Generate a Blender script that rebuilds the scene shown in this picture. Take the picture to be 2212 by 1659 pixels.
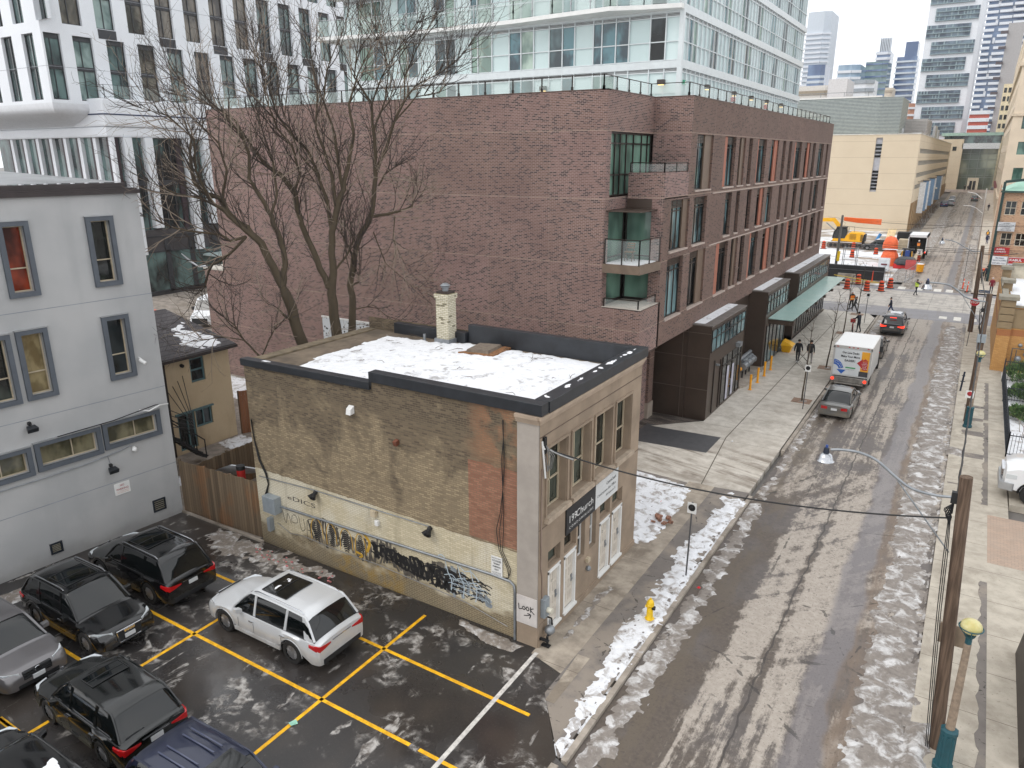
import bpy, bmesh, math, random
from math import sin, cos, pi, radians, sqrt, hypot
from mathutils import Vector, Matrix, noise as mnoise
for o in list(bpy.data.objects): bpy.data.objects.remove(o)
SC = bpy.context.scene
COL = SC.collection
# ---------------------------------------------------------------- camera
YAW, PIT, ROL = 0.55458766, 0.29765068, -0.00159621
cd = bpy.data.cameras.new('camera'); cam = bpy.data.objects.new('camera', cd); COL.objects.link(cam)
cd.sensor_width = 36.0; cd.lens = 1595.8/2212*36; cd.clip_start = 0.1; cd.clip_end = 4000
fw = Vector((-sin(YAW)*cos(PIT), cos(YAW)*cos(PIT), -sin(PIT)))
rt = Vector((cos(YAW), sin(YAW), 0)); up = rt.cross(fw)
r2 = rt*cos(ROL)+up*sin(ROL); u2 = -rt*sin(ROL)+up*cos(ROL)
cam.matrix_world = Matrix(((r2.x,u2.x,-fw.x,0),(r2.y,u2.y,-fw.y,0),(r2.z,u2.z,-fw.z,14.4),(0,0,0,1)))
SC.camera = cam
# ---------------------------------------------------------------- sky (overcast) and sun behind cloud
SUN_EL, SUN_AZ = radians(48), radians(215)
w = bpy.data.worlds.new('World'); SC.world = w; w.use_nodes = True
nt = w.node_tree; bg = nt.nodes['Background']
sky = nt.nodes.new('ShaderNodeTexSky'); sky.sky_type = 'NISHITA'; sky.sun_disc = False
sky.sun_elevation = SUN_EL; sky.sun_rotation = SUN_AZ; sky.air_density = 1.0; sky.dust_density = 4.0; sky.ozone_density = 1.0
mx = nt.nodes.new('ShaderNodeMix'); mx.data_type = 'RGBA'; mx.inputs[0].default_value = 0.92
cn = nt.nodes.new('ShaderNodeTexNoise'); cn.inputs['Scale'].default_value = 2.2; cn.inputs['Detail'].default_value = 5
cr = nt.nodes.new('ShaderNodeValToRGB'); cr.color_ramp.elements[0].color = (8.9,9.2,9.6,1); cr.color_ramp.elements[1].color = (11.2,11.3,11.4,1)
cr.color_ramp.elements[0].position = .3; cr.color_ramp.elements[1].position = .62
nt.links.new(cn.outputs[0], cr.inputs[0]); nt.links.new(sky.outputs[0], mx.inputs[6]); nt.links.new(cr.outputs[0], mx.inputs[7])
nt.links.new(mx.outputs[2], bg.inputs[0]); bg.inputs[1].default_value = 0.122
sd = bpy.data.lights.new('sun', 'SUN'); sd.energy = 0.75; sd.angle = radians(25); sd.color = (1,.96,.91)
so = bpy.data.objects.new('sun', sd); COL.objects.link(so)
# sun_rotation 0 = +Y, clockwise seen from above
sv = Vector((sin(SUN_AZ)*cos(SUN_EL), cos(SUN_AZ)*cos(SUN_EL), sin(SUN_EL)))
so.rotation_euler = sv.to_track_quat('Z','Y').to_euler(); so.location = (0,0,60)
SC.render.engine = 'CYCLES'
SC.cycles.volume_bounces = 1
SC.view_settings.view_transform = 'Standard'; SC.view_settings.look = 'None'; SC.view_settings.gamma = 1; SC.view_settings.exposure = 0.22
SC.render.resolution_x = 1024; SC.render.resolution_y = 768
# ---------------------------------------------------------------- helpers
def lin(c):
    c = c/255.0
    return c/12.92 if c <= .04045 else ((c+.055)/1.055)**2.4
def rgb(r,g,b): return (lin(r),lin(g),lin(b),1)
class K:
    """small node kit round one Principled material"""
    def __init__(s, name, rough=.7, metal=0):
        s.m = bpy.data.materials.new(name); s.m.use_nodes = True; s.nt = s.m.node_tree
        s.b = s.nt.nodes['Principled BSDF']; s.b.inputs['Roughness'].default_value = rough; s.b.inputs['Metallic'].default_value = metal
        s.g = s.nt.nodes.new('ShaderNodeNewGeometry'); s.P = s.g.outputs['Position']
    def put(s, sock, v):
        if hasattr(v,'links') or hasattr(v,'is_linked'): s.nt.links.new(v, sock)
        elif isinstance(v,(tuple,list)): sock.default_value = v if len(v)==len(sock.default_value) else tuple(v)[:len(sock.default_value)]
        else: sock.default_value = v
    def ma(s, op, a, b=0.0, c=None, clamp=False):
        n = s.nt.nodes.new('ShaderNodeMath'); n.operation = op; n.use_clamp = clamp
        s.put(n.inputs[0],a); s.put(n.inputs[1],b)
        if c is not None: s.put(n.inputs[2],c)
        return n.outputs[0]
    def sep(s, v=None):
        n = s.nt.nodes.new('ShaderNodeSeparateXYZ'); s.put(n.inputs[0], v or s.P); return n.outputs
    def comb(s,x,y,z=0.0):
        n = s.nt.nodes.new('ShaderNodeCombineXYZ'); s.put(n.inputs[0],x); s.put(n.inputs[1],y); s.put(n.inputs[2],z); return n.outputs[0]
    def scl(s, sx,sy,sz, v=None):
        n = s.nt.nodes.new('ShaderNodeVectorMath'); n.operation='MULTIPLY'; s.put(n.inputs[0], v or s.P); n.inputs[1].default_value=(sx,sy,sz); return n.outputs[0]
    def noise(s, scale, detail=3, vec=None, rough=.55, dist=0):
        n = s.nt.nodes.new('ShaderNodeTexNoise'); s.put(n.inputs['Vector'], vec or s.P)
        n.inputs['Scale'].default_value=scale; n.inputs['Detail'].default_value=detail; n.inputs['Roughness'].default_value=rough; n.inputs['Distortion'].default_value=dist
        return n.outputs[0]
    def voro(s, scale, vec=None, feat='F1', out=0):
        n = s.nt.nodes.new('ShaderNodeTexVoronoi'); n.feature=feat; s.put(n.inputs['Vector'], vec or s.P); n.inputs['Scale'].default_value=scale; return n.outputs[out]
    def step(s, v, a, b): # smooth ramp a..b -> 0..1
        n = s.nt.nodes.new('ShaderNodeMapRange'); n.interpolation_type='SMOOTHSTEP'; s.put(n.inputs[0],v); n.inputs[1].default_value=a; n.inputs[2].default_value=b; return n.outputs[0]
    def mix(s, f, a, b, mode='MIX'):
        n = s.nt.nodes.new('ShaderNodeMix'); n.data_type='RGBA'; n.blend_type=mode; s.put(n.inputs[0],f); s.put(n.inputs[6],a); s.put(n.inputs[7],b); return n.outputs[2]
    def brick(s, vec, bw, bh, mortar, c1, c2, cm, off=.5, bias=0):
        n = s.nt.nodes.new('ShaderNodeTexBrick'); s.put(n.inputs['Vector'],vec); n.offset=off
        n.inputs['Scale'].default_value=1; n.inputs['Brick Width'].default_value=bw; n.inputs['Row Height'].default_value=bh; n.inputs['Mortar Size'].default_value=mortar
        n.inputs['Mortar Smooth'].default_value=.2; n.inputs['Bias'].default_value=bias
        s.put(n.inputs['Color1'],c1); s.put(n.inputs['Color2'],c2); s.put(n.inputs['Mortar'],cm); return n.outputs
    def col(s, c): s.put(s.b.inputs['Base Color'], c)
    def rough(s, v): s.put(s.b.inputs['Roughness'], v)
    def bump(s, h, strength=.3, dist=.02):
        n = s.nt.nodes.new('ShaderNodeBump'); s.put(n.inputs['Height'],h); n.inputs['Strength'].default_value=strength; n.inputs['Distance'].default_value=dist
        s.nt.links.new(n.outputs[0], s.b.inputs['Normal'])
MATS = {}
def M(name, c=(128,128,128), rough=.65, metal=0, var=.12, scale=2.5, bump=0, coat=0, emit=0, vec=None, fine=0):
    """plain surface with uneven colour"""
    if name in MATS: return MATS[name]
    k = K(name, rough, metal); a = rgb(*c)
    if var:
        v = k.scl(*vec) if vec else k.P
        f = k.noise(scale, 4, v)
        lo = tuple(x*(1-var) for x in a[:3])+(1,); hi = tuple(min(1,x*(1+var)) for x in a[:3])+(1,)
        cc = k.mix(k.step(f,.3,.7), lo, hi)
        if fine: cc = k.mix(k.ma('MULTIPLY',k.step(k.noise(fine,2),.52,.6),.35), cc, tuple(x*.6 for x in a[:3])+(1,))
        k.col(cc)
        if bump: k.bump(k.noise(scale*8,3), bump, .02)
    else: k.col(a)
    if coat: k.b.inputs['Coat Weight'].default_value = coat; k.b.inputs['Coat Roughness'].default_value=.06
    if emit: k.b.inputs['Emission Color'].default_value = a; k.b.inputs['Emission Strength'].default_value = emit
    MATS[name] = k.m; return k.m
def glassy(name, dark, light, rough=.06, spec=.5, scale=.6, metal=0):
    """window pane: dim uneven interior behind a reflecting surface"""
    if name in MATS: return MATS[name]
    k = K(name, rough, metal)
    n = k.noise(scale, 3, k.scl(1,1,.6)); f = k.step(n,.4,.62)
    c = k.mix(f, rgb(*dark), rgb(*light)); k.col(c)
    k.b.inputs['IOR'].default_value = 1.52; k.b.inputs['Specular IOR Level'].default_value = spec
    w_ = k.noise(1.3, 2); k.bump(w_, .12, .05)
    MATS[name] = k.m; return k.m
class MB:
    def __init__(s): s.v=[]; s.f=[]; s.mi=[]; s.cur=0
    def vert(s,p): s.v.append(tuple(p)); return len(s.v)-1
    def face(s,ids): s.f.append(tuple(ids)); s.mi.append(s.cur)
    def quad(s,a,b,c,d): i=len(s.v); s.v += [tuple(a),tuple(b),tuple(c),tuple(d)]; s.face((i,i+1,i+2,i+3)); return s
    def poly(s,pts): i=len(s.v); s.v += [tuple(p) for p in pts]; s.face(range(i,i+len(pts))); return s
    def box(s,x0,x1,y0,y1,z0,z1):
        if x0>x1: x0,x1=x1,x0
        if y0>y1: y0,y1=y1,y0
        if z0>z1: z0,z1=z1,z0
        i=len(s.v)
        s.v += [(x0,y0,z0),(x1,y0,z0),(x1,y1,z0),(x0,y1,z0),(x0,y0,z1),(x1,y0,z1),(x1,y1,z1),(x0,y1,z1)]
        for q in ((0,3,2,1),(4,5,6,7),(0,1,5,4),(1,2,6,5),(2,3,7,6),(3,0,4,7)): s.face([i+j for j in q])
        return s
    def beam(s,a,b,wd,ht=None,upv=(0,0,1)):
        a=Vector(a); b=Vector(b); d=(b-a).normalized(); u=Vector(upv)
        if abs(d.dot(u))>.98: u=Vector((1,0,0))
        r=d.cross(u).normalized()*wd/2; u=r.cross(d).normalized()*(ht or wd)/2
        i=len(s.v)
        for p in (a,b): s.v += [tuple(p-r-u),tuple(p+r-u),tuple(p+r+u),tuple(p-r+u)]
        for q in ((0,3,2,1),(4,5,6,7),(0,1,5,4),(1,2,6,5),(2,3,7,6),(3,0,4,7)): s.face([i+j for j in q])
        return s
    def tube(s,pts,rad,n=8,cap=True):
        pts=[Vector(p) for p in pts]; m=len(pts)
        if not hasattr(rad,'__len__'): rad=[rad]*m
        rings=[]; u=None
        for i,p in enumerate(pts):
            d=(pts[min(i+1,m-1)]-pts[max(i-1,0)])
            if d.length<1e-9: d=Vector((0,0,1))
            d.normalize()
            if u is None: u=d.cross(Vector((0,0,1)) if abs(d.z)<.9 else Vector((1,0,0))).normalized()
            else:
                u=(u-d*u.dot(d)); u = u.normalized() if u.length>1e-6 else d.orthogonal().normalized()
            v=d.cross(u); r=[]
            for k in range(n):
                a=2*pi*k/n; r.append(s.vert(p+u*(cos(a)*rad[i])+v*(sin(a)*rad[i])))
            rings.append(r)
        for i in range(m-1):
            for k in range(n): s.face((rings[i][k],rings[i][(k+1)%n],rings[i+1][(k+1)%n],rings[i+1][k]))
        if cap: s.face(rings[0][::-1]); s.face(rings[-1])
        return s
    def cyl(s,c,r,z0,z1,n=16,r2=None): return s.tube([(c[0],c[1],z0),(c[0],c[1],z1)],[r,r if r2 is None else r2],n)
    def lathe(s,c,prof,n=20,axis='z',caps=True):
        rings=[]
        for (r,z) in prof:
            ring=[]
            for k in range(n):
                a=2*pi*k/n
                if axis=='z': p=(c[0]+r*cos(a),c[1]+r*sin(a),c[2]+z)
                elif axis=='y': p=(c[0]+r*cos(a),c[1]+z,c[2]+r*sin(a))
                else: p=(c[0]+z,c[1]+r*cos(a),c[2]+r*sin(a))
                ring.append(s.vert(p))
            rings.append(ring)
        for i in range(len(rings)-1):
            for k in range(n): s.face((rings[i][k],rings[i][(k+1)%n],rings[i+1][(k+1)%n],rings[i+1][k]))
        if caps: s.face(rings[0][::-1]); s.face(rings[-1])
        return s
    def sphere(s,c,r,n=14,m=8,sz=1.0):
        return s.lathe(c,[(max(1e-3,r*sin(pi*j/m)),-r*sz*cos(pi*j/m)) for j in range(m+1)],n)
    def prism(s,pts,z0,z1):
        n=len(pts); a=sum(pts[i][0]*pts[(i+1)%n][1]-pts[(i+1)%n][0]*pts[i][1] for i in range(n))
        if a<0: pts=pts[::-1]
        i=len(s.v); s.v += [(p[0],p[1],z0) for p in pts]+[(p[0],p[1],z1) for p in pts]
        s.face(range(i+n,i+2*n)); s.face(list(range(i,i+n))[::-1])
        for k in range(n): j=(k+1)%n; s.face((i+k,i+j,i+n+j,i+n+k))
        return s
    def loft(s,rings,closed=True,caps=True):
        ids=[[s.vert(p) for p in r] for r in rings]; n=len(ids[0])
        for i in range(len(ids)-1):
            for k in range(n if closed else n-1): s.face((ids[i][k],ids[i][(k+1)%n],ids[i+1][(k+1)%n],ids[i+1][k]))
        if caps: s.face(ids[0][::-1]); s.face(ids[-1])
        return s
    def build(s,name,mat,parent=None,smooth=None,bevel=0,label=None,recalc=True,stuff=False,local=False):
        me=bpy.data.meshes.new(name)
        off=Vector((0,0,0))
        if parent is not None and not local:
            q=parent
            while q is not None: off=off+Vector(q.location); q=q.parent
        me.from_pydata([(p[0]-off.x,p[1]-off.y,p[2]-off.z) for p in s.v],[],s.f); me.validate()
        for m_ in (mat if isinstance(mat,(list,tuple)) else [mat]): me.materials.append(m_)
        if isinstance(mat,(list,tuple)) and len(me.polygons)==len(s.mi):
            for p,i in zip(me.polygons,s.mi): p.material_index=i
        if recalc:
            bm=bmesh.new(); bm.from_mesh(me); bmesh.ops.recalc_face_normals(bm,faces=bm.faces)
            if bevel: bmesh.ops.bevel(bm,geom=[e for e in bm.edges if len(e.link_faces)==2 and e.calc_face_angle(0)>.5],offset=bevel,segments=2,affect='EDGES',profile=.6)
            bm.to_mesh(me); bm.free()
        if smooth:
            for p in me.polygons: p.use_smooth=True
            me.set_sharp_from_angle(angle=radians(smooth))
        o=bpy.data.objects.new(name,me); COL.objects.link(o)
        if parent is not None: o.parent=parent
        if label: o['label']=label
        if stuff: o['kind']='stuff'
        return o
def tag(o,label=None,cat=None,group=None,kind=None):
    if label: o['label']=label
    if cat: o['category']=cat
    if group: o['group']=group
    if kind: o['kind']=kind
    return o
def thing(name,label,cat,loc=(0,0,0),rz=0,group=None):
    o=bpy.data.objects.new(name,None); COL.objects.link(o); o.location=loc; o.rotation_euler=(0,0,rz); o.empty_display_size=.3
    return tag(o,label,cat,group)
def struct(name,mb,mat,smooth=None,kind='structure'):
    o=mb.build(name,mat,smooth=smooth); o['kind']=kind; return o
def kids(o): return [c for c in o.children]
def copytree(o,parent=None):
    c=o.copy(); COL.objects.link(c)
    if parent is not None: c.parent=parent
    for ch in kids(o): copytree(ch,c)
    return c
def dup(o,loc,rz=0,label=None,group=None,scale=None):
    c=copytree(o); c.location=loc; c.rotation_euler=(0,0,rz)
    if label: c['label']=label
    if group: c['group']=group
    if scale: c.scale=(scale,)*3
    return c
def text_mb(mb,s,origin,right,upv,size,width=None,align='CENTER',ext=.003,bold=0,space=1.0):
    """lettering as flat raised shapes; origin is the baseline anchor"""
    cu=bpy.data.curves.new('t','FONT'); cu.body=s; cu.size=1; cu.align_x=align; cu.extrude=0; cu.offset=bold; cu.space_character=space; cu.resolution_u=2
    ob=bpy.data.objects.new('t',cu); COL.objects.link(ob); dg=bpy.context.evaluated_depsgraph_get(); dg.update()
    me=bpy.data.meshes.new_from_object(ob.evaluated_get(dg)); bpy.data.objects.remove(ob)
    xs=[v.co.x for v in me.vertices]
    sx=size
    if width and xs: sx=width/max(1e-6,max(xs)-min(xs))
    R_=Vector(right).normalized(); U_=Vector(upv).normalized(); N_=R_.cross(U_); O_=Vector(origin)
    i=len(mb.v)
    for v in me.vertices: mb.v.append(tuple(O_+R_*(v.co.x*sx)+U_*(v.co.y*size)+N_*ext))
    for p in me.polygons: mb.face([i+j for j in p.vertices])
    bpy.data.meshes.remove(me); bpy.data.curves.remove(cu)
def facade(mb,o,u,n,u0,u1,z0,z1,holes,depth):
    """wall plane o+u*t at height z with holes (a,b,c,d), reveals going inward (-n)"""
    o=Vector(o); u=Vector(u); n=Vector(n)
    us=sorted({u0,u1}|{h[0] for h in holes}|{h[1] for h in holes}); zs=sorted({z0,z1}|{h[2] for h in holes}|{h[3] for h in holes})
    us=[x for x in us if u0-1e-6<=x<=u1+1e-6]; zs=[z for z in zs if z0-1e-6<=z<=z1+1e-6]
    P=lambda a,z,d=0: o+u*a+Vector((0,0,z))-n*d
    for j in range(len(zs)-1):
        zc=(zs[j]+zs[j+1])/2; st=None
        for i in range(len(us)-1):
            uc=(us[i]+us[i+1])/2; inside=any(h[0]<uc<h[1] and h[2]<zc<h[3] for h in holes)
            if not inside and st is None: st=us[i]
            if inside and st is not None: mb.quad(P(st,zs[j]),P(us[i],zs[j]),P(us[i],zs[j+1]),P(st,zs[j+1])); st=None
        if st is not None: mb.quad(P(st,zs[j]),P(us[-1],zs[j]),P(us[-1],zs[j+1]),P(st,zs[j+1]))
    for a,b,c,d in holes:
        mb.quad(P(a,c),P(b,c),P(b,c,depth),P(a,c,depth)); mb.quad(P(a,d),P(b,d),P(b,d,depth),P(a,d,depth))
        mb.quad(P(a,c),P(a,d),P(a,d,depth),P(a,c,depth)); mb.quad(P(b,c),P(b,d),P(b,d,depth),P(b,c,depth))
def window(parent,o,u,n,a,b,c,d,depth,fm,pm,fw_=.05,vbars=(),hbars=(),name='window',label=None,prof=.05,outer=0):
    """frame mesh with a pane child, set back by depth"""
    o=Vector(o); u=Vector(u); n=Vector(n); mb=MB()
    P=lambda t,z,dd: o+u*t+Vector((0,0,z))-n*dd
    d0=depth-.002
    def bar(a_,b_,c_,d_):
        q=[P(a_,c_,d0),P(b_,c_,d0),P(b_,d_,d0),P(a_,d_,d0)]; r=[P(a_,c_,d0-prof),P(b_,c_,d0-prof),P(b_,d_,d0-prof),P(a_,d_,d0-prof)]
        mb.quad(*r)
        for i in range(4): j=(i+1)%4; mb.quad(r[i],r[j],q[j],q[i])
    e=.004
    bar(a+e,b-e,c+e,c+fw_); bar(a+e,b-e,d-fw_,d-e); bar(a+e,a+fw_,c+fw_,d-fw_); bar(b-fw_,b-e,c+fw_,d-fw_)
    for t in vbars: bar(a+(b-a)*t-fw_*.4,a+(b-a)*t+fw_*.4,c+fw_,d-fw_)
    for t in hbars: bar(a+fw_,b-fw_,c+(d-c)*t-fw_*.45,c+(d-c)*t+fw_*.45)
    f=mb.build(name,fm,parent,label=label)
    g=MB().quad(P(a,c,depth+.02),P(b,c,depth+.02),P(b,d,depth+.02),P(a,d,depth+.02)); g.build('pane',pm,f)
    return f
R_ = random.Random(7)
# ================================================================ ground materials
def gz(y): return 0.02*max(0,y-160)
k=K('wet_lot_asphalt'); n1=k.noise(.42,6,None,.62); n2=k.noise(1.9,5,None,.65,.6); n3=k.noise(14,3)
st=k.noise(.9,5,k.scl(1.6,.45,1),.6,.5)
ice=k.ma('MULTIPLY',k.step(n1,.51,.62),k.step(n2,.47,.59)); ice=k.ma('MAXIMUM',ice,k.ma('MULTIPLY',k.step(st,.61,.66),k.step(n2,.44,.54)))
base=k.mix(n3,rgb(38,36,36),rgb(58,55,54)); base=k.mix(k.ma('MULTIPLY',k.step(k.noise(.25,3),.45,.6),.6),base,rgb(70,63,57))
icec=k.mix(k.step(k.noise(5,6),.35,.65),rgb(92,85,79),rgb(188,184,179))
spk=k.ma('GREATER_THAN',k.noise(46,1),.745)
c=k.mix(k.ma('MULTIPLY',ice,.88),base,icec); c=k.mix(k.ma('MULTIPLY',spk,.5),c,rgb(150,145,140)); k.col(c)
wet=k.step(k.noise(.33,4),.38,.56); k.rough(k.ma('ADD',k.ma('MULTIPLY',wet,.3),k.ma('ADD',.06,k.ma('MULTIPLY',ice,.3))))
k.b.inputs['Specular IOR Level'].default_value=.65; k.bump(k.ma('ADD',k.ma('MULTIPLY',n3,.25),k.ma('MULTIPLY',ice,.6)),.15,.02); LOT=k.m

k=K('salted_road'); X,Y,Z=k.sep()[:3]
f1=k.noise(1,7,k.scl(2.1,.075,1),.66,.3); f2=k.noise(3.1,8,k.scl(1,.55,1),.74,.5); f3=k.noise(.33,4); fn=k.noise(18,3)
dx=k.ma('ADD',X,21); dy=k.ma('SUBTRACT',Y,42); dist=k.ma('SQRT',k.ma('ADD',k.ma('MULTIPLY',dx,dx),k.ma('MULTIPLY',dy,dy)))
arc=k.noise(1,5,k.comb(k.ma('MULTIPLY',dist,2.3),k.ma('MULTIPLY',k.ma('ARCTAN2',dy,dx),3.2),0),.6,.3)
arcm=k.ma('MULTIPLY',k.step(Y,17,22),k.ma('SUBTRACT',1,k.step(Y,33,39)))
streak=k.ma('ADD',k.ma('MULTIPLY',f1,k.ma('SUBTRACT',1,k.ma('MULTIPLY',arcm,.65))),k.ma('MULTIPLY',arc,k.ma('MULTIPLY',arcm,.65)))
mask=k.ma('ADD',k.ma('ADD',k.ma('MULTIPLY',streak,.56),k.ma('MULTIPLY',f2,.28)),k.ma('MULTIPLY',k.noise(9,5,k.scl(1,.5,1),.7),.16)); mask=k.ma('ADD',mask,k.ma('MULTIPLY',k.ma('SUBTRACT',f3,.5),.25))
dirtlow=k.ma('MULTIPLY',k.ma('SUBTRACT',1,k.step(Y,20,31)),.0)
west=k.ma('SUBTRACT',1,k.step(X,-5.6,-4.2)); near=k.ma('SUBTRACT',1,k.step(Y,22,36))
mask=k.ma('ADD',mask,k.ma('MULTIPLY',k.ma('MULTIPLY',west,near),.13)); mask=k.ma('SUBTRACT',mask,k.ma('MULTIPLY',k.step(Y,44,75),.05))
wb=k.ma('MULTIPLY',k.ma('SUBTRACT',k.noise(.6,4),.5),.7); xb=k.ma('ADD',X,wb); ymod=k.ma('MULTIPLY',k.step(Y,15,18),k.ma('SUBTRACT',1,k.step(Y,30,34)))
b1=k.ma('MULTIPLY',k.step(xb,-4.95,-4.6),k.ma('SUBTRACT',1,k.step(xb,-3.75,-3.5))); b2=k.ma('MULTIPLY',k.step(xb,-3.35,-3.15),k.ma('SUBTRACT',1,k.step(xb,-2.2,-1.95)))
bb_=k.ma('MULTIPLY',k.ma('MAXIMUM',b1,b2),ymod); mask=k.ma('ADD',k.ma('SUBTRACT',mask,k.ma('MULTIPLY',bb_,.075)),k.ma('MULTIPLY',ymod,.02)); m=k.step(mask,.452,.535)
light=k.mix(k.noise(7,4),rgb(138,129,119),rgb(184,175,165)); dark=k.mix(k.noise(8,6),rgb(60,53,48),rgb(108,97,87)); dark=k.mix(k.step(f3,.45,.6),dark,k.mix(k.noise(5,6),rgb(70,65,63),rgb(110,102,97)))
c=k.mix(m,light,dark)
wob=k.ma('MULTIPLY',k.ma('SUBTRACT',k.noise(.35,3),.5),.8); xw=k.ma('ADD',X,wob)
lane=k.ma('MULTIPLY',k.step(xw,-2.35,-2.1),k.ma('SUBTRACT',1,k.step(xw,-1.45,-1.25)))
c=k.mix(k.ma('MULTIPLY',lane,.8),c,k.mix(fn,rgb(92,87,88),rgb(122,116,117)))
sl=k.ma('MULTIPLY',k.step(xw,-1.5,-1.3),k.ma('SUBTRACT',1,k.step(xw,-.9,-.55))); sl=k.ma('MULTIPLY',sl,k.step(k.noise(1,6,k.scl(2.4,.35,1),.68,.4),.3,.62)); c=k.mix(k.ma('MULTIPLY',sl,.85),c,rgb(114,98,84))
sl2=k.ma('MULTIPLY',k.step(xw,-6.6,-6.2),k.ma('SUBTRACT',1,k.step(xw,-5.5,-4.9))); sl2=k.ma('MULTIPLY',sl2,k.step(k.noise(1,5,k.scl(2,.5,1),.65,.4),.42,.58)); c=k.mix(k.ma('MULTIPLY',sl2,.75),c,rgb(96,86,74))
# cracks and slab joints
cr=k.voro(.24,k.scl(1,.8,1),'DISTANCE_TO_EDGE'); crk=k.ma('LESS_THAN',k.ma('ADD',cr,k.ma('MULTIPLY',k.ma('SUBTRACT',k.noise(2.5,3),.5),.045)),.0022); c=k.mix(k.ma('MULTIPLY',k.ma('MULTIPLY',crk,k.step(k.noise(.3,2),.42,.55)),.65),c,rgb(38,35,33))
jt=k.ma('LESS_THAN',k.ma('ABSOLUTE',k.ma('ADD',k.ma('ADD',X,3.45),k.ma('MULTIPLY',k.ma('SUBTRACT',k.noise(1.2,3),.5),.3))),.03); c=k.mix(k.ma('MULTIPLY',jt,.7),c,rgb(44,40,38))
bl=k.ma('MAXIMUM',k.ma('GREATER_THAN',k.noise(5.5,2),.68),k.ma('GREATER_THAN',k.noise(17,3),.63)); c=k.mix(k.ma('MULTIPLY',bl,.45),c,rgb(66,60,55))
k.col(c); k.rough(k.ma('SUBTRACT',.82,k.ma('MULTIPLY',k.ma('MAXIMUM',k.ma('MULTIPLY',lane,.9),k.ma('MULTIPLY',m,.55)),.55)))
k.bump(k.ma('ADD',fn,k.ma('MULTIPLY',m,-.8)),.3,.015); ROAD=k.m

k=K('cross_street_paving'); X,Y,Z=k.sep()[:3]; fn=k.noise(9,4); fl=k.noise(1,4,k.scl(.15,1.4,1),.6,.4)
cc=k.mix(fl,rgb(165,158,148),rgb(196,190,182)); cc=k.mix(k.ma('MULTIPLY',k.step(k.noise(1.2,5),.52,.6),.4),cc,rgb(120,114,108))
asph=k.mix(fl,rgb(112,110,113),rgb(150,148,150))
tr=k.ma('MULTIPLY',k.step(Y,82.7,83.0),k.ma('SUBTRACT',1,k.step(Y,93.6,93.9))); c=k.mix(tr,asph,cc)
for ty in (84.6,86.1,89.4,90.9): c=k.mix(k.ma('MULTIPLY',k.ma('LESS_THAN',k.ma('ABSOLUTE',k.ma('SUBTRACT',Y,ty)),.06),.7),c,rgb(84,78,76))
jx=k.ma('LESS_THAN',k.ma('FRACT',k.ma('DIVIDE',X,3.0)),.015); c=k.mix(k.ma('MULTIPLY',k.ma('MULTIPLY',jx,tr),.5),c,rgb(90,85,80))
tk=k.noise(1,5,k.scl(1.5,.2,1),.6,.3); c=k.mix(k.ma('MULTIPLY',k.step(tk,.5,.6),.35),c,rgb(118,112,108))
k.col(c); k.rough(k.ma('ADD',.35,k.ma('MULTIPLY',fn,.5))); DUND=k.m

def concrete(name,a,b,jointx=None,jointy=None,dirt=.3,x0=0,y0=0,stain=None,jw=.018):
    k=K(name,.85); X,Y,Z=k.sep()[:3]; n=k.noise(1.6,6,None,.62); c=k.mix(k.step(n,.3,.7),rgb(*a),rgb(*b))
    c=k.mix(k.ma('MULTIPLY',k.step(k.noise(.55,6,None,.66,.5),.5,.62),dirt),c,rgb(112,101,88))
    c=k.mix(k.ma('MULTIPLY',k.ma('GREATER_THAN',k.noise(9,2),.68),.35),c,rgb(90,80,70))
    if jointx:
        c=k.mix(k.ma('MULTIPLY',k.ma('LESS_THAN',k.ma('FRACT',k.ma('DIVIDE',k.ma('SUBTRACT',X,x0),jointx)),jw/jointx*1.4),.75),c,rgb(92,82,72))
    if jointy:
        row=k.ma('FLOOR',k.ma('DIVIDE',k.ma('SUBTRACT',Y,y0),jointy))
        c=k.mix(k.ma('LESS_THAN',k.ma('FRACT',k.ma('DIVIDE',k.ma('SUBTRACT',Y,y0),jointy)),jw/jointy),c,rgb(88,78,70))
        wn=k.nt.nodes.new('ShaderNodeTexWhiteNoise'); wn.noise_dimensions='1D'; k.put(wn.inputs['W'],row)
        c=k.mix(k.ma('MULTIPLY',wn.outputs[0],.16),c,rgb(150,140,128))
    if stain: c=stain(k,X,Y,c)
    k.col(c); k.bump(k.noise(30,3),.15,.01); return k.m
def drivestain(k,X,Y,c):
    ang=k.noise(1.0,8,k.comb(k.ma('ADD',k.ma('MULTIPLY',X,.22),k.ma('MULTIPLY',Y,.05)),k.ma('SUBTRACT',k.ma('MULTIPLY',Y,1.9),k.ma('MULTIPLY',X,-.55)),0),.6,.3)
    a=k.ma('MULTIPLY',k.step(Y,30.5,32),k.ma('SUBTRACT',1,k.step(Y,35.2,37)))
    return k.mix(k.ma('MULTIPLY',k.ma('MULTIPLY',a,k.ma('MULTIPLY',k.step(ang,.42,.64),k.step(k.noise(.9,5),.3,.6))),.8),c,rgb(98,84,70))
WALKW=concrete('new_sidewalk_concrete',(176,169,158),(202,196,186),None,2.05,.22,0,31,drivestain)
WALKE=concrete('east_sidewalk_concrete',(162,154,141),(188,180,166),None,2.15,.3,.4,1.2)
WALKO=concrete('old_sidewalk_concrete',(134,124,112),(174,163,148),None,3.4,.75,0,16.4)
KERB=concrete('kerb_concrete',(136,127,117),(172,162,150),None,3,.7,0,0)
k=K('patched_asphalt',.8); n=k.noise(2,6,None,.65); c=k.mix(n,rgb(92,86,82),rgb(134,127,121)); c=k.mix(k.ma('MULTIPLY',k.ma('GREATER_THAN',k.noise(8,2),.66),.6),c,rgb(52,48,46))
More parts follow.
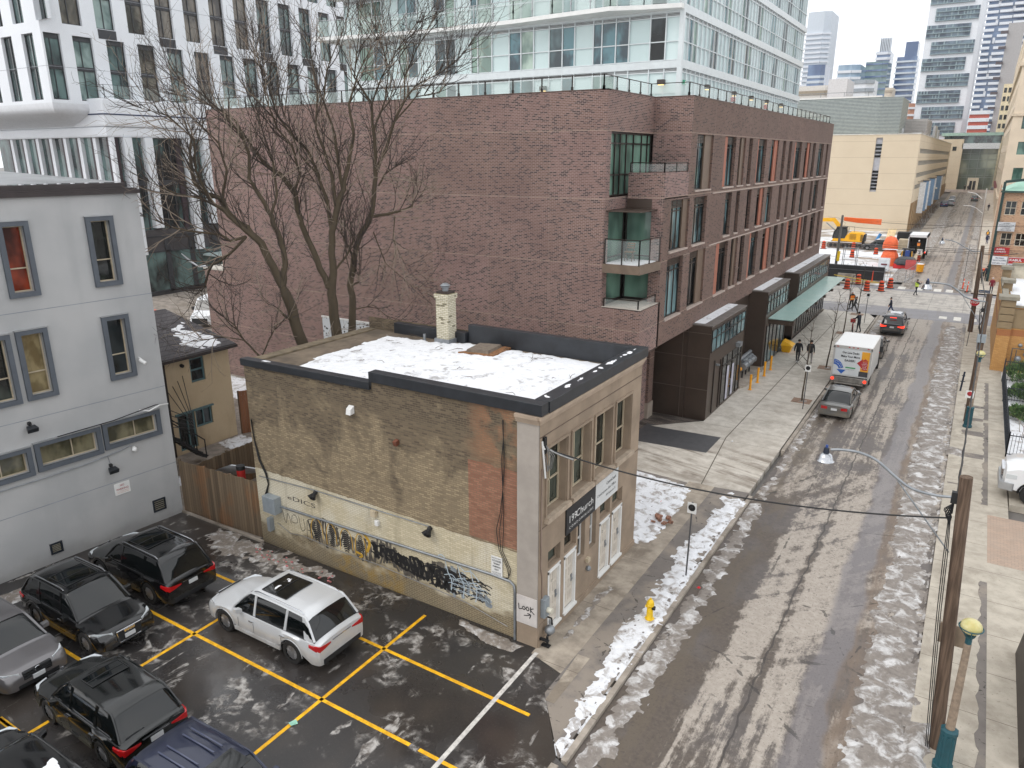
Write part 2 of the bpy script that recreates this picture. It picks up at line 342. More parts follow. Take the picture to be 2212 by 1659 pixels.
cr=k.ma('LESS_THAN',k.ma('ADD',k.voro(.8,None,'DISTANCE_TO_EDGE'),k.ma('MULTIPLY',k.ma('SUBTRACT',k.noise(4,4),.5),.12)),.001); c=k.mix(k.ma('MULTIPLY',k.step(k.noise(.7,5),.45,.6),.6),c,rgb(150,139,126)); c=k.mix(k.ma('MULTIPLY',cr,.75),c,rgb(50,46,43)); k.col(c); k.bump(n,.3,.02); PATCH=k.m
k=K('dark_asphalt',.5); k.col(k.mix(k.noise(3,6),rgb(58,58,60),rgb(86,86,88))); k.bump(k.noise(40,2),.2,.01); BLACKTOP=k.m
k=K('clay_pavers',.85); b=k.brick(k.comb(k.sep()[0],k.sep()[1]),.22,.11,.008,rgb(176,148,128),rgb(158,136,120),rgb(120,108,98)); k.col(k.mix(k.ma('MULTIPLY',k.noise(1.5,5),.5),b[0],rgb(176,164,150))); PAVER=k.m
k=K('grey_pavers',.8); b=k.brick(k.comb(k.sep()[0],k.sep()[1]),.3,.15,.012,rgb(92,84,78),rgb(112,102,94),rgb(58,52,48)); k.col(k.mix(k.step(k.noise(1.2,5,k.scl(.4,1.6,1)),.45,.6),b[0],rgb(58,50,46))); GPAVE=k.m
def snowmat(name,dirt,spots=.3,tint=(150,135,118),sc=1.0):
    k=K(name,.65); n=k.noise(1.8*sc,7,None,.68,.5); n2=k.noise(6*sc,4,None,.6); c=k.mix(n2,rgb(208,210,214),rgb(243,244,247)) if dirt<.8 else k.mix(k.noise(2.6,6),rgb(164,158,152),rgb(232,233,235))
    c=k.mix(k.ma('MULTIPLY',k.step(n,.62-.28*dirt,.74-.2*dirt),min(1,.5+dirt*.5)),c,k.mix(n2,rgb(*tint),rgb(92,84,78)))
    v=k.voro(3.1*sc,k.scl(1,.8,1)); sp=k.ma('MULTIPLY',k.ma('SUBTRACT',1,k.step(k.ma('ADD',v,k.ma('MULTIPLY',n2,.22)),.2,.27)),k.step(k.noise(.9,3),.42,.5))
    c=k.mix(k.ma('MULTIPLY',sp,spots),c,rgb(98,90,86)); k.col(c)
    k.bump(k.ma('ADD',n2,k.ma('MULTIPLY',k.noise(20,3),.4)),.7,.05); k.b.inputs['Subsurface Weight'].default_value=0; return k.m
SNOW=snowmat('clean_snow',.05,.55); SNOWD=snowmat('dirty_snow',1.05,.75,(158,148,137),1.7); SNOWM=snowmat('trodden_snow',.52,.95,(158,142,124),1.25); SNOWE=snowmat('grey_street_snow',.98,.75,(156,148,140),1.1); SNOWR=snowmat('roof_snow',.3,.35,(132,124,118),.8)
k=K('site_ground',.8); n=k.noise(.16,6,None,.65,.3); c=k.mix(k.step(n,.42,.58),rgb(226,228,231),rgb(150,136,120)); c=k.mix(k.ma('MULTIPLY',k.noise(2,5),.25),c,rgb(110,98,86)); k.col(c); SITE=k.m
k=K('city_ground',.85); n=k.noise(.05,6,None,.65,.3); c=k.mix(k.step(n,.4,.6),rgb(140,136,132),rgb(100,96,92)); k.col(c); CITY=k.m
YEL=M('yellow_line_paint',(236,176,20),.55,var=.22,scale=5,fine=16); WHT=M('worn_white_paint',(196,192,186),.7,var=.2,scale=5,fine=12)
# ================================================================ ground sheets
def sheet(name,x0,x1,ys,z,mat,kind='structure',thick=0):
    mb=MB()
    if thick: mb.box(x0,x1,ys[0],ys[-1],z-thick,z)
    else:
        for a,b in zip(ys[:-1],ys[1:]): mb.quad((x0,a,z+gz(a)),(x1,a,z+gz(a)),(x1,b,z+gz(b)),(x0,b,z+gz(b)))
    return struct(name,mb,mat,kind=kind)
sheet('ground',-900,900,[-60,160,320,1600],-.32,CITY)
sheet('road',-6.65,.5,[-20,20,60,77.6],-.104,ROAD)
sheet('road_beyond_crossing',-6.65,.5,[95.4,130,160,240,318],-.104,ROAD)
sheet('cross_street',-160,90,[77.6,95.4],-.1,DUND)
mb=MB(); mb.prism([(-30.2,-6),(-6.95,-6),(-6.95,13.3),(-8.2,15.0),(-8.2,16.15),(-9.4,16.5),(-9.6,16.9),(-27,16.9),(-27.6,9.9),(-28.3,2)],-.3,0.0); struct('parking_lot',mb,LOT)
# lot driveway dropping to the road
mb=MB(); mb.quad((-6.95,-6,0),(-6.5,-6,-.1),(-6.5,13.2,-.1),(-6.95,13.3,0)); struct('lot_entrance_apron',mb,LOT)
mb=MB(); mb.prism([(-9.55,16.5),(-8.35,16.15),(-8.35,24.2),(-8.4,31.1),(-9.6,31.1)],-.3,.004); mb.prism([(-8.2,14.95),(-7.92,14.95),(-7.92,17.2),(-8.32,17.2)],-.3,.008); struct('sidewalk_by_brick_building',mb,WALKO)
mb=MB(); mb.prism([(-8.35,15.2),(-8.2,15.0),(-6.9,13.3),(-6.9,31.3),(-8.4,31.1),(-8.35,17.2)],-.3,.002); mb.prism([(-12.9,24.2),(-9.6,24.2),(-9.6,31.2),(-14.6,31.2)],-.3,-.004); struct('patched_footpath',mb,PATCH)
mb=MB()
for a,b in ((13.3,19.9),(20.0,31.0),(37.2,77.0)): mb.box(-6.82,-6.66,a,b,-.3,.012)
mb.box(-6.98,-6.78,-6,13.1,-.3,.008); struct('kerb_west',mb,KERB)
mb=MB(); mb.prism([(-11.6,39.45),(-11.6,77.4),(-7.6,77.4),(-6.9,75.5),(-6.9,31.3),(-9.2,30.9),(-13.9,31.25),(-13.9,34.6),(-10.0,34.9),(-10.0,37.45),(-13.9,37.2),(-11.7,39.4)],-.3,0); struct('sidewalk_west',mb,WALKW)
mb=MB(); mb.box(-14.2,-10.0,34.6,37.45,-.3,-.002); struct('asphalt_driveway_patch',mb,BLACKTOP)
mb=MB(); mb.box(-20,-11.6,37.45,39.5,-.3,-.004); mb.box(-20,-13.9,31.2,37.45,-.3,-.003); struct('driveway_paving',mb,GPAVE)
mb=MB(); mb.box(-9.78,-9.73,37.5,77,0,.003); mb.beam((-9.75,37.5,.001),(-9.0,31.0,.001),.05,.005); struct('sidewalk_joint',mb,M('joint_dark',(92,84,74),.9))
mb=MB(); mb.box(.5,2.2,2,77,-.3,0); mb.box(2.2,3.0,2,29.9,-.3,-.002); mb.box(2.2,2.95,34.4,77,-.3,-.002); mb.box(3.0,14,36.0,41.8,-.3,-.003); mb.box(3,14,-6,29.9,-.3,-.003); struct('sidewalk_east',mb,WALKE)
mb=MB(); mb.box(2.2,14,29.9,34.4,-.3,-.001); struct('paver_driveway',mb,PAVER)
mb=MB(); mb.box(2.95,60,41.8,77,-.3,-.05); struct('garden_ground',mb,snowmat('garden_snow',.35,.3))
# ragged asphalt strip along the joint
def ragged(x0,x1,y0,y1,st,amp,z,side=-1):
    L=[];y=y0
    while y<y1: L.append((x0+R_.uniform(-amp,amp),y)); y+=st*R_.uniform(.6,1.4)
    L.append((x0,y1)); return L+[(x1,y1),(x1,y0)]
mb=MB()
for a,b in ((14,28.3),(35.4,47.5),(48,56.5)): mb.prism(ragged(2.0,2.21,a,b,.22,.06,0),-.01,.006)
for (xa,xb,ya,yb) in ((.9,2.0,41.2,41.9),(1.0,2.0,44.8,45.6),(1.1,1.95,47.6,48.1),(1.0,2.0,50.2,50.7),(.6,1.6,37.2,37.35)): mb.prism(ragged(xa,xb,ya,yb,.2,.05,0),-.01,.005)
struct('asphalt_patches',mb,PATCH)
sheet('sidewalk_far_east',.5,2.9,[95.6,160,240,318],0,concrete('far_sidewalk_e',(176,166,152),(200,190,176),None,2,.4))
sheet('sidewalk_far_west',-9.6,-6.9,[118,160,240,318],0,concrete('far_sidewalk_w',(150,140,128),(178,168,154),None,2,.6))
sheet('plaza',-14,4,[300,318],.02,concrete('plaza_paving',(168,150,142),(190,176,166),2,2,.3))
mb=MB(); mb.box(-70,-8.2,96,168,-.3,.0); struct('construction_site_ground',mb,SITE)
mb=MB(); mb.box(2.9,60,95.6,112,-.3,0); mb.box(-90,-11.6,77.4,77.6,-.3,0); struct('street_corner_paving',mb,WALKE)
mb=MB(); mb.box(-75,-44.4,20,77,-.3,-.002); mb.box(-44.4,-13,24.3,31.8,-.3,-.03); mb.box(-44.4,-22.3,16.9,24.3,-.3,-.03); struct('back_lane_ground',mb,concrete('lane_ground',(120,112,104),(160,150,140),None,None,.6))
# painted lines
mb=MB(); W_=.055
def yl(x0,y0,x1,y1,wd=.11,z=.004): mb.beam((x0,y0,z-.002),(x1,y1,z-.002),wd,.008)
yl(-24.5,11.75,-10.35,11.70); yl(-10.05,11.70,-8.7,11.68)
yl(-14.62,14.33,-8.27,14.22); yl(-24.6,14.35,-18.95,14.35); yl(-24.5,9.12,-19.3,9.13); yl(-22,6.62,-15.4,6.62); yl(-20.36,6.66,-19.1,6.66)
yl(-13.5,8.0,-13.5,16.35); yl(-19.1,4.2,-19.1,10.0); yl(-19.1,10.0,-19.12,13.6); yl(-19.2,15.2,-19.3,16.1); yl(-7.9,9.1,-13.5,9.1)
struct('yellow_parking_lines',mb,YEL)
mb=MB(); mb.beam((-9.3,6,.006),(-9.42,16.6,.006),.13,.006); struct('white_lot_line',mb,WHT)
mb=MB()
for (a,b,y0,y1) in ((-8.3,-7.6,95.1,96.9),(-6.78,-6.0,95,96.9),(-4.95,-4.25,95.1,97),(-3.15,-2.4,95.2,97.2),(-1.95,-1.25,95.3,97.3)): mb.box(a,b,y0,y1,-.1,-.092)
for (a,b,y0,y1) in ((-1.8,-1.15,78.9,80.1),(-.6,.0,78.5,80.4),(.9,1.25,78.9,80.2)): mb.box(a,b,y0,y1,-.1,-.092)
mb.box(-40,-8,81.9,82.02,-.1,-.093)
struct('crosswalk_bars',mb,M('crosswalk_paint',(214,210,202),.7,var=.15,fine=3))
# ================================================================ snow
def h2(x,y): 
    return max(-1,min(1,mnoise.fractal(Vector((x*1.9,y*1.7,3.3)),.75,2.1,5)*1.15))
def inpoly(x,y,P):
    c=False;n=len(P);j=n-1
    for i in range(n):
        if (P[i][1]>y)!=(P[j][1]>y) and x<(P[j][0]-P[i][0])*(y-P[i][1])/(P[j][1]-P[i][1])+P[i][0]: c=not c
        j=i
    return c
def edist(x,y,P):
    d=9
    for i in range(len(P)):
        ax,ay=P[i];bx,by=P[(i+1)%len(P)];t=max(0,min(1,((x-ax)*(bx-ax)+(y-ay)*(by-ay))/(((bx-ax)**2+(by-ay)**2)or 1)))
        d=min(d,hypot(x-ax-t*(bx-ax),y-ay-t*(by-ay)))
    return d
def snow(mb,P,cell,hmax,z0=0,ragg=.18,holes=.0,gzf=False):
    x0=min(p[0] for p in P);x1=max(p[0] for p in P);y0=min(p[1] for p in P);y1=max(p[1] for p in P)
    nx=int((x1-x0)/cell)+2;ny=int((y1-y0)/cell)+2;H={}
    for i in range(nx):
        for j in range(ny):
            x=x0+i*cell;y=y0+j*cell
            e=edist(x,y,P)*(1 if inpoly(x,y,P) else -1)+ragg*h2(x*1.3,y*1.3)-holes*max(0,h2(x*.8+3,y*.7)-.25)*2
            H[i,j]=(x,y,e)
    ids={}
    def vid(i,j):
        if (i,j) not in ids:
            x,y,e=H[i,j]; t=max(0,min(1,e/.22)); z=(z0(x,y) if callable(z0) else z0)+(gz(y) if gzf else 0)-.03+(t*(hmax+.03))*(.75+.35*h2(x*2.2+1,y*2.4)*.8)
            ids[i,j]=mb.vert((x,y,z))
        return ids[i,j]
    for i in range(nx-1):
        for j in range(ny-1):
            q=[(i,j),(i+1,j),(i+1,j+1),(i,j+1)]
            if sum(H[a][2]>0 for a in q)>=1: mb.face([vid(*a) for a in q])
mb=MB(); snow(mb,[(-7.75,31.2),(-7.7,27),(-7.95,25),(-7.7,22),(-7.75,19),(-7.5,17.2),(-7.5,15.2),(-7.3,13.7),(-6.75,13.3),(-6.78,22),(-6.8,26),(-6.75,30.5)],.08,.08,0,.22,.16)
o=struct('snow_verge_west',mb,SNOWM,60,'stuff')
mb=MB(); snow(mb,[(-12.9,31.1),(-11.4,30.95),(-9.25,30.6),(-9.0,29.1),(-8.9,26.4),(-8.85,24.8),(-9.4,24.4),(-12.9,24.35)],.1,.09,0,.18,.08)
o=struct('snow_side_lot',mb,SNOWM,60,'stuff')
gh=lambda x,y: -.104+.104*max(0,min(1,(x-.38)/.14)) if x>-3 else (-.104+.11*max(0,min(1,(-6.62-x)/.1)))
mb=MB(); snow(mb,[(-.95,14),(-1.0,26),(-1.15,40),(-1.1,75),(.3,75),(.35,52),(.45,36),(.35,28),(.6,20),(.8,14)],.09,.085,gh,.22,.3); snow(mb,[(.3,15.2),(1.05,15.2),(1.0,19.6),(.4,19.4)],.1,.16,0,.1); snow(mb,[(.4,41.2),(1.2,41),(1.2,42.2),(.5,42.4)],.1,.14,0,.1)
struct('ploughed_snow_east',mb,SNOWE,60,'stuff')
mb=MB(); snow(mb,[(-6.62,31.2),(-6.1,31),(-6.15,43),(-5.9,60),(-6.0,75),(-6.6,75.5),(-6.66,50)],.1,.05,-.104,.2,.3); snow(mb,[(-6.62,12.9),(-5.8,13.6),(-5.75,20),(-5.95,30),(-6.62,31.4)],.09,.06,-.104,.26,.22)
struct('slush_west_gutter',mb,SNOWE,60,'stuff')
mb=MB(); snow(mb,[(-12.6,16.85),(-9.8,16.75),(-10.0,16.15),(-11.0,16.1),(-12.3,16.5)],.07,.09,0,.07); snow(mb,[(-24.5,16.9),(-17.6,16.7),(-17.5,16.2),(-19,15.9),(-22.3,15.3),(-24.8,15.6)],.1,.04,0,.3,.5); snow(mb,[(-26.6,11.9),(-25.6,11.6),(-25.7,9.0),(-26.8,8.8)],.1,.06,0,.15)
snow(mb,[(-9.3,17.2),(-8.9,17.3),(-8.75,21.2),(-9.2,21.4)],.08,.04,0,.16,.4)
struct('slush_in_lot',mb,SNOWD,60,'stuff')
mb=MB(); snow(mb,[(-.9,97),(.45,97),(.45,150),(-.6,150)],.4,.12,0,.3,.3); snow(mb,[(-8.2,100),(-6.0,100),(-5.9,120),(-6.1,160),(-7.4,160)],.4,.18,-.05,.3,.2); snow(mb,[(-7.6,160),(-6.2,160),(-6.6,235),(-8.2,235)],.6,.15,-.02,.3,.1,True)
snow(mb,[(-.5,160),(.3,160),(.3,235),(-.3,235)],.6,.12,-.02,.3,.3,True)
struct('snow_banks_far_street',mb,SNOWD,60,'stuff')
mb=MB(); snow(mb,[(-16.5,101),(-9.6,100.6),(-10,108),(-16,112)],.5,.8,0,.7); snow(mb,[(-40,121),(-10,123),(-9.5,128),(-40,131)],.8,.35,0,.8,.3); snow(mb,[(-30,100),(-17,100.5),(-17,116),(-30,116)],.8,.5,0,.6,.3)
struct('snow_on_building_site',mb,SNOW,60,'stuff')
# ================================================================ building materials
def brickmat(name,c1,c2,dark,mort,bw=.21,bh=.072,dk=.8,panel=None,dirt=.25,joint=True,mw=.010):
    k=K(name,.82); X,Y,Z=k.sep()[:3]; U=k.ma('ADD',X,Y); vec=k.comb(U,Z)
    b=k.brick(vec,bw,bh,mw,(0,0,0,1),(1,1,1,1),(.5,.5,.5,1)); mfac=b[1]
    g=k.sep(b[0])[0]; pn=k.noise(1.1,4,k.scl(1,1,1.6),.6,.4)
    pick=k.ma('GREATER_THAN',k.ma('ADD',g,k.ma('MULTIPLY',k.ma('SUBTRACT',pn,.5),.75)),dk)
    base=k.mix(g,rgb(*c1),rgb(*c2))
    if panel:
        pu=k.ma('FLOOR',k.ma('DIVIDE',U,3.55)); pz=k.ma('FLOOR',k.ma('DIVIDE',k.ma('SUBTRACT',Z,6.56),3.0))
        wn=k.nt.nodes.new('ShaderNodeTexWhiteNoise'); wn.noise_dimensions='2D'; k.put(wn.inputs['Vector'],k.comb(pu,pz))
        base=k.mix(k.ma('MULTIPLY',wn.outputs[0],.75),base,rgb(*panel))
    c=k.mix(k.ma('MULTIPLY',pick,.9),base,rgb(*dark)); c=k.mix(mfac,c,rgb(*mort))
    c=k.mix(k.ma('MULTIPLY',k.step(k.noise(.35,5,None,.6),.4,.65),dirt),c,tuple(x*.72 for x in rgb(*c1)[:3])+(1,))
    if joint and panel:
        jz=k.ma('LESS_THAN',k.ma('ABSOLUTE',k.ma('SUBTRACT',k.ma('FRACT',k.ma('DIVIDE',k.ma('SUBTRACT',Z,5.06),3.0)),.5)),.009)
        ju=k.ma('LESS_THAN',k.ma('FRACT',k.ma('DIVIDE',U,3.55)),.007)
        c=k.mix(k.ma('MULTIPLY',jz,.42),c,rgb(172,152,136)); c=k.mix(k.ma('MULTIPLY',ju,.45),c,rgb(160,140,126))
    k.col(c); k.bump(k.ma('SUBTRACT',1,mfac),.25,.01); return k.m
CB=brickmat('plum_brick',(116,88,84),(148,116,110),(50,41,42),(164,144,137),panel=(108,84,72),dk=.745)
CBS=brickmat('shaded_plum_brick',(96,73,65),(118,92,82),(54,43,40),(130,110,100),panel=(88,70,62))  # podium brick again, its colour darkened for the shaded street face and pier
# old painted / stained party wall
k=K('stained_old_brick',.88); X,Y,Z=k.sep()[:3]; vec=k.comb(k.ma('ADD',X,Y),Z)
b=k.brick(vec,.215,.071,.011,(0,0,0,1),(1,1,1,1),(.5,.5,.5,1)); g=k.sep(b[0])[0]
base=k.mix(g,rgb(124,110,90),rgb(160,144,116)); 
n=k.noise(.55,6,k.scl(1,1,.8),.66,.6); up_=k.step(Z,4.2,6.6)
dm=k.step(k.ma('ADD',n,k.ma('MULTIPLY',up_,.14)),.47,.62); base=k.mix(k.ma('MULTIPLY',dm,.8),base,k.mix(g,rgb(70,62,53),rgb(112,98,80)))
blk=k.ma('MULTIPLY',k.step(k.noise(.8,6,k.scl(1.2,1.2,.7),.7,.8),.60,.70),k.step(Z,3.1,4.4)); base=k.mix(k.ma('MULTIPLY',blk,.6),base,rgb(62,58,50))
drk=k.ma('MULTIPLY',k.ma('GREATER_THAN',g,.7),k.step(Z,6.1,6.9)); base=k.mix(k.ma('MULTIPLY',drk,.8),base,rgb(66,58,50))
# newer reddish patch and reddish corner
red=k.ma('MULTIPLY',k.ma('GREATER_THAN',X,-12.05),k.ma('MULTIPLY',k.ma('GREATER_THAN',Z,3.1),k.ma('LESS_THAN',Z,k.ma('ADD',5.55,k.ma('MULTIPLY',k.noise(3,2),.25)))))
base=k.mix(k.ma('MULTIPLY',red,.85),base,k.mix(g,rgb(134,86,68),rgb(158,106,86)))
red2=k.ma('MULTIPLY',k.step(X,-12.4,-11.4),k.ma('MULTIPLY',k.step(Z,5.3,6.2),k.step(k.noise(1.5,4),.4,.55))); base=k.mix(k.ma('MULTIPLY',red2,.6),base,rgb(160,112,82))
cream=k.ma('LESS_THAN',Z,k.ma('ADD',3.02,k.ma('MULTIPLY',k.ma('SUBTRACT',k.noise(2.5,2),.5),.12))); creamc=k.mix(g,rgb(190,180,154),rgb(212,202,176))
creamc=k.mix(k.step(k.noise(.5,5),.45,.6),creamc,rgb(214,208,190)); base=k.mix(k.ma('MULTIPLY',cream,.9),base,creamc)
low=k.ma('ADD',Z,k.ma('MULTIPLY',k.ma('SUBTRACT',k.noise(1.3,5,k.scl(.7,.7,1.6)),.5),2.2)); lm=k.ma('SUBTRACT',1,k.step(low,.5,1.0))
base=k.mix(k.ma('MULTIPLY',lm,.85),base,k.mix(k.noise(3,6),rgb(58,52,40),rgb(128,108,80)))
oc=k.ma('MULTIPLY',k.ma('SUBTRACT',1,k.step(low,.5,1.3)),k.ma('MULTIPLY',k.step(X,-18.5,-17.8),k.ma('SUBTRACT',1,k.step(X,-15.2,-14.6)))); base=k.mix(k.ma('MULTIPLY',k.ma('MULTIPLY',oc,k.step(k.noise(2.2,7),.42,.62)),.75),base,rgb(160,126,48))
streak=k.ma('MULTIPLY',k.step(k.noise(2.2,4,k.scl(1,1,.12)),.58,.7),.3); base=k.mix(streak,base,rgb(92,80,64))
c=k.mix(k.ma('MULTIPLY',b[1],.7),base,k.mix(cream,rgb(112,98,78),rgb(168,154,124))); k.col(c); k.bump(k.ma('SUBTRACT',1,b[1]),.35,.012); OLDB=k.m
STUC=M('tan_stucco',(148,131,113),.85,var=.16,scale=1.0,bump=.15); STUC2=M('pale_taupe_render',(160,152,144),.85,var=.08,scale=2,bump=.15)
TRIM=M('stone_trim',(168,152,134),.8,var=.15,scale=4); BMET=M('black_metal_flashing',(34,37,42),.45,var=.25,scale=2.5,coat=.1)
k=K('grey_render',.85); gg_=k.mix(k.step(k.noise(.45,5),.3,.7),rgb(164,165,166),rgb(178,178,178)); gg_=k.mix(k.ma('MULTIPLY',k.step(k.noise(1.1,5,k.scl(1,1,.14)),.5,.7),.16),gg_,rgb(128,130,132)); gg_=k.mix(k.ma('MULTIPLY',k.ma('SUBTRACT',1,k.step(k.ma('ADD',k.sep()[2],k.noise(1.5,4)),.5,1.2)),.35),gg_,rgb(112,108,102)); k.col(gg_); k.bump(k.noise(26,3),.18,.01); GREY=k.m; SLATE=M('slate_blue_trim',(84,90,98),.6,var=.08); 
WOODF=M('old_window_wood',(186,172,148),.7,var=.12); OFFW=M('off_white_door_paint',(204,196,184),.6,var=.06); WHITEP=M('white_paint',(222,222,220),.5,var=.05)
GL=glassy('old_window_glass',(28,30,28),(84,92,84)); GLD=glassy('dark_window_glass',(16,18,19),(52,58,60)); GLG=glassy('green_tint_glass',(54,76,68),(118,152,136),scale=.35); GLB=glassy('blue_grey_glass',(36,52,58),(120,150,154),spec=.8,scale=.45)
GLW=glassy('white_building_glass',(30,38,40),(96,120,118),spec=.8,scale=.35); GLW2=glassy('white_building_glass_pale',(84,104,102),(148,166,162),spec=.8,scale=.5); GLW3=glassy('white_building_glass_warm',(52,46,40),(112,104,92),spec=.7,scale=.5); GLRED=glassy('window_with_red_curtain',(60,22,14),(150,64,40),scale=.9); GLBL=glassy('window_with_blinds',(70,68,52),(128,122,98),scale=1.2); GLPAP=glassy('window_with_cloth',(112,98,68),(150,136,102),scale=2)  # GLW2: sky reflection put into the colour as a paler glass
BRONZE=M('bronze_cladding',(76,64,56),.38,.35,var=.1,scale=.8); BRONZD=M('dark_bronze_frame',(48,42,38),.4,.4,var=.1); ORAN=M('rust_orange_panel',(158,96,74),.6,var=.1); TAUPE=M('taupe_metal_panel',(112,94,80),.5,.2,var=.08)
ALU=M('aluminium',(170,172,174),.35,.7,var=.08); STEEL=M('galvanised_steel',(142,146,150),.45,.6,var=.15,scale=5); GALV=M('grey_electrical_box',(146,154,160),.5,.2,var=.1)
CABLE=M('black_cable',(22,22,24),.6,var=0); WIRE=M('bare_steel_wire',(140,140,140),.5,.5,var=.2,scale=8)
# ================================================================ grey rendered building on the left
gp=Vector((-26.9,16.84,0)); gu=Vector((-.0811,-.9967,0)); gn=Vector((.9967,-.0811,0))
gb=thing('grey_building','tall grey rendered building on the left with slate blue window surrounds','building',(-27.3,12,0))
WINS=[(1.06,2.04,9.88,12.4,'GL'),(3.89,4.85,9.88,12.4,'RED'),(6.0,7.0,9.88,12.4,'GL'),(1.06,2.05,6.32,8.77,'D'),(3.92,4.93,6.28,8.76,'PAP'),(5.1,6.1,6.26,8.72,'GL'),(.42,2.68,3.7,4.76,'B'),(2.76,5.05,3.63,4.72,'B'),(5.16,7.4,3.58,4.66,'B')]
mb=MB(); facade(mb,gp,gu,gn,0,15,-.3,13.2,[(a+.16,b-.16,c+.16,d-.16) for a,b,c,d,_ in WINS],.28)
q=lambda t,d,z: tuple(gp+gu*t-gn*d+Vector((0,0,z)))
mb.quad(q(0,0,-.3),q(0,14,-.3),q(0,14,13.2),q(0,0,13.2)); mb.quad(q(15,0,-.3),q(15,14,-.3),q(15,14,13.2),q(15,0,13.2)); mb.quad(q(0,14,-.3),q(15,14,-.3),q(15,14,13.2),q(0,14,13.2)); mb.quad(q(0,0,13.0),q(15,0,13.0),q(15,14,13.0),q(0,14,13.0))
mb.build('wall',GREY,gb)
mb=MB()
mb.beam(q(-.06,-.03,13.22),q(15,-.03,13.22),.16,.14); mb.beam(q(.35,.25,13.42),q(15,.25,13.42),.3,.22); mb.beam(q(0,.1,13.3),q(15,.1,13.3),.3,.1); mb.build('roof_edge',M('dark_brown_flashing',(52,44,44),.5,var=.15),gb)
mb=MB(); mb.quad(q(.4,.3,13.56),q(15,.3,13.56),q(15,13,13.9),q(.4,13,13.9)); mb.build('roof',M('wet_roof_membrane',(120,122,124),.4,var=.3,scale=.6),gb)
mb=MB()
for z in (9.38,5.62,2.3): mb.beam(q(0,-.001,z),q(15,-.001,z),.006,.02)
mb.build('render_joint',M('joint_grey',(128,135,144),.9),gb)
for a,b,c,d,kd in WINS:
    fr=MB(); wdt=.16
    # surround as four bars standing proud of the wall
    def bar(a0,a1,z0,z1):
        P=[q(a0,-.11,z0),q(a1,-.11,z0),q(a1,-.11,z1),q(a0,-.11,z1)];Q=[q(a0,.02,z0),q(a1,.02,z0),q(a1,.02,z1),q(a0,.02,z1)]
        fr.quad(*P)
        for i in range(4): j=(i+1)%4; fr.quad(P[i],P[j],Q[j],Q[i])
    bar(a,a+wdt,c,d);bar(b-wdt,b,c,d);bar(a+wdt,b-wdt,c,c+wdt);bar(a+wdt,b-wdt,d-wdt,d)
    f=fr.build('window',SLATE,gb)
    tp=MB(); tp.beam(q(a-.02,-.06,d+.012),q(b+.02,-.06,d+.012),.14,.024); tp.build('sill',ALU,f)
    pm={'GL':GL,'RED':GLRED,'D':GLD,'PAP':GLPAP,'B':GLBL}[kd]
    if kd=='B': window(f,gp,gu,gn,a+.16,b-.16,c+.16,d-.16,.2,WOODF,pm,.04,vbars=(.42,),name='sash')
    else: window(f,gp,gu,gn,a+.16,b-.16,c+.16,d-.16,.2,WOODF,pm,.045,hbars=(.36,),vbars=(),name='sash')
for a,b,c,d in ((.7,1.22,.46,.98),(4.76,5.17,.34,.77)):
    f=MB(); 
    for zz in (c,d-.05): f.beam(q(a,-.02,zz+.025),q(b,-.02,zz+.025),.05,.05)
    for tt in (a,b-.04): f.beam(q(tt+.02,-.02,c),q(tt+.02,-.02,d),.05,.05)
    v=f.build('wall_vent',M('vent_black',(26,34,44),.5),gb); s_=MB(); n_=5
    s_.quad(q(a,-.004,c),q(b,-.004,c),q(b,-.004,d),q(a,-.004,d)); s_.build('backing',M('vent_dark',(14,16,18),.9),v); s_=MB()
    for i in range(n_): zz=c+.09+(d-c-.18)*i/(n_-1); s_.beam(q(a+.06,-.015,zz),q(b-.06,-.015,zz),.02,.035)
    s_.build('slats',M('vent_slat',(120,116,104),.7),v)
def onwall(t,d,z): return q(t,-d,z)
sg=thing('no_parking_sign','white no parking sign with red lettering on the grey wall','sign',q(2.3,-.02,1.98))
mb=MB(); mb.beam(q(2.0,-.02,1.98),q(2.6,-.02,1.98),.02,.48,upv=(0,0,1)); mb.build('plate',WHITEP,sg)
mb=MB()
for s_,z,sz,wd in (('NO',2.08,.11,.16),('PARKING',1.93,.11,.46)): text_mb(mb,s_,q(2.3,-.033,z),tuple(-gu),(0,0,1),sz,wd,bold=.01)
mb.build('lettering',M('sign_red',(160,34,40),.6),sg); mb=MB()
for s_,z,wd in (('UNAUTHORIZED VEHICLES',1.86,.46),('WILL BE TAGGED AND TOWED',1.80,.46)): text_mb(mb,s_,q(2.3,-.033,z),tuple(-gu),(0,0,1),.035,wd)
mb.build('small_lettering',M('sign_orange',(206,110,60),.6),sg)
def floodlight(t,z,label):
    r=thing('flood_light',label,'lamp',q(t,-.1,z)); mb=MB(); mb.beam(q(t,-.0,z+.12),q(t,-.12,z+.1),.1,.1); mb.tube([q(t,-.1,z+.1),q(t,-.22,z)],.03,6); mb.build('bracket',CABLE,r)
    mb=MB(); mb.loft([[q(t-.14,-.12,z+.06),q(t+.14,-.12,z+.06),q(t+.14,-.12,z-.1),q(t-.14,-.12,z-.1)],[q(t-.18,-.34,z-.02),q(t+.18,-.34,z-.02),q(t+.18,-.28,z-.18),q(t-.18,-.28,z-.18)]]); mb.build('housing',BMET,r,bevel=.015)
floodlight(5.04,5.38,'small dark flood light high on the grey wall'); floodlight(2.6,2.95,'dark flood light above the no parking sign on the grey wall')
r=thing('security_camera','white dome camera under the right strip window of the grey wall','camera',q(1.64,-.1,3.44)); MB().sphere(q(1.64,-.12,3.42),.1).build('dome',WHITEP,r,smooth=60); MB().tube([q(1.64,0,3.52),q(1.64,-.12,3.5)],.05,8).build('mount',WHITEP,r)
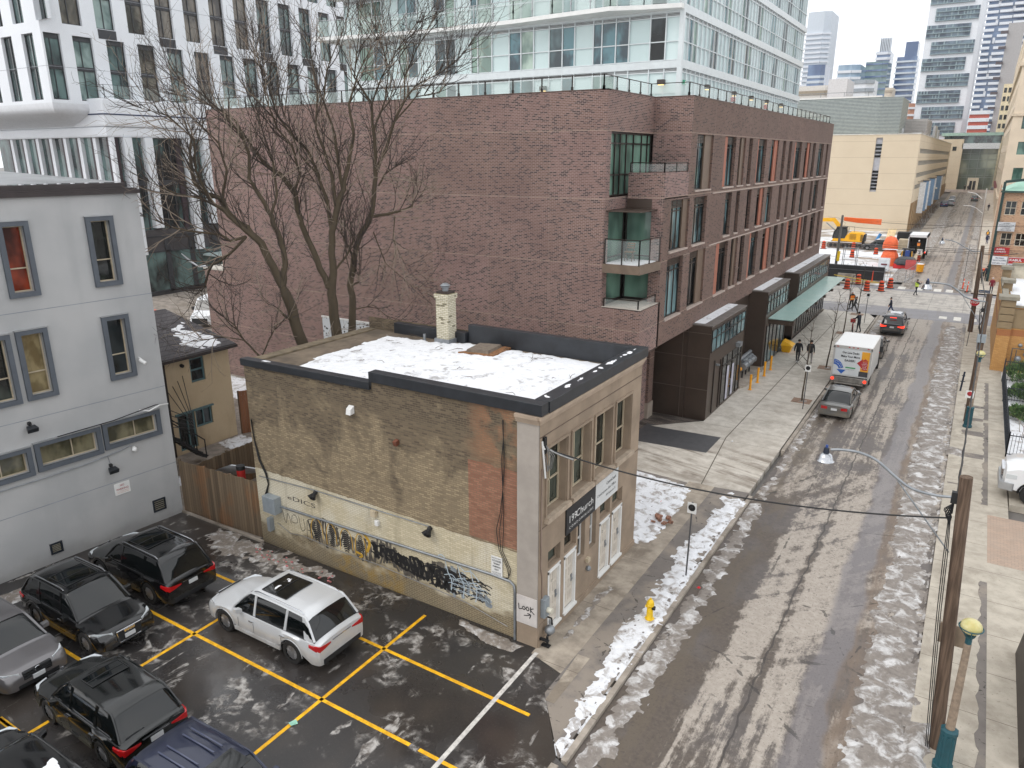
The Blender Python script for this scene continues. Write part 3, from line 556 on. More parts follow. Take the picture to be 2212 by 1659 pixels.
r=thing('security_camera','white bullet camera beside the middle window of the grey wall','camera',q(.88,-.1,6.89)); MB().tube([q(.88,0,6.98),q(.88,-.1,6.98),q(.84,-.2,6.9)],.03,6).build('mount',WHITEP,r); MB().tube([q(.9,-.12,6.92),q(.8,-.34,6.78)],.07,10).build('housing',WHITEP,r,smooth=50)
mb=MB(); pts=[q(7.5,-.05,3.38),q(5.2,-.05,3.36),q(3.4,-.05,3.4),q(2.2,-.05,3.52),q(1.75,-.05,3.6),q(1.64,-.07,3.55)]; mb.tube(pts,.022,6)
mb.tube([q(2.65,-.05,3.45),q(2.6,-.05,3.1)],.012,5); tag(mb.build('wall_conduit',STEEL),'thin conduit running under the strip windows of the grey wall','conduit')
# ================================================================ low brown building with party wall
lb=thing('brick_shop_building','low two storey tan building with stained brick party wall and snowy roof','building',(-16,20,0))
A0=Vector((-22.25,17.12,0)); B0=Vector((-9.55,16.86,0)); lu=(B0-A0).normalized(); ln=Vector((lu.y,-lu.x,0)); LL=(B0-A0).length
mb=MB(); T=lambda x:(x+22.25)
P=lambda t,z,d=0: A0+lu*t-ln*d+Vector((0,0,z))
mb.poly([P(0,-.3),P(LL-.66,-.3),P(LL-.66,7.6),P(6.4,7.6),P(6.4,7.5),P(6.38,7.35),P(0,7.2)])
mb.quad((-22.25,17.12,-.3),(-22.6,24.3,-.3),(-22.6,24.3,7.0),(-22.25,17.12,7.1)); mb.quad((-22.6,24.3,-.3),(-9.55,24.3,-.3),(-9.55,24.3,7.6),(-22.6,24.3,7.6)); mb.build('party_wall',OLDB,lb)
fo=Vector((-9.52,16.84,0)); fu=Vector((0,1,0)); fn_=Vector((1,0,0)); F=lambda y:y-16.84
UPW=[(17.27,18.5),(18.86,20.12),(20.47,21.75),(22.13,23.4)]
DO=[(17.42,18.22),(18.47,19.3),(21.08,21.92),(22.1,22.98)]; NW=[(19.42,19.95,1.68,3.0),(20.3,20.8,1.7,3.0)]
H_=[(F(a),F(b),4.28,6.4) for a,b in UPW]+[(F(a),F(b),.27,2.28) for a,b in DO]+[(F(a),F(b),2.42,3.0) for a,b in DO]+[(F(a),F(b),c,d) for a,b,c,d in NW]
mb=MB(); facade(mb,fo,fu,fn_,0,7.46,.2,7.55,H_,.3); mb.box(-9.75,-9.47,16.84,24.3,-.3,.22); mb.build('front_wall',STUC,lb)
mb=MB(); mb.box(-10.24,-9.53,16.8,16.9,-.3,7.3); mb.build('corner_pillar',STUC2,lb)
mb=MB(); mb.box(-10.243,-9.51,16.79,16.93,-.3,.7); mb.box(-9.53,-9.505,16.93,17.35,.2,.72); mb.build('pillar_base',STUC,lb)
mb=MB()
for (d_,z0,z1) in ((.05,7.28,7.36),(.09,7.36,7.44),(.14,7.44,7.54)): mb.box(-9.5,-9.52+d_,16.84-d_,24.3,z0,z1); mb.box(-10.26,-9.5,16.8-d_,16.84,z0,z1)
mb.build('cornice',M('cornice_stucco',(166,148,130),.8,var=.1),lb)
mb=MB(); mb.box(-9.525,-9.505,16.84,24.3,6.86,6.885); mb.box(-9.525,-9.508,16.84,24.3,3.96,3.98); mb.build('wall_groove',M('groove_dark',(108,92,80),.9),lb)
for (a,b) in UPW:
    s_=MB(); s_.box(-9.55,-9.36,a-.14,b+.16,4.1,4.2); s_.box(-9.86,-9.36,a-.1,b+.1,4.2,4.27); 
    f=window(lb,fo,fu,fn_,F(a),F(b),4.29,6.4,.3,WOODF,GL,.05,vbars=(.5,),hbars=(.42,))
    s_.build('sill',TRIM,f)
    t_=MB(); t_.box(-9.52,-9.46,a-.1,b+.1,6.42,6.5); t_.box(-9.52,-9.47,a-.1,a-.02,4.28,6.42); t_.box(-9.52,-9.47,b+.02,b+.1,4.28,6.42); t_.build('surround',STUC,f)
for i,(a,b) in enumerate(DO):
    d=MB(); d.box(-9.66,-9.6,a+.07,b-.07,.3,2.22); dd=d.build('door',OFFW,lb)
    fr=MB(); fr.box(-9.62,-9.5,a,a+.07,.27,2.3); fr.box(-9.62,-9.5,b-.07,b,.27,2.3); fr.box(-9.62,-9.5,a,b,2.22,2.34); fr.box(-9.6,-9.44,a-.03,b+.03,.2,.28); fr.build('frame',WHITEP,dd)
    pn=MB(); wdt=(b-a-.14)
    for zz in (.5,.95,1.4,1.8): 
        for sx in (0,1): y0=a+.07+.07+sx*(wdt/2-.02); pn.box(-9.602,-9.588,y0,y0+wdt/2-.14,zz,zz+.3)
    pn.build('panel_mouldings',M('door_panel',(190,182,170),.6),dd)
    hn=MB(); hn.sphere((-9.56,b-.16,1.2),.035,8,5); hn.box(-9.6,-9.57,b-.2,b-.12,1.1,1.35); hn.build('handle',STEEL,dd)
    tx=MB(); text_mb(tx,['1','2','2','3'][i] if i!=1 else '1',(-9.597,(a+b)/2,1.75),(0,1,0),(0,0,1),.16,ext=.006)
    if i!=1: tx.build('number',CABLE,dd)
    window(lb,fo,fu,fn_,F(a),F(b),2.43,3.0,.2,STUC,GL,.05,name='transom_window')
for a,b,c,d in NW: window(lb,fo,fu,fn_,F(a),F(b),c,d,.2,WHITEP,GL,.045,hbars=(.5,),name='narrow_window')
# roof
def cap(pts,z0,z1,wd,mb):
    for a,b in zip(pts[:-1],pts[1:]): mb.beam((a[0],a[1],(z0+z1)/2),(b[0],b[1],(z0+z1)/2),wd,z1-z0)
mb=MB(); mb.prism([(-22.5,17.3),(-9.7,17.0),(-9.7,24.2),(-22.6,24.2)],6.6,7.1); mb.build('roof',M('grimy_roof_felt',(104,92,78),.85,var=.35,scale=1.2),lb)
mb=MB(); snow(mb,[(-20.2,17.45),(-9.85,17.25),(-9.9,24.15),(-17.2,24.15),(-18.6,23.5),(-20.9,23.5),(-20.7,21),(-20.9,19.4)],.11,.08,7.1,.16,.06); o=mb.build('roof_snow',SNOWR,lb,smooth=60); o['kind']='stuff'
mb=MB(); mb.beam((-22.35,17.22,7.22),(-15.88,17.05,7.36),.34,.26);
mb.loft([[(-15.9,16.9,7.5),(-15.9,17.26,7.5),(-15.9,17.26,7.84),(-15.9,16.9,7.84)],[(-9.4,16.72,7.56),(-9.4,17.12,7.56),(-9.4,17.12,7.9),(-9.4,16.72,7.9)]])
mb.box(-9.86,-9.37,17.14,24.45,7.56,7.9); mb.box(-17.1,-9.88,24.2,24.5,6.9,7.86); mb.box(-20.9,-17.12,24.0,24.3,6.9,7.55); mb.build('parapet_flashing',BMET,lb,bevel=.015)
mb=MB(); snow(mb,[(-9.85,17.3),(-9.45,17.3),(-9.45,24.3),(-9.85,24.3)],.05,.02,7.9,.13,.25); snow(mb,[(-16.8,24.24),(-9.9,24.24),(-9.9,24.46),(-16.8,24.46)],.05,.03,7.86,.04,.1); snow(mb,[(-21.5,17.12),(-16,17.0),(-16,17.2),(-21.5,17.32)],.06,.02,7.4,.03,.3); o=mb.build('parapet_snow',SNOWR,lb,smooth=60); o['kind']='stuff'
mb=MB(); mb.beam((-22.35,17.5,7.12),(-22.3,24.1,7.1),.5,.1); mb.build('rear_roof_edge',M('rear_roof',(112,100,82),.9,var=.3),lb)
ch=MB(); ch.box(-18.22,-17.62,23.55,24.1,6.9,9.1); ch.box(-18.27,-17.57,23.5,24.15,8.95,9.15)
CHB=brickmat('painted_chimney_brick',(186,180,162),(212,206,188),(84,80,66),(150,140,112),joint=False,dk=.93,dirt=.15,mw=.012)
cho=ch.build('chimney',CHB,lb); 
c2=MB(); c2.box(-18.2,-17.64,23.57,24.08,9.15,9.24); c2.build('chimney_crown',M('dark_crown',(60,50,46),.8),cho); c2=MB(); c2.cyl((-17.92,23.82),.13,9.2,9.42,12); c2.cyl((-17.92,23.82),.22,9.46,9.55,14,.1); c2.cyl((-17.92,23.82),.18,9.38,9.42,12); c2.build('chimney_pot',STEEL,cho,smooth=40)
c2=MB(); c2.box(-18.3,-17.55,23.48,24.15,7.0,7.3); c2.build('chimney_flashing',STEEL,cho)
r=thing('roof_hatch','weathered wooden hatch lying on the snowy roof of the tan building','hatch',(-15.7,23.2,7.1)); mb=MB(); mb.loft([[(-16.2,22.6,7.1),(-15.15,22.75,7.1),(-15.3,24.1,7.1),(-16.35,23.9,7.1)],[(-16.1,22.7,7.3),(-15.25,22.85,7.3),(-15.38,24.0,7.3),(-16.25,23.8,7.3)]]); mb.build('lid',M('weathered_wood',(112,100,88),.9,var=.25,scale=6),r)
mb=MB(); mb.prism([(-16.4,22.5),(-14.9,22.7),(-15.0,24.15),(-15.3,24.15)],7.1,7.2); mb.build('leaf_litter',M('wet_leaves',(126,88,56),.9,var=.4,scale=9),r)
for (x,y,hh) in ((-18.9,23.6,.28),): tag(MB().cyl((x,y),.06,7.1,7.1+hh,8).build('vent_pipe',STEEL),'short vent pipe beside the chimney on the snowy roof','pipe')
# roof twigs
mb=MB()
for i in range(26):
    x=R_.uniform(-20,-11);y=R_.uniform(18.3,23.8) if i>12 else R_.uniform(22,23.8);a=R_.uniform(0,6.3);L_=R_.uniform(.2,.7);p=[(x,y,7.21)]
    for j in range(3): a+=R_.uniform(-.6,.6); p.append((p[-1][0]+cos(a)*L_/3,p[-1][1]+sin(a)*L_/3,7.21+R_.uniform(0,.06)))
    mb.tube(p,[.012,.01,.008,.004],4)
    if i%2: mb.tube([p[1],(p[1][0]+cos(a+1)*.2,p[1][1]+sin(a+1)*.2,7.24)],[.008,.004],4)
tag(mb.build('fallen_twigs',M('twig_brown',(78,64,54),.9)),'fallen twigs scattered over the snowy roof','twigs',kind='stuff')
# signs on the front
s=thing('black_sign_board','black sign board with white lettering on the tan facade','sign',(-9.5,19.55,3.5)); MB().box(-9.515,-9.47,18.5,20.58,3.06,3.96).build('board',M('sign_black',(30,31,34),.45,var=.05),s)
mb=MB(); text_mb(mb,'199',(-9.468,18.62,3.42),(0,1,0),(0,0,1),.36,.5,'LEFT',bold=.0); text_mb(mb,'Church',(-9.468,19.15,3.42),(0,1,0),(0,0,1),.36,1.22,'LEFT',bold=.0); text_mb(mb,'CONDOMINIUMS',(-9.468,18.68,3.2),(0,1,0),(0,0,1),.13,1.72,'LEFT',space=1.5); mb.build('lettering',WHITEP,s)
s=thing('white_sign_board','white sign board with small grey lettering on the tan facade','sign',(-9.5,21.5,3.5)); MB().box(-9.514,-9.472,20.59,22.42,3.07,3.96).build('board',M('sign_pale',(206,208,208),.5,var=.03),s)
mb=MB(); text_mb(mb,'CentreCourt',(-9.47,22.22,3.66),(0,1,0),(0,0,1),.17,.8,'RIGHT',bold=.01); text_mb(mb,'Construction Site Office',(-9.47,22.22,3.44),(0,1,0),(0,0,1),.15,1.5,'RIGHT'); text_mb(mb,'99 Dalhousie St.',(-9.47,22.22,3.24),(0,1,0),(0,0,1),.12,.78,'RIGHT'); mb.build('lettering',M('sign_grey_ink',(70,72,74),.6),s)
s=thing('parking_notice','white authorized tenant parking notice on the brick party wall','sign',(-11.0,16.85,2.35)); MB().box(-11.2,-10.8,16.845,16.87,2.02,2.68).build('plate',WHITEP,s)
mb=MB(); ty=16.842
for t_,z,sz,wd in (('PRIVATE PROPERTY',2.61,.04,.34),('AUTHORIZED',2.51,.08,.34),('TENANT',2.41,.08,.24),('PARKING',2.31,.08,.28),('ONLY',2.21,.08,.16),('ALL OTHERS WILL BE',2.13,.035,.32),('TICKETED AND TOWED',2.08,.035,.32)): text_mb(mb,t_,(-11.0,ty,z),(1,0,0),(0,0,1),sz,wd,bold=.015)
mb.build('lettering',CABLE,s)
# LOOK tag on the pillar
mb=MB(); MB().box(-10.245,-9.53,16.782,16.8,.72,1.68).build('painted_patch',M('pale_patch',(196,190,186),.85,var=.08),lb)
def stroke(mb,pts,wd,o,u,n,up=(0,0,1),e=.003,sm=True):
    """flat painted ribbon on a wall"""
    o=Vector(o);u=Vector(u);U=Vector(up);n=Vector(n)
    if sm and len(pts)>2:
        q_=[]
        for i in range(len(pts)-1):
            p0=pts[max(i-1,0)];p1=pts[i];p2=pts[i+1];p3=pts[min(i+2,len(pts)-1)]
            for s_ in range(5):
                t=s_/5; q_.append(tuple(.5*((2*p1[j])+(-p0[j]+p2[j])*t+(2*p0[j]-5*p1[j]+4*p2[j]-p3[j])*t*t+(-p0[j]+3*p1[j]-3*p2[j]+p3[j])*t**3) for j in (0,1)))
        q_.append(pts[-1]); pts=q_
    L=[]
    for i,p in enumerate(pts):
        a=pts[max(i-1,0)];b=pts[min(i+1,len(pts)-1)];dx=b[0]-a[0];dy=b[1]-a[1];l=hypot(dx,dy) or 1;nx=-dy/l*wd/2;ny=dx/l*wd/2
        L.append((o+u*(p[0]+nx)+U*(p[1]+ny)+n*e,o+u*(p[0]-nx)+U*(p[1]-ny)+n*e))
    ids=[(mb.vert(a),mb.vert(b)) for a,b in L]
    for a,b in zip(ids[:-1],ids[1:]): mb.face((a[0],a[1],b[1],b[0]))
mb=MB(); lo=(-10.2,16.78,1.22); S=lambda pts: stroke(mb,pts,.03,lo,(1,0,0),(0,-1,0))
S([(.03,.17),(.04,.08),(.05,-.02),(.12,.0),(.16,.02)]); S([(.22,.12),(.17,.07),(.21,.0),(.27,.05),(.22,.12)]); S([(.35,.14),(.3,.08),(.34,.0),(.4,.06),(.35,.14)]); S([(.45,.16),(.46,-.03)]); S([(.56,.14),(.46,.06),(.59,-.06)]); S([(.22,-.2),(.33,-.17),(.44,-.12)]); S([(.34,-.1),(.46,-.11),(.42,-.25)])
mb.build('scrawled_tag',M('spray_black',(36,34,34),.7),lb)
# graffiti on the party wall
GO=(0,0,0); def_o=Vector((0,16.875,0))
def wallpt(x): return 17.12+(x+22.25)*(16.86-17.12)/12.7
def gs(mb,pts,wd,e=.004):
    # ribbon following the slightly skewed wall
    stroke(mb,[(T(x),z) for x,z in pts],wd,A0,lu,ln,e=e)
blk=MB(); wht=MB(); yel=MB(); thin=MB(); bgd=MB(); bgp=MB()
rr=random.Random(5)
x=-19.5
while x<-11.25:
    pale=x>-13.2; top=1.62+.16*sin(x*2.3)-(max(0,x+12.2)*.55); bot=.82+.12*sin(x*3.1)
    if rr.random()<(.88 if x>-16.6 else .7): gs(bgp if (pale and rr.random()<.6) else bgd,[(x,top+rr.uniform(-.12,.08)),(x+rr.uniform(-.1,.1),(top+bot)/2+.1),(x+rr.uniform(-.12,.12),(top+bot)/2-.15),(x+rr.uniform(-.05,.1),bot+rr.uniform(-.08,.15))],rr.uniform(.07,.14),rr.choice((.0022,.0026,.003)))
    x+=.085
for (x0,x1,z0,z1,n,wd) in ((-16.3,-15.0,1.0,1.62,12,.1),(-15.1,-14.6,.9,1.5,6,.09),(-14.55,-14.0,.82,1.6,6,.11),(-13.95,-12.6,.75,1.55,12,.11)):
    for i in range(n):
        x=x0+(x1-x0)*(i+.5)/n; zt=z1-rr.uniform(0,.12); zb=z0+rr.uniform(0,.15)
        gs(blk,[(x-.05,zt),(x+rr.uniform(-.12,.12),(zt+zb)/2+.1),(x+rr.uniform(-.1,.15),(zt+zb)/2-.1),(x+rr.uniform(-.05,.1),zb)],wd)
        if i%2==0: gs(blk,[(x-.1,zt-.05),(x+.12,zt-.02),(x+.16,(zt+zb)/2),(x-.02,(zt+zb)/2-.03)],wd*.7,.005)
        if i%3==0: gs(blk,[(x-.12,zb+.1),(x+.15,zb+.04)],wd*.6,.006)
for i in range(46):
    x=-13.6+2.1*i/46; z=.85+.75*abs(sin(i*1.7)); h=.5*(1-abs((x+12.4)/1.5)**2)+.1
    gs(blk if i%3 else thin,[(x-.16,z-.22*h),(x+.1,z+.0),(x+.34,z-.12*h)],.045,.0035)
for c_ in (-12.9,-12.4,-11.9): gs(wht,[(c_-.15,1.9),(c_-.05,1.5),(c_+.1,1.2),(c_+.05,.75)],.035,.0055); gs(wht,[(c_-.2,1.35),(c_+.1,1.45),(c_+.3,1.3)],.03,.0055)
gs(wht,[(-13.4,1.9),(-13.2,2.05),(-12.9,1.9),(-12.6,1.98),(-12.3,1.75),(-12,1.8),(-11.7,1.55)],.035,.0055)
for i in range(30):
    x=-12.9+1.4*i/30; gs(wht,[(x-.05,1.1+.2*sin(i*2.1)),(x+.12,1.16+.2*sin(i*2.1)),(x+.22,1.08+.2*sin(i*2.1))],.02,.0058)
for c_,w_ in ((-19.05,.5),(-18.3,.4),(-17.55,.5),(-16.85,.4)):
    for i in range(11): z=.82+.08*i; ww=w_*(1-abs(i-5)/8); gs(blk,[(c_-ww/2,z-.02),(c_,z+.03),(c_+ww/2,z-.02)],.045,.004)
    gs(yel,[(c_-w_/2-.06,.8),(c_-w_/2-.04,1.4),(c_-.05,1.72),(c_+w_/2,1.5),(c_+w_/2+.06,.95)],.035,.0055)
gs(yel,[(-16.62,1.75),(-16.4,1.5),(-16.55,1.1)],.12,.0055); gs(yel,[(-17.1,.95),(-16.8,.9),(-16.95,.75)],.09,.0055)
for t_ in ([(-20.9,1.55),(-20.75,1.05),(-20.6,1.5),(-20.45,1.1)],[(-20.35,1.5),(-20.4,1.2),(-20.1,1.25),(-20.15,1.5),(-20.3,1.52)],[(-20.0,1.55),(-19.9,1.0),(-19.7,1.1),(-19.75,1.5)],[(-19.55,1.5),(-19.6,.75),(-19.35,.7),(-19.3,1.05),(-19.55,1.1)],[(-19.5,1.55),(-19.2,1.6),(-19.4,1.35),(-19.1,1.3)]): gs(thin,t_,.028,.0045)
def gtext(mb,s_,x,z,size,wd): text_mb(mb,s_,A0+lu*T(x)+Vector((0,0,z))+ln*.004,lu,(0,0,1),size,wd,'LEFT')
# half covered capitals
gtext(thin,'eDICS',-20.55,2.12,.26,1.5); gtext(thin,'SPOZAN',-14.9,.72,.16,.7)
bgd.build('graffiti_fill_dark',M('spray_smoke',(92,86,78),.8,var=.35,scale=2.5),lb); bgp.build('graffiti_fill_pale',M('spray_haze',(140,148,154),.8,var=.3,scale=2.5),lb)
mb=blk; mb.build('graffiti_black',M('spray_black2',(28,27,28),.75,var=.1,scale=6),lb); wht.build('graffiti_pale_blue',M('spray_pale',(176,190,200),.7,var=.1),lb); yel.build('graffiti_yellow',M('spray_yellow',(196,154,52),.7,var=.15),lb); thin.build('graffiti_tags',M('spray_grey',(74,70,66),.75,var=.2),lb)
# wall services
def W_(x,z,d=.05): return tuple(A0+lu*T(x)+ln*d+Vector((0,0,z)))
r=thing('electrical_box','grey electrical box on the rear end of the brick party wall','electrical box',W_(-21.25,1.75)); mb=MB(); mb.beam(W_(-21.6,1.78,.17),W_(-20.92,1.78,.17),.34,.66); mb.build('cabinet',GALV,r,bevel=.02); mb=MB(); mb.beam(W_(-21.55,1.1,.08),W_(-21.55,.55,.08),.25,.16); mb.build('trunking',GALV,r)
mb=MB(); mb.tube([W_(-20.92,1.72),W_(-16,1.86),W_(-11.1,2.02),W_(-10.5,2.0),W_(-10.36,1.9),W_(-10.33,1.7),W_(-10.33,-.05)],.045,8); tag(mb.build('conduit_pipe',STEEL,smooth=50),'thick grey conduit running the length of the party wall and down its corner','pipe')
mb=MB(); mb.tube([W_(-22,2.72),W_(-18.93,2.9),W_(-15.9,2.93),W_(-13.62,2.97)],.018,6); tag(mb.build('conduit_pipe',STEEL),'thin pale conduit linking the two small wall lamps','pipe')
for x,z,l in ((-18.9,2.82,'left of the two small black wall lamps on the party wall'),(-13.6,2.9,'right of the two small black wall lamps on the party wall')):
    r=thing('wall_lamp',l,'lamp',W_(x,z)); mb=MB(); mb.sphere(W_(x,z,.06),.09,10,6); mb.build('mount',CABLE,r); mb=MB(); mb.tube([W_(x-.02,z-.03,.1),W_(x-.1,z-.14,.28)],[.05,.1],10); mb.tube([W_(x+.02,z-.03,.1),W_(x+.1,z-.14,.28)],[.05,.1],10); mb.build('spotlight',CABLE,r)
r=thing('junction_box','small cream junction box under the thin conduit','box',W_(-16.05,2.75)); mb=MB(); mb.beam(W_(-16.15,2.78,.07),W_(-15.93,2.78,.07),.14,.22); mb.build('cover',WOODF,r,bevel=.01); mb=MB(); mb.beam(W_(-16.0,2.45,.06),W_(-15.85,2.45,.06),.12,.2); mb.build('cap',WHITEP,r,bevel=.02)
r=thing('vent_hood','white vent hood high on the brick party wall','vent',W_(-16.82,6.36)); mb=MB(); mb.loft([[W_(-16.95,6.25,0),W_(-16.7,6.25,0),W_(-16.7,6.52,0),W_(-16.95,6.52,0)],[W_(-16.93,6.22,.2),W_(-16.72,6.22,.2),W_(-16.72,6.42,.16),W_(-16.93,6.42,.16)]]); mb.build('hood',WHITEP,r,bevel=.02); MB().tube([W_(-16.82,6.3,.02),W_(-16.82,6.26,.1)],.05,8).build('duct',CABLE,r)
r=thing('rusty_bracket','small rusty bracket stub midway up the party wall','bracket',W_(-14.85,5.6)); mb=MB(); mb.beam(W_(-14.85,5.65,.0),W_(-14.85,5.6,.16),.14,.16); mb.build('stub',M('rust',(112,66,48),.8),r)
mb=MB()
for dx in (0,.06,.13): mb.tube([W_(-10.75+dx*.2,7.2),W_(-10.72,6.6),W_(-10.8+dx,5.9),W_(-10.75,5.0),W_(-10.85+dx,4.2),W_(-11.0+dx*2,3.6),W_(-10.9+dx,2.95),W_(-10.6+dx,2.4),W_(-10.55,2.1),W_(-10.8+dx,2.02)],.011,5)
tag(mb.build('hanging_cables',CABLE),'loose black cables hanging down the party wall near its street corner','cable')
mb=MB()
for dx in (0,.07): mb.tube([W_(-22.1,5.0),W_(-22.05,4.2),W_(-21.9+dx,3.4),W_(-21.6+dx,2.9),W_(-21.5,2.5),W_(-21.75+dx,2.0),W_(-21.6,1.7)],.025,6)
tag(mb.build('hanging_cables',CABLE),'thick black cables dropping to the grey electrical box','cable')
mb=MB(); mb.tube([W_(-21.2,.95),W_(-20.5,.7),W_(-19.8,.8),W_(-18,.75),W_(-16,.8),W_(-14,.72),W_(-12.2,.65),W_(-10.6,.35)],.012,5); tag(mb.build('loose_wire',WIRE),'thin pale wire strung low along the graffiti wall','wire')
# gas meter + meter box by the first door
r=thing('meter_box','grey electric meter box beside the first door of the tan building','meter',(-9.4,17.15,1.3)); MB().box(-9.52,-9.36,16.98,17.28,.98,1.62).build('case',GALV,r,bevel=.015); MB().tube([(-9.36,17.15,1.22),(-9.2,17.15,1.22)],.09,14).build('meter_glass',M('cream_plastic',(204,200,184),.4),r,smooth=50); MB().tube([(-9.5,17.05,1.62),(-9.5,17.03,2.4),(-9.5,16.95,2.7),(-9.5,16.95,5.9)],.02,6).build('riser',M('taupe_pipe',(140,122,110),.6),r)
r=thing('gas_meter','small black and grey gas meter low at the corner of the tan building','meter',(-9.35,17.1,.4)); mb=MB(); mb.sphere((-9.3,17.2,.5),.17,12,8,.9); mb.tube([(-9.3,17.2,.3),(-9.3,17.2,.85)],.04,8); mb.build('meter_body',STEEL,r,smooth=50); mb=MB(); mb.tube([(-9.3,17.05,-.05),(-9.3,17.05,.35),(-9.3,17.2,.45)],.04,8); mb.tube([(-9.48,17.3,.85),(-9.3,17.3,.85),(-9.3,17.35,.6)],.03,6); mb.box(-9.5,-9.2,16.95,17.1,.02,.06); mb.box(-9.5,-9.2,16.9,17.0,.25,.3); mb.build('pipes',CABLE,r)
r=thing('wall_letterbox','small wall box with pipe between the narrow windows of the tan building','box',(-9.45,20.2,1.3)); MB().box(-9.52,-9.4,20.02,20.2,1.35,1.5).build('box',WOODF,r,bevel=.01); MB().sphere((-9.45,20.15,1.08),.1,10,6).build('cap',STEEL,r)
# ================================================================ plum brick condominium podium
pc=thing('brick_apartment_podium','long plum brick apartment block with tall narrow windows over a bronze ground floor','building',(-28,50,0))
mb=MB()
mb.quad((-42.3,31.8,-.3),(-14.7,31.8,-.3),(-14.7,31.8,17.25),(-42.3,31.8,17.25)); mb.quad((-42.3,31.8,-.3),(-42.3,77,-.3),(-42.3,77,17.25),(-42.3,31.8,17.25))
mb.quad((-44.3,31.8,-.3),(-42.3,31.8,-.3),(-42.3,31.8,7.2),(-44.3,31.8,7.2)); mb.quad((-44.3,31.8,-.3),(-44.3,77,-.3),(-44.3,77,7.2),(-44.3,31.8,7.2))
mb.build('south_wall',CB,pc)
mb=MB(); mb.box(-44.35,-42.3,31.75,60,7.2,7.32); mb.build('terrace_coping',M('pale_coping',(196,190,180),.7),pc)
mb=MB() # corner box under the balconies
mb.quad((-14.7,31.8,5.35),(-12.7,31.8,5.35),(-12.7,31.8,7.58),(-14.7,31.8,7.58)); mb.quad((-12.7,31.8,5.35),(-12.7,34.3,5.35),(-12.7,34.3,7.58),(-12.7,31.8,7.58)); mb.quad((-14.7,31.8,5.35),(-14.7,31.8,-.3),(-14.7,38.6,-.3),(-14.7,38.6,5.35))
# upper notch
mb.quad((-14.7,31.8,15.52),(-14.7,37.4,15.52),(-14.7,37.4,17.25),(-14.7,31.8,17.25)); mb.quad((-14.7,31.8,7.5),(-14.7,32.3,7.5),(-14.7,32.3,15.52),(-14.7,31.8,15.52)); mb.quad((-14.7,32.3,12.05),(-14.7,34.5,12.05),(-14.7,34.5,12.62),(-14.7,32.3,12.62))
mb.quad((-14.7,37.4,12.4),(-12.7,37.4,12.4),(-12.7,37.4,17.25),(-14.7,37.4,17.25))
mb.quad((-14.55,34.1,12.5),(-12.7,34.1,12.5),(-12.7,34.1,13.7),(-14.55,34.1,13.7)); mb.quad((-14.55,34.1,12.5),(-14.55,34.25,12.5),(-14.55,34.25,13.7),(-14.55,34.1,13.7)); mb.quad((-12.7,34.1,12.5),(-12.7,37.4,12.5),(-12.7,37.4,13.7),(-12.7,34.1,13.7)); mb.quad((-12.9,34.3,12.7),(-12.9,37.4,12.7),(-12.9,37.4,13.7),(-12.9,34.3,13.7)); mb.quad((-14.55,34.3,12.7),(-12.9,34.3,12.7),(-12.9,34.3,13.7),(-14.55,34.3,13.7)); mb.quad((-14.55,34.1,13.7),(-12.7,34.1,13.7),(-12.7,34.3,13.7),(-14.55,34.3,13.7)); mb.quad((-12.9,34.3,13.7),(-12.7,34.3,13.7),(-12.7,37.4,13.7),(-12.9,37.4,13.7))
mb.quad((-13.3,34.1,5.35),(-12.7,34.1,5.35),(-12.7,34.1,12.5),(-13.3,34.1,12.5))
mb.build('corner_bay',CB,pc)
ROWS=[(12.75,15.5,[(38.34,39.83,'w'),(39.83,41.02,'b'),(43.16,43.95,'o'),(43.95,45.34,'w'),(46.08,46.83,'n'),(46.83,47.47,'b'),(48.26,49.07,'n'),(50.36,50.94,'o'),(50.94,52.6,'w'),(53.89,55.21,'w'),(55.21,56.06,'o'),(57.31,58.22,'n'),(59.35,60.32,'n'),(61.35,62.17,'o'),(62.17,63.87,'w'),(65.23,66.62,'w'),(66.62,67.33,'o'),(68.33,69.5,'n'),(70.9,73.2,'w'),(74.51,75.38,'n')]),
(9.92,12.4,[(35.07,37.06,'w'),(37.06,37.77,'b'),(38.48,40.62,'w'),(44.05,45.36,'w'),(46.33,47.1,'n'),(48.81,49.8,'n'),(51.25,52.47,'w'),(52.47,53.1,'o'),(53.89,55.41,'w'),(57.48,58.41,'n'),(59.94,60.74,'n'),(62.33,63.63,'w'),(65.18,66.58,'w'),(68.96,69.99,'n'),(70.75,72.66,'w'),(75.18,76.08,'n')]),
(6.55,9.58,[(34.99,37.31,'w'),(38.36,40.0,'w'),(40.0,41.01,'b'),(43.01,43.93,'o'),(43.93,45.38,'w'),(46.08,46.98,'n'),(46.98,47.5,'b'),(48.14,49.12,'n'),(50.32,51.07,'o'),(51.07,52.48,'w'),(53.85,55.21,'w'),(55.21,56.08,'o'),(57.12,58.25,'n'),(59.34,60.14,'n'),(61.3,62.37,'o'),(62.37,63.68,'w'),(65.11,66.5,'w'),(66.5,67.23,'o'),(67.92,69.19,'n'),(70.92,72.86,'w'),(74.14,75.32,'n')])]
so_=Vector((-12.7,0,0)); su=Vector((0,1,0)); sn=Vector((1,0,0))
mb=MB(); cuts=[5.35,9.75,12.55,17.25]
for (zz0,zz1,(z0,z1,L)) in ((12.55,17.25,ROWS[0]),(9.75,12.55,ROWS[1]),(5.35,9.75,ROWS[2])):
    hs=[];
    for a,b,k_ in L:
        if hs and abs(hs[-1][1]-a)<1e-3: hs[-1][1]=b
        else: hs.append([a,b])
    facade(mb,so_,su,sn,37.4 if zz0==12.55 else 34.1,77,zz0,zz1,[(a,b,z0,z1) for a,b in hs],.24)
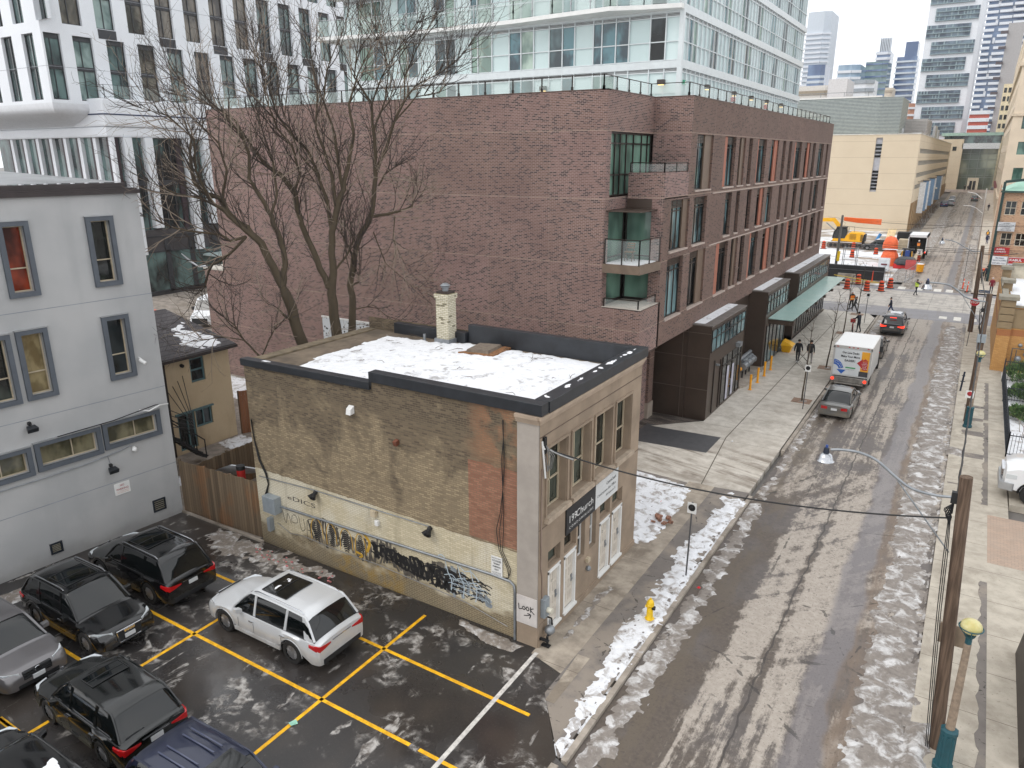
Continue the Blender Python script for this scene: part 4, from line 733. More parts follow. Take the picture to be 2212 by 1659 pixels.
mb.quad((-12.7,77,5.35),(-42.3,77,5.35),(-42.3,77,17.25),(-12.7,77,17.25)); mb.build('street_wall',CBS,pc)
mb=MB()
for z in (9.65,12.5): mb.box(-12.72,-12.66,41.5,77,z-.03,z+.03)
for z0,z1,L in ROWS:
    for a,b,k_ in L: mb.box(-13.0,-12.64,a+.01,b-.01,z0-.07,z0+.012)
mb.build('stone_sills',M('stone_sill',(176,160,150),.8,var=.1),pc)
for z0,z1,L in ROWS:
    for a,b,k_ in L:
        if k_ in 'ob': 
            p=MB(); p.box(-12.9,-12.8,a+.005,b-.005,z0+.02,z1-.005); p.build('metal_panel',ORAN if k_=='o' else TAUPE,pc,label='rust orange metal panel beside a window' if k_=='o' else None)
        elif k_=='w':
            f=window(pc,so_,su,sn,a,b,z0+.02,z1,.22,BRONZD,GLB if R_.random()<.7 else GLD,.06,vbars=(.36,.68) if b-a>1.7 else (.5,),hbars=(.78,))  # most panes take the paler glass, its tone imitating reflected sky
            l=MB(); 
            for i in range(5): l.box(-12.9,-12.84,a+.05,b-.05,z1-.12-i*.07,z1-.08-i*.07)
            l.build('louvre',BRONZE,f)
        else: window(pc,so_,su,sn,a,b,z0+.02,z1,.22,BRONZD,GLD if R_.random()<.6 else GLB,.07,hbars=(.3,))
# parapet roof
mb=MB(); mb.box(-42.25,-14.75,31.85,76.9,16.9,17.0); mb.box(-14.75,-12.75,37.45,76.9,16.9,16.99); mb.build('roof',M('terrace_deck',(176,176,174),.7,var=.15),pc)
mb=MB()
for x0,x1,y0,y1 in ((-42.32,-14.68,31.78,32.1),(-15.0,-14.68,31.78,37.45),(-14.7,-12.68,37.38,37.7),(-13.0,-12.68,37.4,77)): mb.box(x0,x1,y0,y1,17.25,17.29)
mb.build('coping',M('brown_coping',(96,76,68),.5),pc)
# notch glazing
nu=Vector((0,1,0)); no=Vector((-14.7,0,0))
window(pc,no,nu,sn,32.32,37.35,12.65,15.5,.12,BRONZD,GLG,.07,vbars=(.12,.24,.38,.55,.75,.9),hbars=(.34,.83),name='corner_window')
window(pc,no,nu,sn,32.3,34.28,7.65,12.0,.1,BRONZD,GLG,.07,hbars=(.5,),name='corner_window')
window(pc,Vector((0,34.3,0)),Vector((1,0,0)),Vector((0,-1,0)),-14.68,-13.3,7.65,11.95,.02,BRONZD,GLG,.07,hbars=(.5,),name='corner_window')
mb=MB(); mb.box(-14.6,-13.25,34.15,34.3,11.95,12.5); mb.box(-14.7,-13.0,32.0,34.3,12.0,12.04); mb.build('louvre_band',BRONZE,pc)
sl=MB(); sl.prism([(-14.7,31.78),(-12.82,31.78),(-12.66,34.0),(-14.7,34.2)],9.22,9.62); slb=sl.build('balcony_slab',M('taupe_slab',(112,96,82),.6),pc)
sl=MB(); sl.prism([(-14.6,31.95),(-13.0,31.95),(-12.85,33.8),(-14.6,33.9)],9.62,9.66); sl.build('snow_dusting',SNOW,slb)
GUARD=K('clear_guard_glass',.05); GUARD.col(rgb(206,216,214)); GUARD.b.inputs['Alpha'].default_value=.2; GUARD=GUARD.m
GUARDF=K('green_guard_glass',.08); GUARDF.col(rgb(196,212,208)); GUARDF.b.inputs['Alpha'].default_value=.38; GUARDF=GUARDF.m
def guard(parent,pts,z0,z1,post=1.6,name='guard_rail',mat=BRONZD,gm=None,r=.022,clip=True):
    rail=MB(); gl=MB(); L=[Vector((p[0],p[1],0)) for p in pts]
    for a,b in zip(L[:-1],L[1:]):
        n=max(1,round((b-a).length/post)); rail.beam(a+Vector((0,0,z1)),b+Vector((0,0,z1)),.04,.035)
        for i in range(n+1): p=a.lerp(b,i/n); rail.beam(p+Vector((0,0,z0)),p+Vector((0,0,z1)),.05,.05); 
        if clip:
            for i in range(n+1): p=a.lerp(b,i/n); rail.beam(p+Vector((0,0,z0+(z1-z0)*.35)),p+Vector((0,0,z0+(z1-z0)*.5)),.09,.09)
        gl.quad(a+Vector((0,0,z0+.05)),b+Vector((0,0,z0+.05)),b+Vector((0,0,z1-.06)),a+Vector((0,0,z1-.06)))
    o=rail.build(name,mat,parent); gl.build('glass_panel',gm or GUARD,o); return o
guard(pc,[(-14.62,31.86),(-12.9,31.86),(-12.74,33.95)],9.62,10.78,1.0,clip=False); guard(pc,[(-14.62,31.95),(-12.88,31.95),(-12.88,34.1)],7.58,8.0,2,clip=False); guard(pc,[(-14.5,34.2),(-12.8,34.2),(-12.8,37.4)],13.7,14.15,2,clip=False)
mb=MB(); mb.box(-14.7,-12.7,31.8,34.3,7.55,7.6); mb.build('balcony_ledge',M('pale_ledge',(186,178,168),.7),pc)
guard(pc,[(-42.1,32.2),(-15.1,32.2),(-15.1,37.8),(-13.1,37.8),(-13.1,76.8),(-20,76.8)],17.0,17.93,1.55,gm=GUARDF)
# balcony table and chair
t=thing('patio_chair','wooden folding chair on the glass railed corner balcony','chair',(-13.9,33.1,9.66)); mb=MB(); mb.box(-14.1,-13.7,32.9,33.3,10.08,10.12); mb.build('seat',M('chair_wood',(120,92,64),.6),t); mb=MB()
for x in (-14.08,-13.72): mb.beam((x,32.9,9.66),(x,33.3,10.5),.03); mb.beam((x,33.3,9.66),(x,32.95,10.1),.03)
mb.build('leg',M('chair_frame',(84,62,46),.6),t); mb=MB()
for z in (10.25,10.35,10.45): mb.box(-14.08,-13.72,33.24,33.27,z,z+.05)
mb.build('backrest',M('chair_wood2',(120,92,64),.6),t)
# ground floor: recess + bronze boxes + passage
mb=MB(); mb.box(-12.75,-42,34.3,77,5.3,5.36); mb.box(-14.7,-12.7,31.85,34.3,5.3,5.36); mb.build('soffit',BRONZE,pc)
mb=MB()
mb.quad((-12.9,46.7,-.1),(-12.9,52.4,-.1),(-12.9,52.4,5.3),(-12.9,46.7,5.3)); mb.quad((-12.7,59,2.9),(-12.7,62.4,2.9),(-12.7,62.4,5.4),(-12.7,59,5.4)); mb.quad((-30,39.72,-.2),(-12.92,39.72,-.2),(-12.92,39.72,5.3),(-30,39.72,5.3)); mb.quad((-30,31.8,0),(-30,39.7,0),(-30,39.7,5.3),(-30,31.8,5.3)); mb.build('bronze_cladding_wall',BRONZE,pc)
mb=MB(); mb.box(-14.95,-14.55,38.2,38.9,-.1,5.3); mb.build('brick_pier',CBS,pc); MB().box(-14.97,-14.5,38.15,38.95,-.1,.9).build('pier_base',M('pier_concrete',(150,138,126),.8),pc)
mb=MB()
for x in (-13.2,-17,-21): mb.box(x,x+.03,39.665,39.695,0,5.3)
for z in (1.75,3.6,5.0): mb.box(-22,-11.62,39.66,39.69,z,z+.03)
mb.build('cladding_joints',M('joint_bronze',(96,84,74),.5),pc)
def bronzebox(y0,y1,zb,zt,x1,band=(3.95,5.2),nb=8,doors=()):
    b=MB(); b.box(-12.9,x1,y0,y1,zb,zt-.06); o=b.build('bronze_bay',BRONZE,pc)
    r=MB(); r.box(-12.72,x1+.05,y0-.05,y1+.05,zt-.06,zt); r.build('roof_cap',M('cap_grey',(112,106,102),.5,var=.2,scale=3),o)
    s=MB(); s.box(-12.7,x1-.5,y0+.3,y1-.1,zt,zt+.02); s.build('snow_strip',SNOWR,o)
    f=MB(); g=MB()
    g.quad((x1+.012,y0+.12,band[0]),(x1+.012,y1-.1,band[0]),(x1+.012,y1-.1,band[1]),(x1+.012,y0+.12,band[1]))
    for i in range(nb+1): y=y0+.12+(y1-y0-.22)*i/nb; f.box(x1,x1+.05,y-.03,y+.03,band[0],band[1])
    for z in (band[0],band[0]+(band[1]-band[0])*.62,band[1]): f.box(x1,x1+.045,y0+.1,y1-.08,z-.03,z+.03)
    fo_=f.build('window_band',BRONZD,o); g.build('pane',GLB,fo_)
    return o
bx=bronzebox(39.7,46.7,-.1,5.5,-11.6)
f=MB(); g=MB()
for y in (40.7,41.9,42.35,43.3,44.4,45.6,46.3): f.box(-11.6,-11.55,y-.03,y+.03,.15,3.1 if y>41 else 3.3)
f.box(-11.6,-11.55,41.9,46.3,2.5,2.56); g.quad((-11.585,42.35,.2),(-11.585,46.3,.2),(-11.585,46.3,3.1),(-11.585,42.35,3.1)); fo_=f.build('door',BRONZD,bx); g.build('pane',GLD,fo_)
g=MB(); g.box(-11.58,-11.57,43.35,43.8,.2,2.3); g.box(-11.58,-11.57,44.45,44.9,.2,2.2); g.build('paper_notice',M('paper_lilac',(180,178,190),.7),fo_)
g=MB(); g.tube([(-11.55,44.0,1.0),(-11.48,44.0,1.0),(-11.48,44.0,1.4),(-11.55,44.0,1.4)],.02,6); g.build('handle',STEEL,fo_)
b2=bronzebox(52.4,59.1,-.1,5.5,-11.6,(3.9,5.2),7)
f=MB(); g=MB()
for y in (52.9,53.8,54.9,56.2,57.4,58.7): f.box(-11.6,-11.54,y-.03,y+.03,.1,3.0)
g.quad((-11.58,52.95,.15),(-11.58,58.7,.15),(-11.58,58.7,2.9),(-11.58,52.95,2.9)); fo_=f.build('shopfront',BRONZD,b2); g.build('pane',GLB,fo_)
b3=bronzebox(62.4,76.4,3.0,5.5,-11.55,(3.9,5.2),14)
mb=MB(); mb.box(-12.9,-11.7,62.6,76.4,0,.25); mb.box(-12.3,-11.66,62.6,63.1,0,3.0); mb.build('shop_plinth',BRONZE,pc); f=MB(); g=MB()
for i in range(14): y=63.1+i*1.02; f.box(-11.72,-11.66,y-.03,y+.03,.2,3.0)
f.box(-11.72,-11.66,63.1,76.4,2.4,2.46); g.quad((-11.7,63.1,.25),(-11.7,76.4,.25),(-11.7,76.4,3.0),(-11.7,63.1,3.0)); fo_=f.build('shopfront',BRONZD,pc); g.build('pane',GLD,fo_)
# canopy
cg=K('frosted_canopy_glass',.25); cg.col(cg.mix(cg.noise(.6,4),rgb(150,184,176),rgb(176,204,198))); cg.b.inputs['Alpha'].default_value=.93
mb=MB(); mb.box(-11.5,-9.85,52.7,75.1,3.56,3.6); cn_=mb.build('glass_canopy',cg.m,pc)
mb=MB(); mb.box(-11.5,-9.95,52.75,52.95,3.2,3.5); 
for y in (56,60,64,68,72,74.8): mb.box(-11.6,-9.95,y,y+.12,3.3,3.52)
mb.box(-9.95,-9.8,52.9,53.3,3.2,3.5)
for y in (58,61.5,65,68.5,72,75): mb.box(-10.0,-9.78,y-.2,y+.2,3.3,3.5)
mb.build('canopy_beam',BRONZE,cn_)
mb=MB()
for i in range(9): y=53+i*2.76; mb.box(-11.5,-9.85,y-.01,y+.01,3.6,3.604)
mb.build('canopy_joint',ALU,cn_)
mb=MB(); mb.box(-11.58,-11.3,44.9,45.5,3.2,3.45); mb.box(-11.58,-11.35,40.9,41.0,2.95,3.05); tag(mb.build('door_lamp',STEEL),'small steel lamp above the bronze doors','lamp')
# ================================================================ glass tower above the podium
gt=thing('glass_tower','pale glass condominium tower rising above the brick podium','building',(-30,60,17))
SPAN=glassy('pale_spandrel_glass',(196,214,214),(214,228,228),spec=.6,rough=.12,scale=.2); TB=M('white_curtain_frame',(206,212,214),.4,.2,var=.04); LOUV=M('louvre_grey',(138,136,136),.6,var=.1)
mb=MB(); mb.box(-42.3,-16.25,44.85,77.5,17,36); mb.build('core',SPAN,gt)
STO=[(17.05,19.2),(19.85,22.15),(22.8,25.1),(25.75,28.05),(28.7,31.0),(31.65,33.95)]
fr=MB(); lv=MB(); lvj=MB()
SX=[-16.32,-17.15,-18.11,-19.45,-20.31,-21.23,-21.81,-23.1,-23.96,-24.91,-26.05,-27.0,-27.9,-29.26,-30.4,-30.95,-32.23,-33.06,-34.0,-35.5,-36.4,-37.2,-38.7,-39.6,-41.0,-42.3]
SY=[44.95+.82*i for i in range(40)]
for (a,b) in STO:
    fr.box(-42.3,-16.15,44.70,44.85,a-.45,a-.05); fr.box(-16.25,-16.1,44.7,77.6,a-.45,a-.05)
    for x in SX: fr.box(x-.035,x+.035,44.74,44.86,a,b+.4)
    for y in SY: fr.box(-16.26,-16.13,y-.03,y+.03,a,b+.4)
    for z in (a,a+1.0,b,b+.38): fr.box(-42.3,-16.2,44.76,44.85,z-.03,z+.03); fr.box(-16.25,-16.16,44.8,77.5,z-.03,z+.03)
    lv.quad((-42.3,44.83,b+.03),(-16.25,44.83,b+.03),(-16.25,44.83,b+.36),(-42.3,44.83,b+.36)); lv.quad((-16.23,44.85,b+.03),(-16.23,77.5,b+.03),(-16.23,77.5,b+.36),(-16.23,44.85,b+.36))
    for i in range(4): z=b+.08+i*.08; lvj.box(-42.3,-16.25,44.79,44.83,z,z+.02); lvj.box(-16.24,-16.19,44.85,77.5,z,z+.02)
fr.box(-16.34,-16.08,44.68,44.95,17,36)
fr.build('curtain_wall_frame',TB,gt); lv.build('louvre_band',LOUV,gt); lvj.build('louvre_blades',TB,gt)
DKG=[GLB,glassy('dark_reflecting_glass',(24,52,64),(80,124,134),spec=.9,scale=.8),glassy('curtained_glass',(120,140,132),(178,196,184),scale=.8),glassy('dim_green_glass',(84,110,104),(140,164,152),scale=.7)]
winS=[(-18.11,-17.15),(-21.23,-20.31),(-20.31,-19.45),(-21.81,-21.23),(-23.96,-23.1),(-24.91,-23.96),(-27.0,-26.05),(-27.9,-27.0),(-30.4,-29.26),(-30.95,-30.4),(-33.06,-32.23),(-34.0,-33.06),(-36.4,-35.5),(-37.2,-36.4),(-39.6,-38.7),(-41.0,-39.6)]
cnt=0
for si,(a,b) in enumerate(STO):
    if si>3: continue
    for i,(x0,x1) in enumerate(winS):
        if si==0 and i in (0,2,5): continue
        g=MB(); g.quad((x0+.05,44.815,a+.04),(x1-.05,44.815,a+.04),(x1-.05,44.815,b-.04),(x0+.05,44.815,b-.04)); gm=DKG[1] if i in (1,2,3) and si==1 else (GLD if i==0 else R_.choice(DKG)); o=g.build('window',gm,gt); cnt+=1
        m_=MB(); m_.box(x0+.05,x1-.05,44.79,44.82,a+.97,a+1.03); m_.build('transom',TB,o)
for si,(a,b) in enumerate(STO):
    if si==0: continue
    y=0; k0=[1,0,2,1,0,2][si]
    while y<39:
        if (y+k0)%5 in (1,2):
            y0=SY[y]; y1=SY[y]+.82
            if cnt<98:
                g=MB(); g.quad((-16.215,y0+.04,a+.04),(-16.215,y1-.04,a+.04),(-16.215,y1-.04,b-.04),(-16.215,y0+.04,b-.04)); g.build('window',R_.choice([GLB,GLB,DKG[1],DKG[3]]),gt); cnt+=1
            else:
                if 'extra' not in dir(): extra=MB()
                extra.quad((-16.215,y0+.04,a+.04),(-16.215,y1-.04,a+.04),(-16.215,y1-.04,b-.04),(-16.215,y0+.04,b-.04))
        y+=1
if 'extra' in dir(): o=extra.build('window',GLB,gt); o['kind']='stuff'
bs=MB()
for z in (22.5,25.45,28.4,31.35): bs.prism([(-16.1,44.85),(-16.1,44.2),(-18.2,43.7),(-20,43.0),(-24,43.35),(-27,43.7),(-33,43.7),(-38,43.2),(-43,42.2),(-43,44.85)],z-.02,z+.22)
bsl=bs.build('balcony_slab',WHITEP,gt)
for z in (22.72,25.67,28.62,31.57): guard(gt,[(-16.2,44.3),(-18.2,43.8),(-20,43.12),(-24,43.45),(-27,43.8),(-33,43.8),(-38,43.3),(-42.8,42.4)],z,z+1.08,1.4,'balcony_guard',ALU,GUARDF)
def tlamp(x,y,z,nx,ny,lab):
    r=thing('terrace_wall_lamp',lab,'lamp',(x,y,z),0,'lamps on the terrace wall'); m_=MB(); m_.box(x-.22 if ny else x,x+.22 if ny else x+.3,y-.3 if ny else y-.18,y if ny else y+.18,z,z+.28); m_.build('shade',M('lamp_shade_brown',(62,54,50),.5),r,bevel=.03); m_=MB(); m_.box(x-.16 if ny else x+.04,x+.16 if ny else x+.26,y-.26 if ny else y-.14,y-.04 if ny else y+.14,z-.03,z); m_.build('lamp_glow',M('warm_glow',(255,214,130),.5,emit=1.6,var=0),r)
tlamp(-17.2,44.7,18.5,0,1,'brown terrace lamp on the front wall nearest the tower corner'); tlamp(-25.2,44.7,18.5,0,1,'brown terrace lamp on the tower front above the middle of the brick wall')
for y in (49.2,55.2,59.8,64.5,69.5): tlamp(-16.05,y,18.5,1,0,{49.2:'first',55.2:'second',59.8:'third',64.5:'fourth',69.5:'fifth'}[y]+' dark lamp from the corner on the street side of the tower terrace')
r=thing('exit_sign','green running man exit sign on the tower corner','sign',(-16.0,45.3,18.6)); MB().box(-16.08,-16.04,45.1,45.6,18.5,18.75).build('plate',M('exit_green',(0,150,110),.5),r); m_=MB(); m_.box(-16.035,-16.03,45.38,45.52,18.54,18.71); m_.beam((-16.032,45.16,18.62),(-16.032,45.3,18.62),.03); m_.build('pictogram',WHITEP,r)
for y in (55.4,64.7):
    r=thing('red_fire_bell',['left','right'][y>60]+' pair of small red alarm bells on the tower terrace wall','alarm',(-16.0,y,18.2)); MB().box(-16.08,-15.9,y-.35,y-.1,18.1,18.4).build('bell',M('alarm_red',(180,30,34),.4),r,bevel=.05); MB().box(-16.08,-15.9,y+.1,y+.35,18.1,18.4).build('horn',M('alarm_red',(180,30,34),.4),r,bevel=.05)
# ================================================================ white panelled building far left
wb=thing('white_panel_building','white panelled building with staggered dark windows and a curved soffit','building',(-80,60,0))
WPN=M('white_panel',(226,229,234),.5,var=.03,scale=.3); DKF=M('charcoal_frame',(52,54,58),.5); SPD=M('dark_spandrel',(54,54,58),.4); MAUVE=M('dark_mauve_fin',(58,44,50),.5)
wo=Vector((-77,0,0)); uy=Vector((0,1,0)); nx_=Vector((1,0,0)); ho=Vector((0,41,0)); ux=Vector((1,0,0)); ny_=Vector((0,-1,0))
rows=[(19.8,25.7,43.9,'lo'),(26.65,32.5,43.15,'up'),(33.45,39.3,44.8,'lo')]
mb=MB(); hE=[];
hE.append((41.2,42.75,19.8,25.7))
for z0,z1,y0,_ in rows:
    y=y0
    while y<112: hE.append((y,y+1.95,z0,z1)); y+=3.35
for z0,z1,zz in ((19.8,25.7,(19.4,26.2)),(26.65,32.5,(26.2,33)),(33.45,39.3,(33,42))):
    facade(mb,wo,uy,nx_,41,114,zz[0],zz[1],[h for h in hE if h[2]==z0],.35)
hS=[]
for (z0,z1,xs) in ((19.8,25.7,[-79.0+.0,-80.5,-84.4,-88.3,-92.2]),(26.65,32.5,[-77.4,-81.6,-85.5,-89.4]),(33.45,39.3,[-80.5,-84.4,-88.3])): 
    for x in xs[1:] if z0<20 else xs: hS.append((x,x+2.05,z0,z1))
for z0,zz in ((19.8,(19.4,26.2)),(26.65,(26.2,33)),(33.45,(33,42))): facade(mb,ho,ux,ny_,-97,-77,zz[0],zz[1],[h for h in hS if h[2]==z0],.35)
mb.build('panel_wall',WPN,wb)
cnt=0; ex=MB()
for j,h in enumerate(hE):
    if cnt<84 and h[0]<98:
        f=window(wb,wo,uy,nx_,*h,.33,DKF,R_.choice((GLW,GLW,GLW2,GLW3)),.1,vbars=(R_.choice((.42,.5,.6)),),hbars=(.49,)); cnt+=1
        k_=MB(); k_.box(-77.3,-77.24,h[0]+.1,h[1]-.1,h[2]+2.75,h[2]+3.15); k_.box(-77.3,-77.25,h[0]+.1,h[1]-.1,h[3]-.45,h[3]-.1); k_.build('spandrel',SPD,f)
    else: ex.quad((-77.33,h[0],h[2]),(-77.33,h[1],h[2]),(-77.33,h[1],h[3]),(-77.33,h[0],h[3]))
for h in hS: f=window(wb,ho,ux,ny_,*h,.33,DKF,GLW,.1,vbars=(.5,),hbars=(.49,))
o=ex.build('window',GLW,wb); o['kind']='stuff'
k_=MB()
for i in range(20): 
    if i%2==0: y=46.55+i*3.35; k_.box(-77.0,-76.97,y-.0+.02,y+1.9,25.75,26.6)
k_.build('dark_panel',SPD,wb)
mb=MB(); mb.quad((-77.01,43.85,25.95),(-77.01,114,25.95),(-77.01,114,25.97),(-77.01,43.85,25.97)); 
for z in (22.75,29.6): mb.box(-77,-76.985,41,114,z,z+.03)
for z in (22.75,29.6): mb.box(-97,-77,40.985,41,z,z+.03)
mb.build('panel_joint',M('panel_joint',(150,154,160),.6),wb)
mb=MB(); prof=[(0,19.5),(0,19.05),(-.12,18.8),(-.5,18.5),(-1.5,18.1),(-3.5,17.5)]
mb.loft([[(-98,40.98-d,z) for d,z in prof],[(-76.98+d,40.98-d,z) for d,z in prof],[(-76.98+d,46,z) for d,z in prof]],closed=False,caps=False)
mb.box(-98,-77.1,41.05,44.5,19.3,19.45); mb.build('curved_soffit',M('white_soffit',(214,216,220),.5,var=.04),wb,smooth=50)
mb=MB(); mb.box(-98,-74.7,44.5,112,17.4,20.05); mb.box(-98,-74.9,44.6,112,16.4,17.4); mb.build('terrace_slab',WPN,wb,bevel=.2); MB().box(-98,-74.66,44.46,112,18.5,18.62).build('shadow_gap',M('navy_gap',(40,52,84),.6),wb)
guard(wb,[(-76,45),(-74.9,45),(-74.9,76)],20.05,21.3,1.5,'terrace_railing',DKF,GUARD,clip=False)
fm_=MB(); gg=MB()
x=-75.4
while x>-97: fm_.box(x,x+.55,44.95,45.3,7,16.4); x-=2.75
y=46.2
i=0
while y<110: fm_.box(-75.6,-74.75,y,y+.9,(4.5,7.2)[i%2],16.4); y+=(2.3,4.7)[i%2]; i+=1
fm_.build('white_fins',WPN,wb); gg.box(-98,-75.5,45.3,112,3,16.4); gg.build('dark_glazing',GLW,wb)
mb=MB(); x=-75.4
while x>-97: mb.box(x-.6,x-.02,45.1,45.28,7,16.4); x-=2.75
y=45.3
while y<110: mb.box(-75.5,-75.2,y,y+.55,7,17.0); y+=3.5
mb.build('mauve_fins',MAUVE,wb)
mb=MB(); 
for z in (11.6,): mb.box(-98,-75.35,45.15,112,z,z+.5)
y=47
while y<112: mb.box(-75.5,-75.4,y,y+.1,3,16); y+=1.15
mb.build('mullions',DKF,wb)
mb=MB(); mb.box(-98,-75.2,45.2,112,-.3,7); mb.build('dark_base',M('dark_grey_cladding',(76,74,76),.4,.2,var=.2,scale=.4),wb)
f=MB(); g=MB()
for y in (47,50,53,56,59,62,65,68): g.quad((-75.17,y,.5),(-75.17,y+2.4,.5),(-75.17,y+2.4,4.6),(-75.17,y,4.6)); f.box(-75.2,-75.1,y+2.4,y+3,.3,6.2)
for z in (.3,4.6,6.2): f.box(-75.2,-75.1,46,72,z,z+.15)
f_=f.build('shopfront',DKF,wb); g.build('pane',GLW,f_); MB().box(-75.2,-72.8,54,64,3.7,3.9).build('canopy',M('canopy_pale',(186,200,200),.3),wb)
# ================================================================ beige institutional building across the junction
bb=thing('beige_brick_institution','large beige brick institution with louvred plant room and rows of strip windows','building',(-28,180,0))
BEI=K('beige_brick',.85); X_,Y_,Z_=BEI.sep()[:3]; n=BEI.noise(.3,5); c=BEI.mix(n,rgb(206,190,166),rgb(222,208,184)); ln_=BEI.ma('LESS_THAN',BEI.ma('FRACT',BEI.ma('DIVIDE',BEI.ma('ADD',Z_,1.0),3.05)),.018); c=BEI.mix(BEI.ma('MULTIPLY',ln_,.6),c,rgb(150,130,104)); c=BEI.mix(BEI.ma('MULTIPLY',BEI.noise(9,2,BEI.scl(.2,.2,4)),.22),c,rgb(186,162,128)); BEI.col(c); BEI=BEI.m
mb=MB()
hs=[(-19.6,-18.4,7.7,18.0)]
facade(mb,Vector((0,168,0)),Vector((1,0,0)),Vector((0,-1,0)),-60,-11.9,-.3,18.6,hs,.5)
hh=[(171.5,298,15.05,15.95),(171.5,298,12.75,13.65),(171.5,298,10.4,11.3),(171.5,298,8.1,9.0)]
facade(mb,Vector((-11.9,0,0)),Vector((0,1,0)),Vector((1,0,0)),168,304,5.6,18.6,hh,.5)
mb.quad((-60,168,18.3),(-11.9,168,18.3),(-11.9,304,18.3),(-60,304,18.3)); mb.build('brick_wall',BEI,bb)
mb=MB(); mb.box(-60,-11.85,167.9,168.15,18.55,18.7); mb.box(-12.1,-11.8,168,304,18.55,18.7); mb.build('coping',M('pale_cap',(206,202,194),.6),bb)
mb=MB(); mb.quad((-12.3,168,-.3),(-12.3,304,-.3),(-12.3,304,5.6),(-12.3,168,5.6)); 
for i in range(34): y=169+i*4; mb.box(-12.3,-11.6,y,y+1.4,0,5.6)
mb.build('ribbed_base',M('brown_rib',(158,132,98),.8,var=.15),bb)
for (a,b_,z0,z1) in hh:
    f=MB(); g=MB(); g.quad((-12.38,a,z0),(-12.38,b_,z0),(-12.38,b_,z1),(-12.38,a,z1)); n_=52
    for i in range(n_): y=a+(b_-a)*i/n_; f.box(-12.4,-11.98,y,y+.7,z0,z1)
    f_=f.build('strip_window',M('pale_mullion',(170,164,154),.7),bb); g.build('pane',GLD,f_)
mb=MB(); mb.quad((-19.6,168.45,7.7),(-18.4,168.45,7.7),(-18.4,168.45,18),(-19.6,168.45,18)); f_=mb.build('slot_panel',M('slot_grey',(178,180,188),.6),bb); mb=MB()
for z in (8.1,8.75,9.4,10.05,10.7,11.35,14.3,15.0,15.7,16.4): mb.box(-19.55,-18.45,168.35,168.44,z,z+.42)
mb.build('louvre_windows',GLD,f_)
mb=MB(); mb.box(-60,-20.6,175,192,18.3,26.0); mb.prism([(-20.6,175),(-16.9,178.5),(-16.9,192),(-20.6,192)],18.3,26.0); mb.build('plant_room',M('plant_room_green',(122,130,130),.5,var=.05),bb)
mb=MB(); z=18.6
while z<25.9: mb.box(-60,-20.6,174.9,175,z,z+.1); mb.beam((-20.6,174.92,z+.05),(-16.85,178.47,z+.05),.12,.1); mb.box(-16.9,-16.8,178.5,192,z,z+.1); z+=.27
mb.build('louvre_blades',M('louvre_pale',(190,198,196),.4,.3),bb); MB().box(-60,-20.4,174.8,175.4,25.95,26.25).build('louvre_cap',WHITEP,bb)
mb=MB()
for i in range(9): mb.box(-60+i*4.6,-59.9+i*4.6,176,176.1,26.2,27.2)
mb.box(-60,-22,176,176.1,27.1,27.2); mb.build('roof_rail',STEEL,bb)
mb=MB(); mb.box(-18.8,-12.6,190,204,18.3,22.2); mb.build('rear_plant_room',M('plant_grey',(164,160,158),.6,var=.05),bb); mb=MB(); z=18.5
while z<22.1: mb.box(-18.8,-12.6,189.9,190,z,z+.1); mb.box(-12.6,-12.5,190,204,z,z+.1); z+=.3
mb.build('rear_louvres',M('louvre_pale2',(186,182,178),.5),bb)
mb=MB(); mb.cyl((-17,186),.5,18.3,20.3,12); mb.box(-14.8,-13,185,188,18.3,19.3); mb.box(-12.8,-12.3,215,224,18.4,21.6); mb.box(-12.8,-12.3,228,233,18.4,21); mb.build('roof_units',ALU,bb)
for i,(y,c_) in enumerate(((178,'w'),(186,'b'),(192,'w'),(207,'b'),(214,'w'),(236,'b'),(243,'w'))):
    r=thing('wall_banner',('white' if c_=='w' else 'blue')+' banner on the beige wall, '+['first','second','third','fourth','fifth','sixth','seventh'][i]+' from the junction','banner',(-11.5,y,6)); MB().box(-11.4,-10.3,y,y+.12,3.2,9.4).build('cloth',M('banner_white',(222,224,226),.7) if c_=='w' else M('banner_blue',(120,152,186),.7),r); MB().box(-11.9,-10.3,y-.05,y+.17,9.4,9.5).build('bracket',CABLE,r)
for i in range(6):
    y=180+i*12; r=thing('globe_wall_lamp',['nearest','second','third','fourth','fifth','farthest'][i]+' small white globe lamp on the beige wall','lamp',(-11.6,y+4,6.4),0,'globe lamps along the beige wall'); MB().sphere((-11.0,y+4,6.4),.35,10,6,.7).build('globe',WHITEP,r,smooth=60); MB().box(-11.9,-11,y+3.95,y+4.05,6.0,6.1).build('arm',CABLE,r)
# end building
eb=thing('glass_front_college_building','glazed college entrance building closing the end of the street','building',(-4,318,3))
mb=MB(); mb.box(-17,-8.7,316,340,-.3,20.3); mb.build('beige_wing',BEI,eb); mb=MB(); mb.box(-8.7,2.0,318,340,3,17); mb.build('glass_hall',glassy('hall_glass',(84,96,84),(150,156,138),scale=.15),eb)
mb=MB()
for i in range(5): x=-8.7+i*2.67; mb.box(x-.06,x+.06,317.8,318,3,17)
for z in (7.3,8.0,10.4,13.4,15.4): mb.box(-8.7,2,317.85,318,z,z+.15)
mb.build('mullions',M('hall_frame',(128,136,130),.5),eb)
mb=MB(); mb.box(-9,2.2,316,322,17,18.9); mb.build('silver_band',M('silver_band',(204,208,212),.4),eb); mb=MB(); mb.box(-15,2.5,320,336,18.9,21.6); mb.build('clerestory',GLW,eb); mb=MB(); mb.box(-16,3,319,337,21.5,22.5); mb.build('green_roof_edge',M('verdigris',(150,178,168),.6),eb)
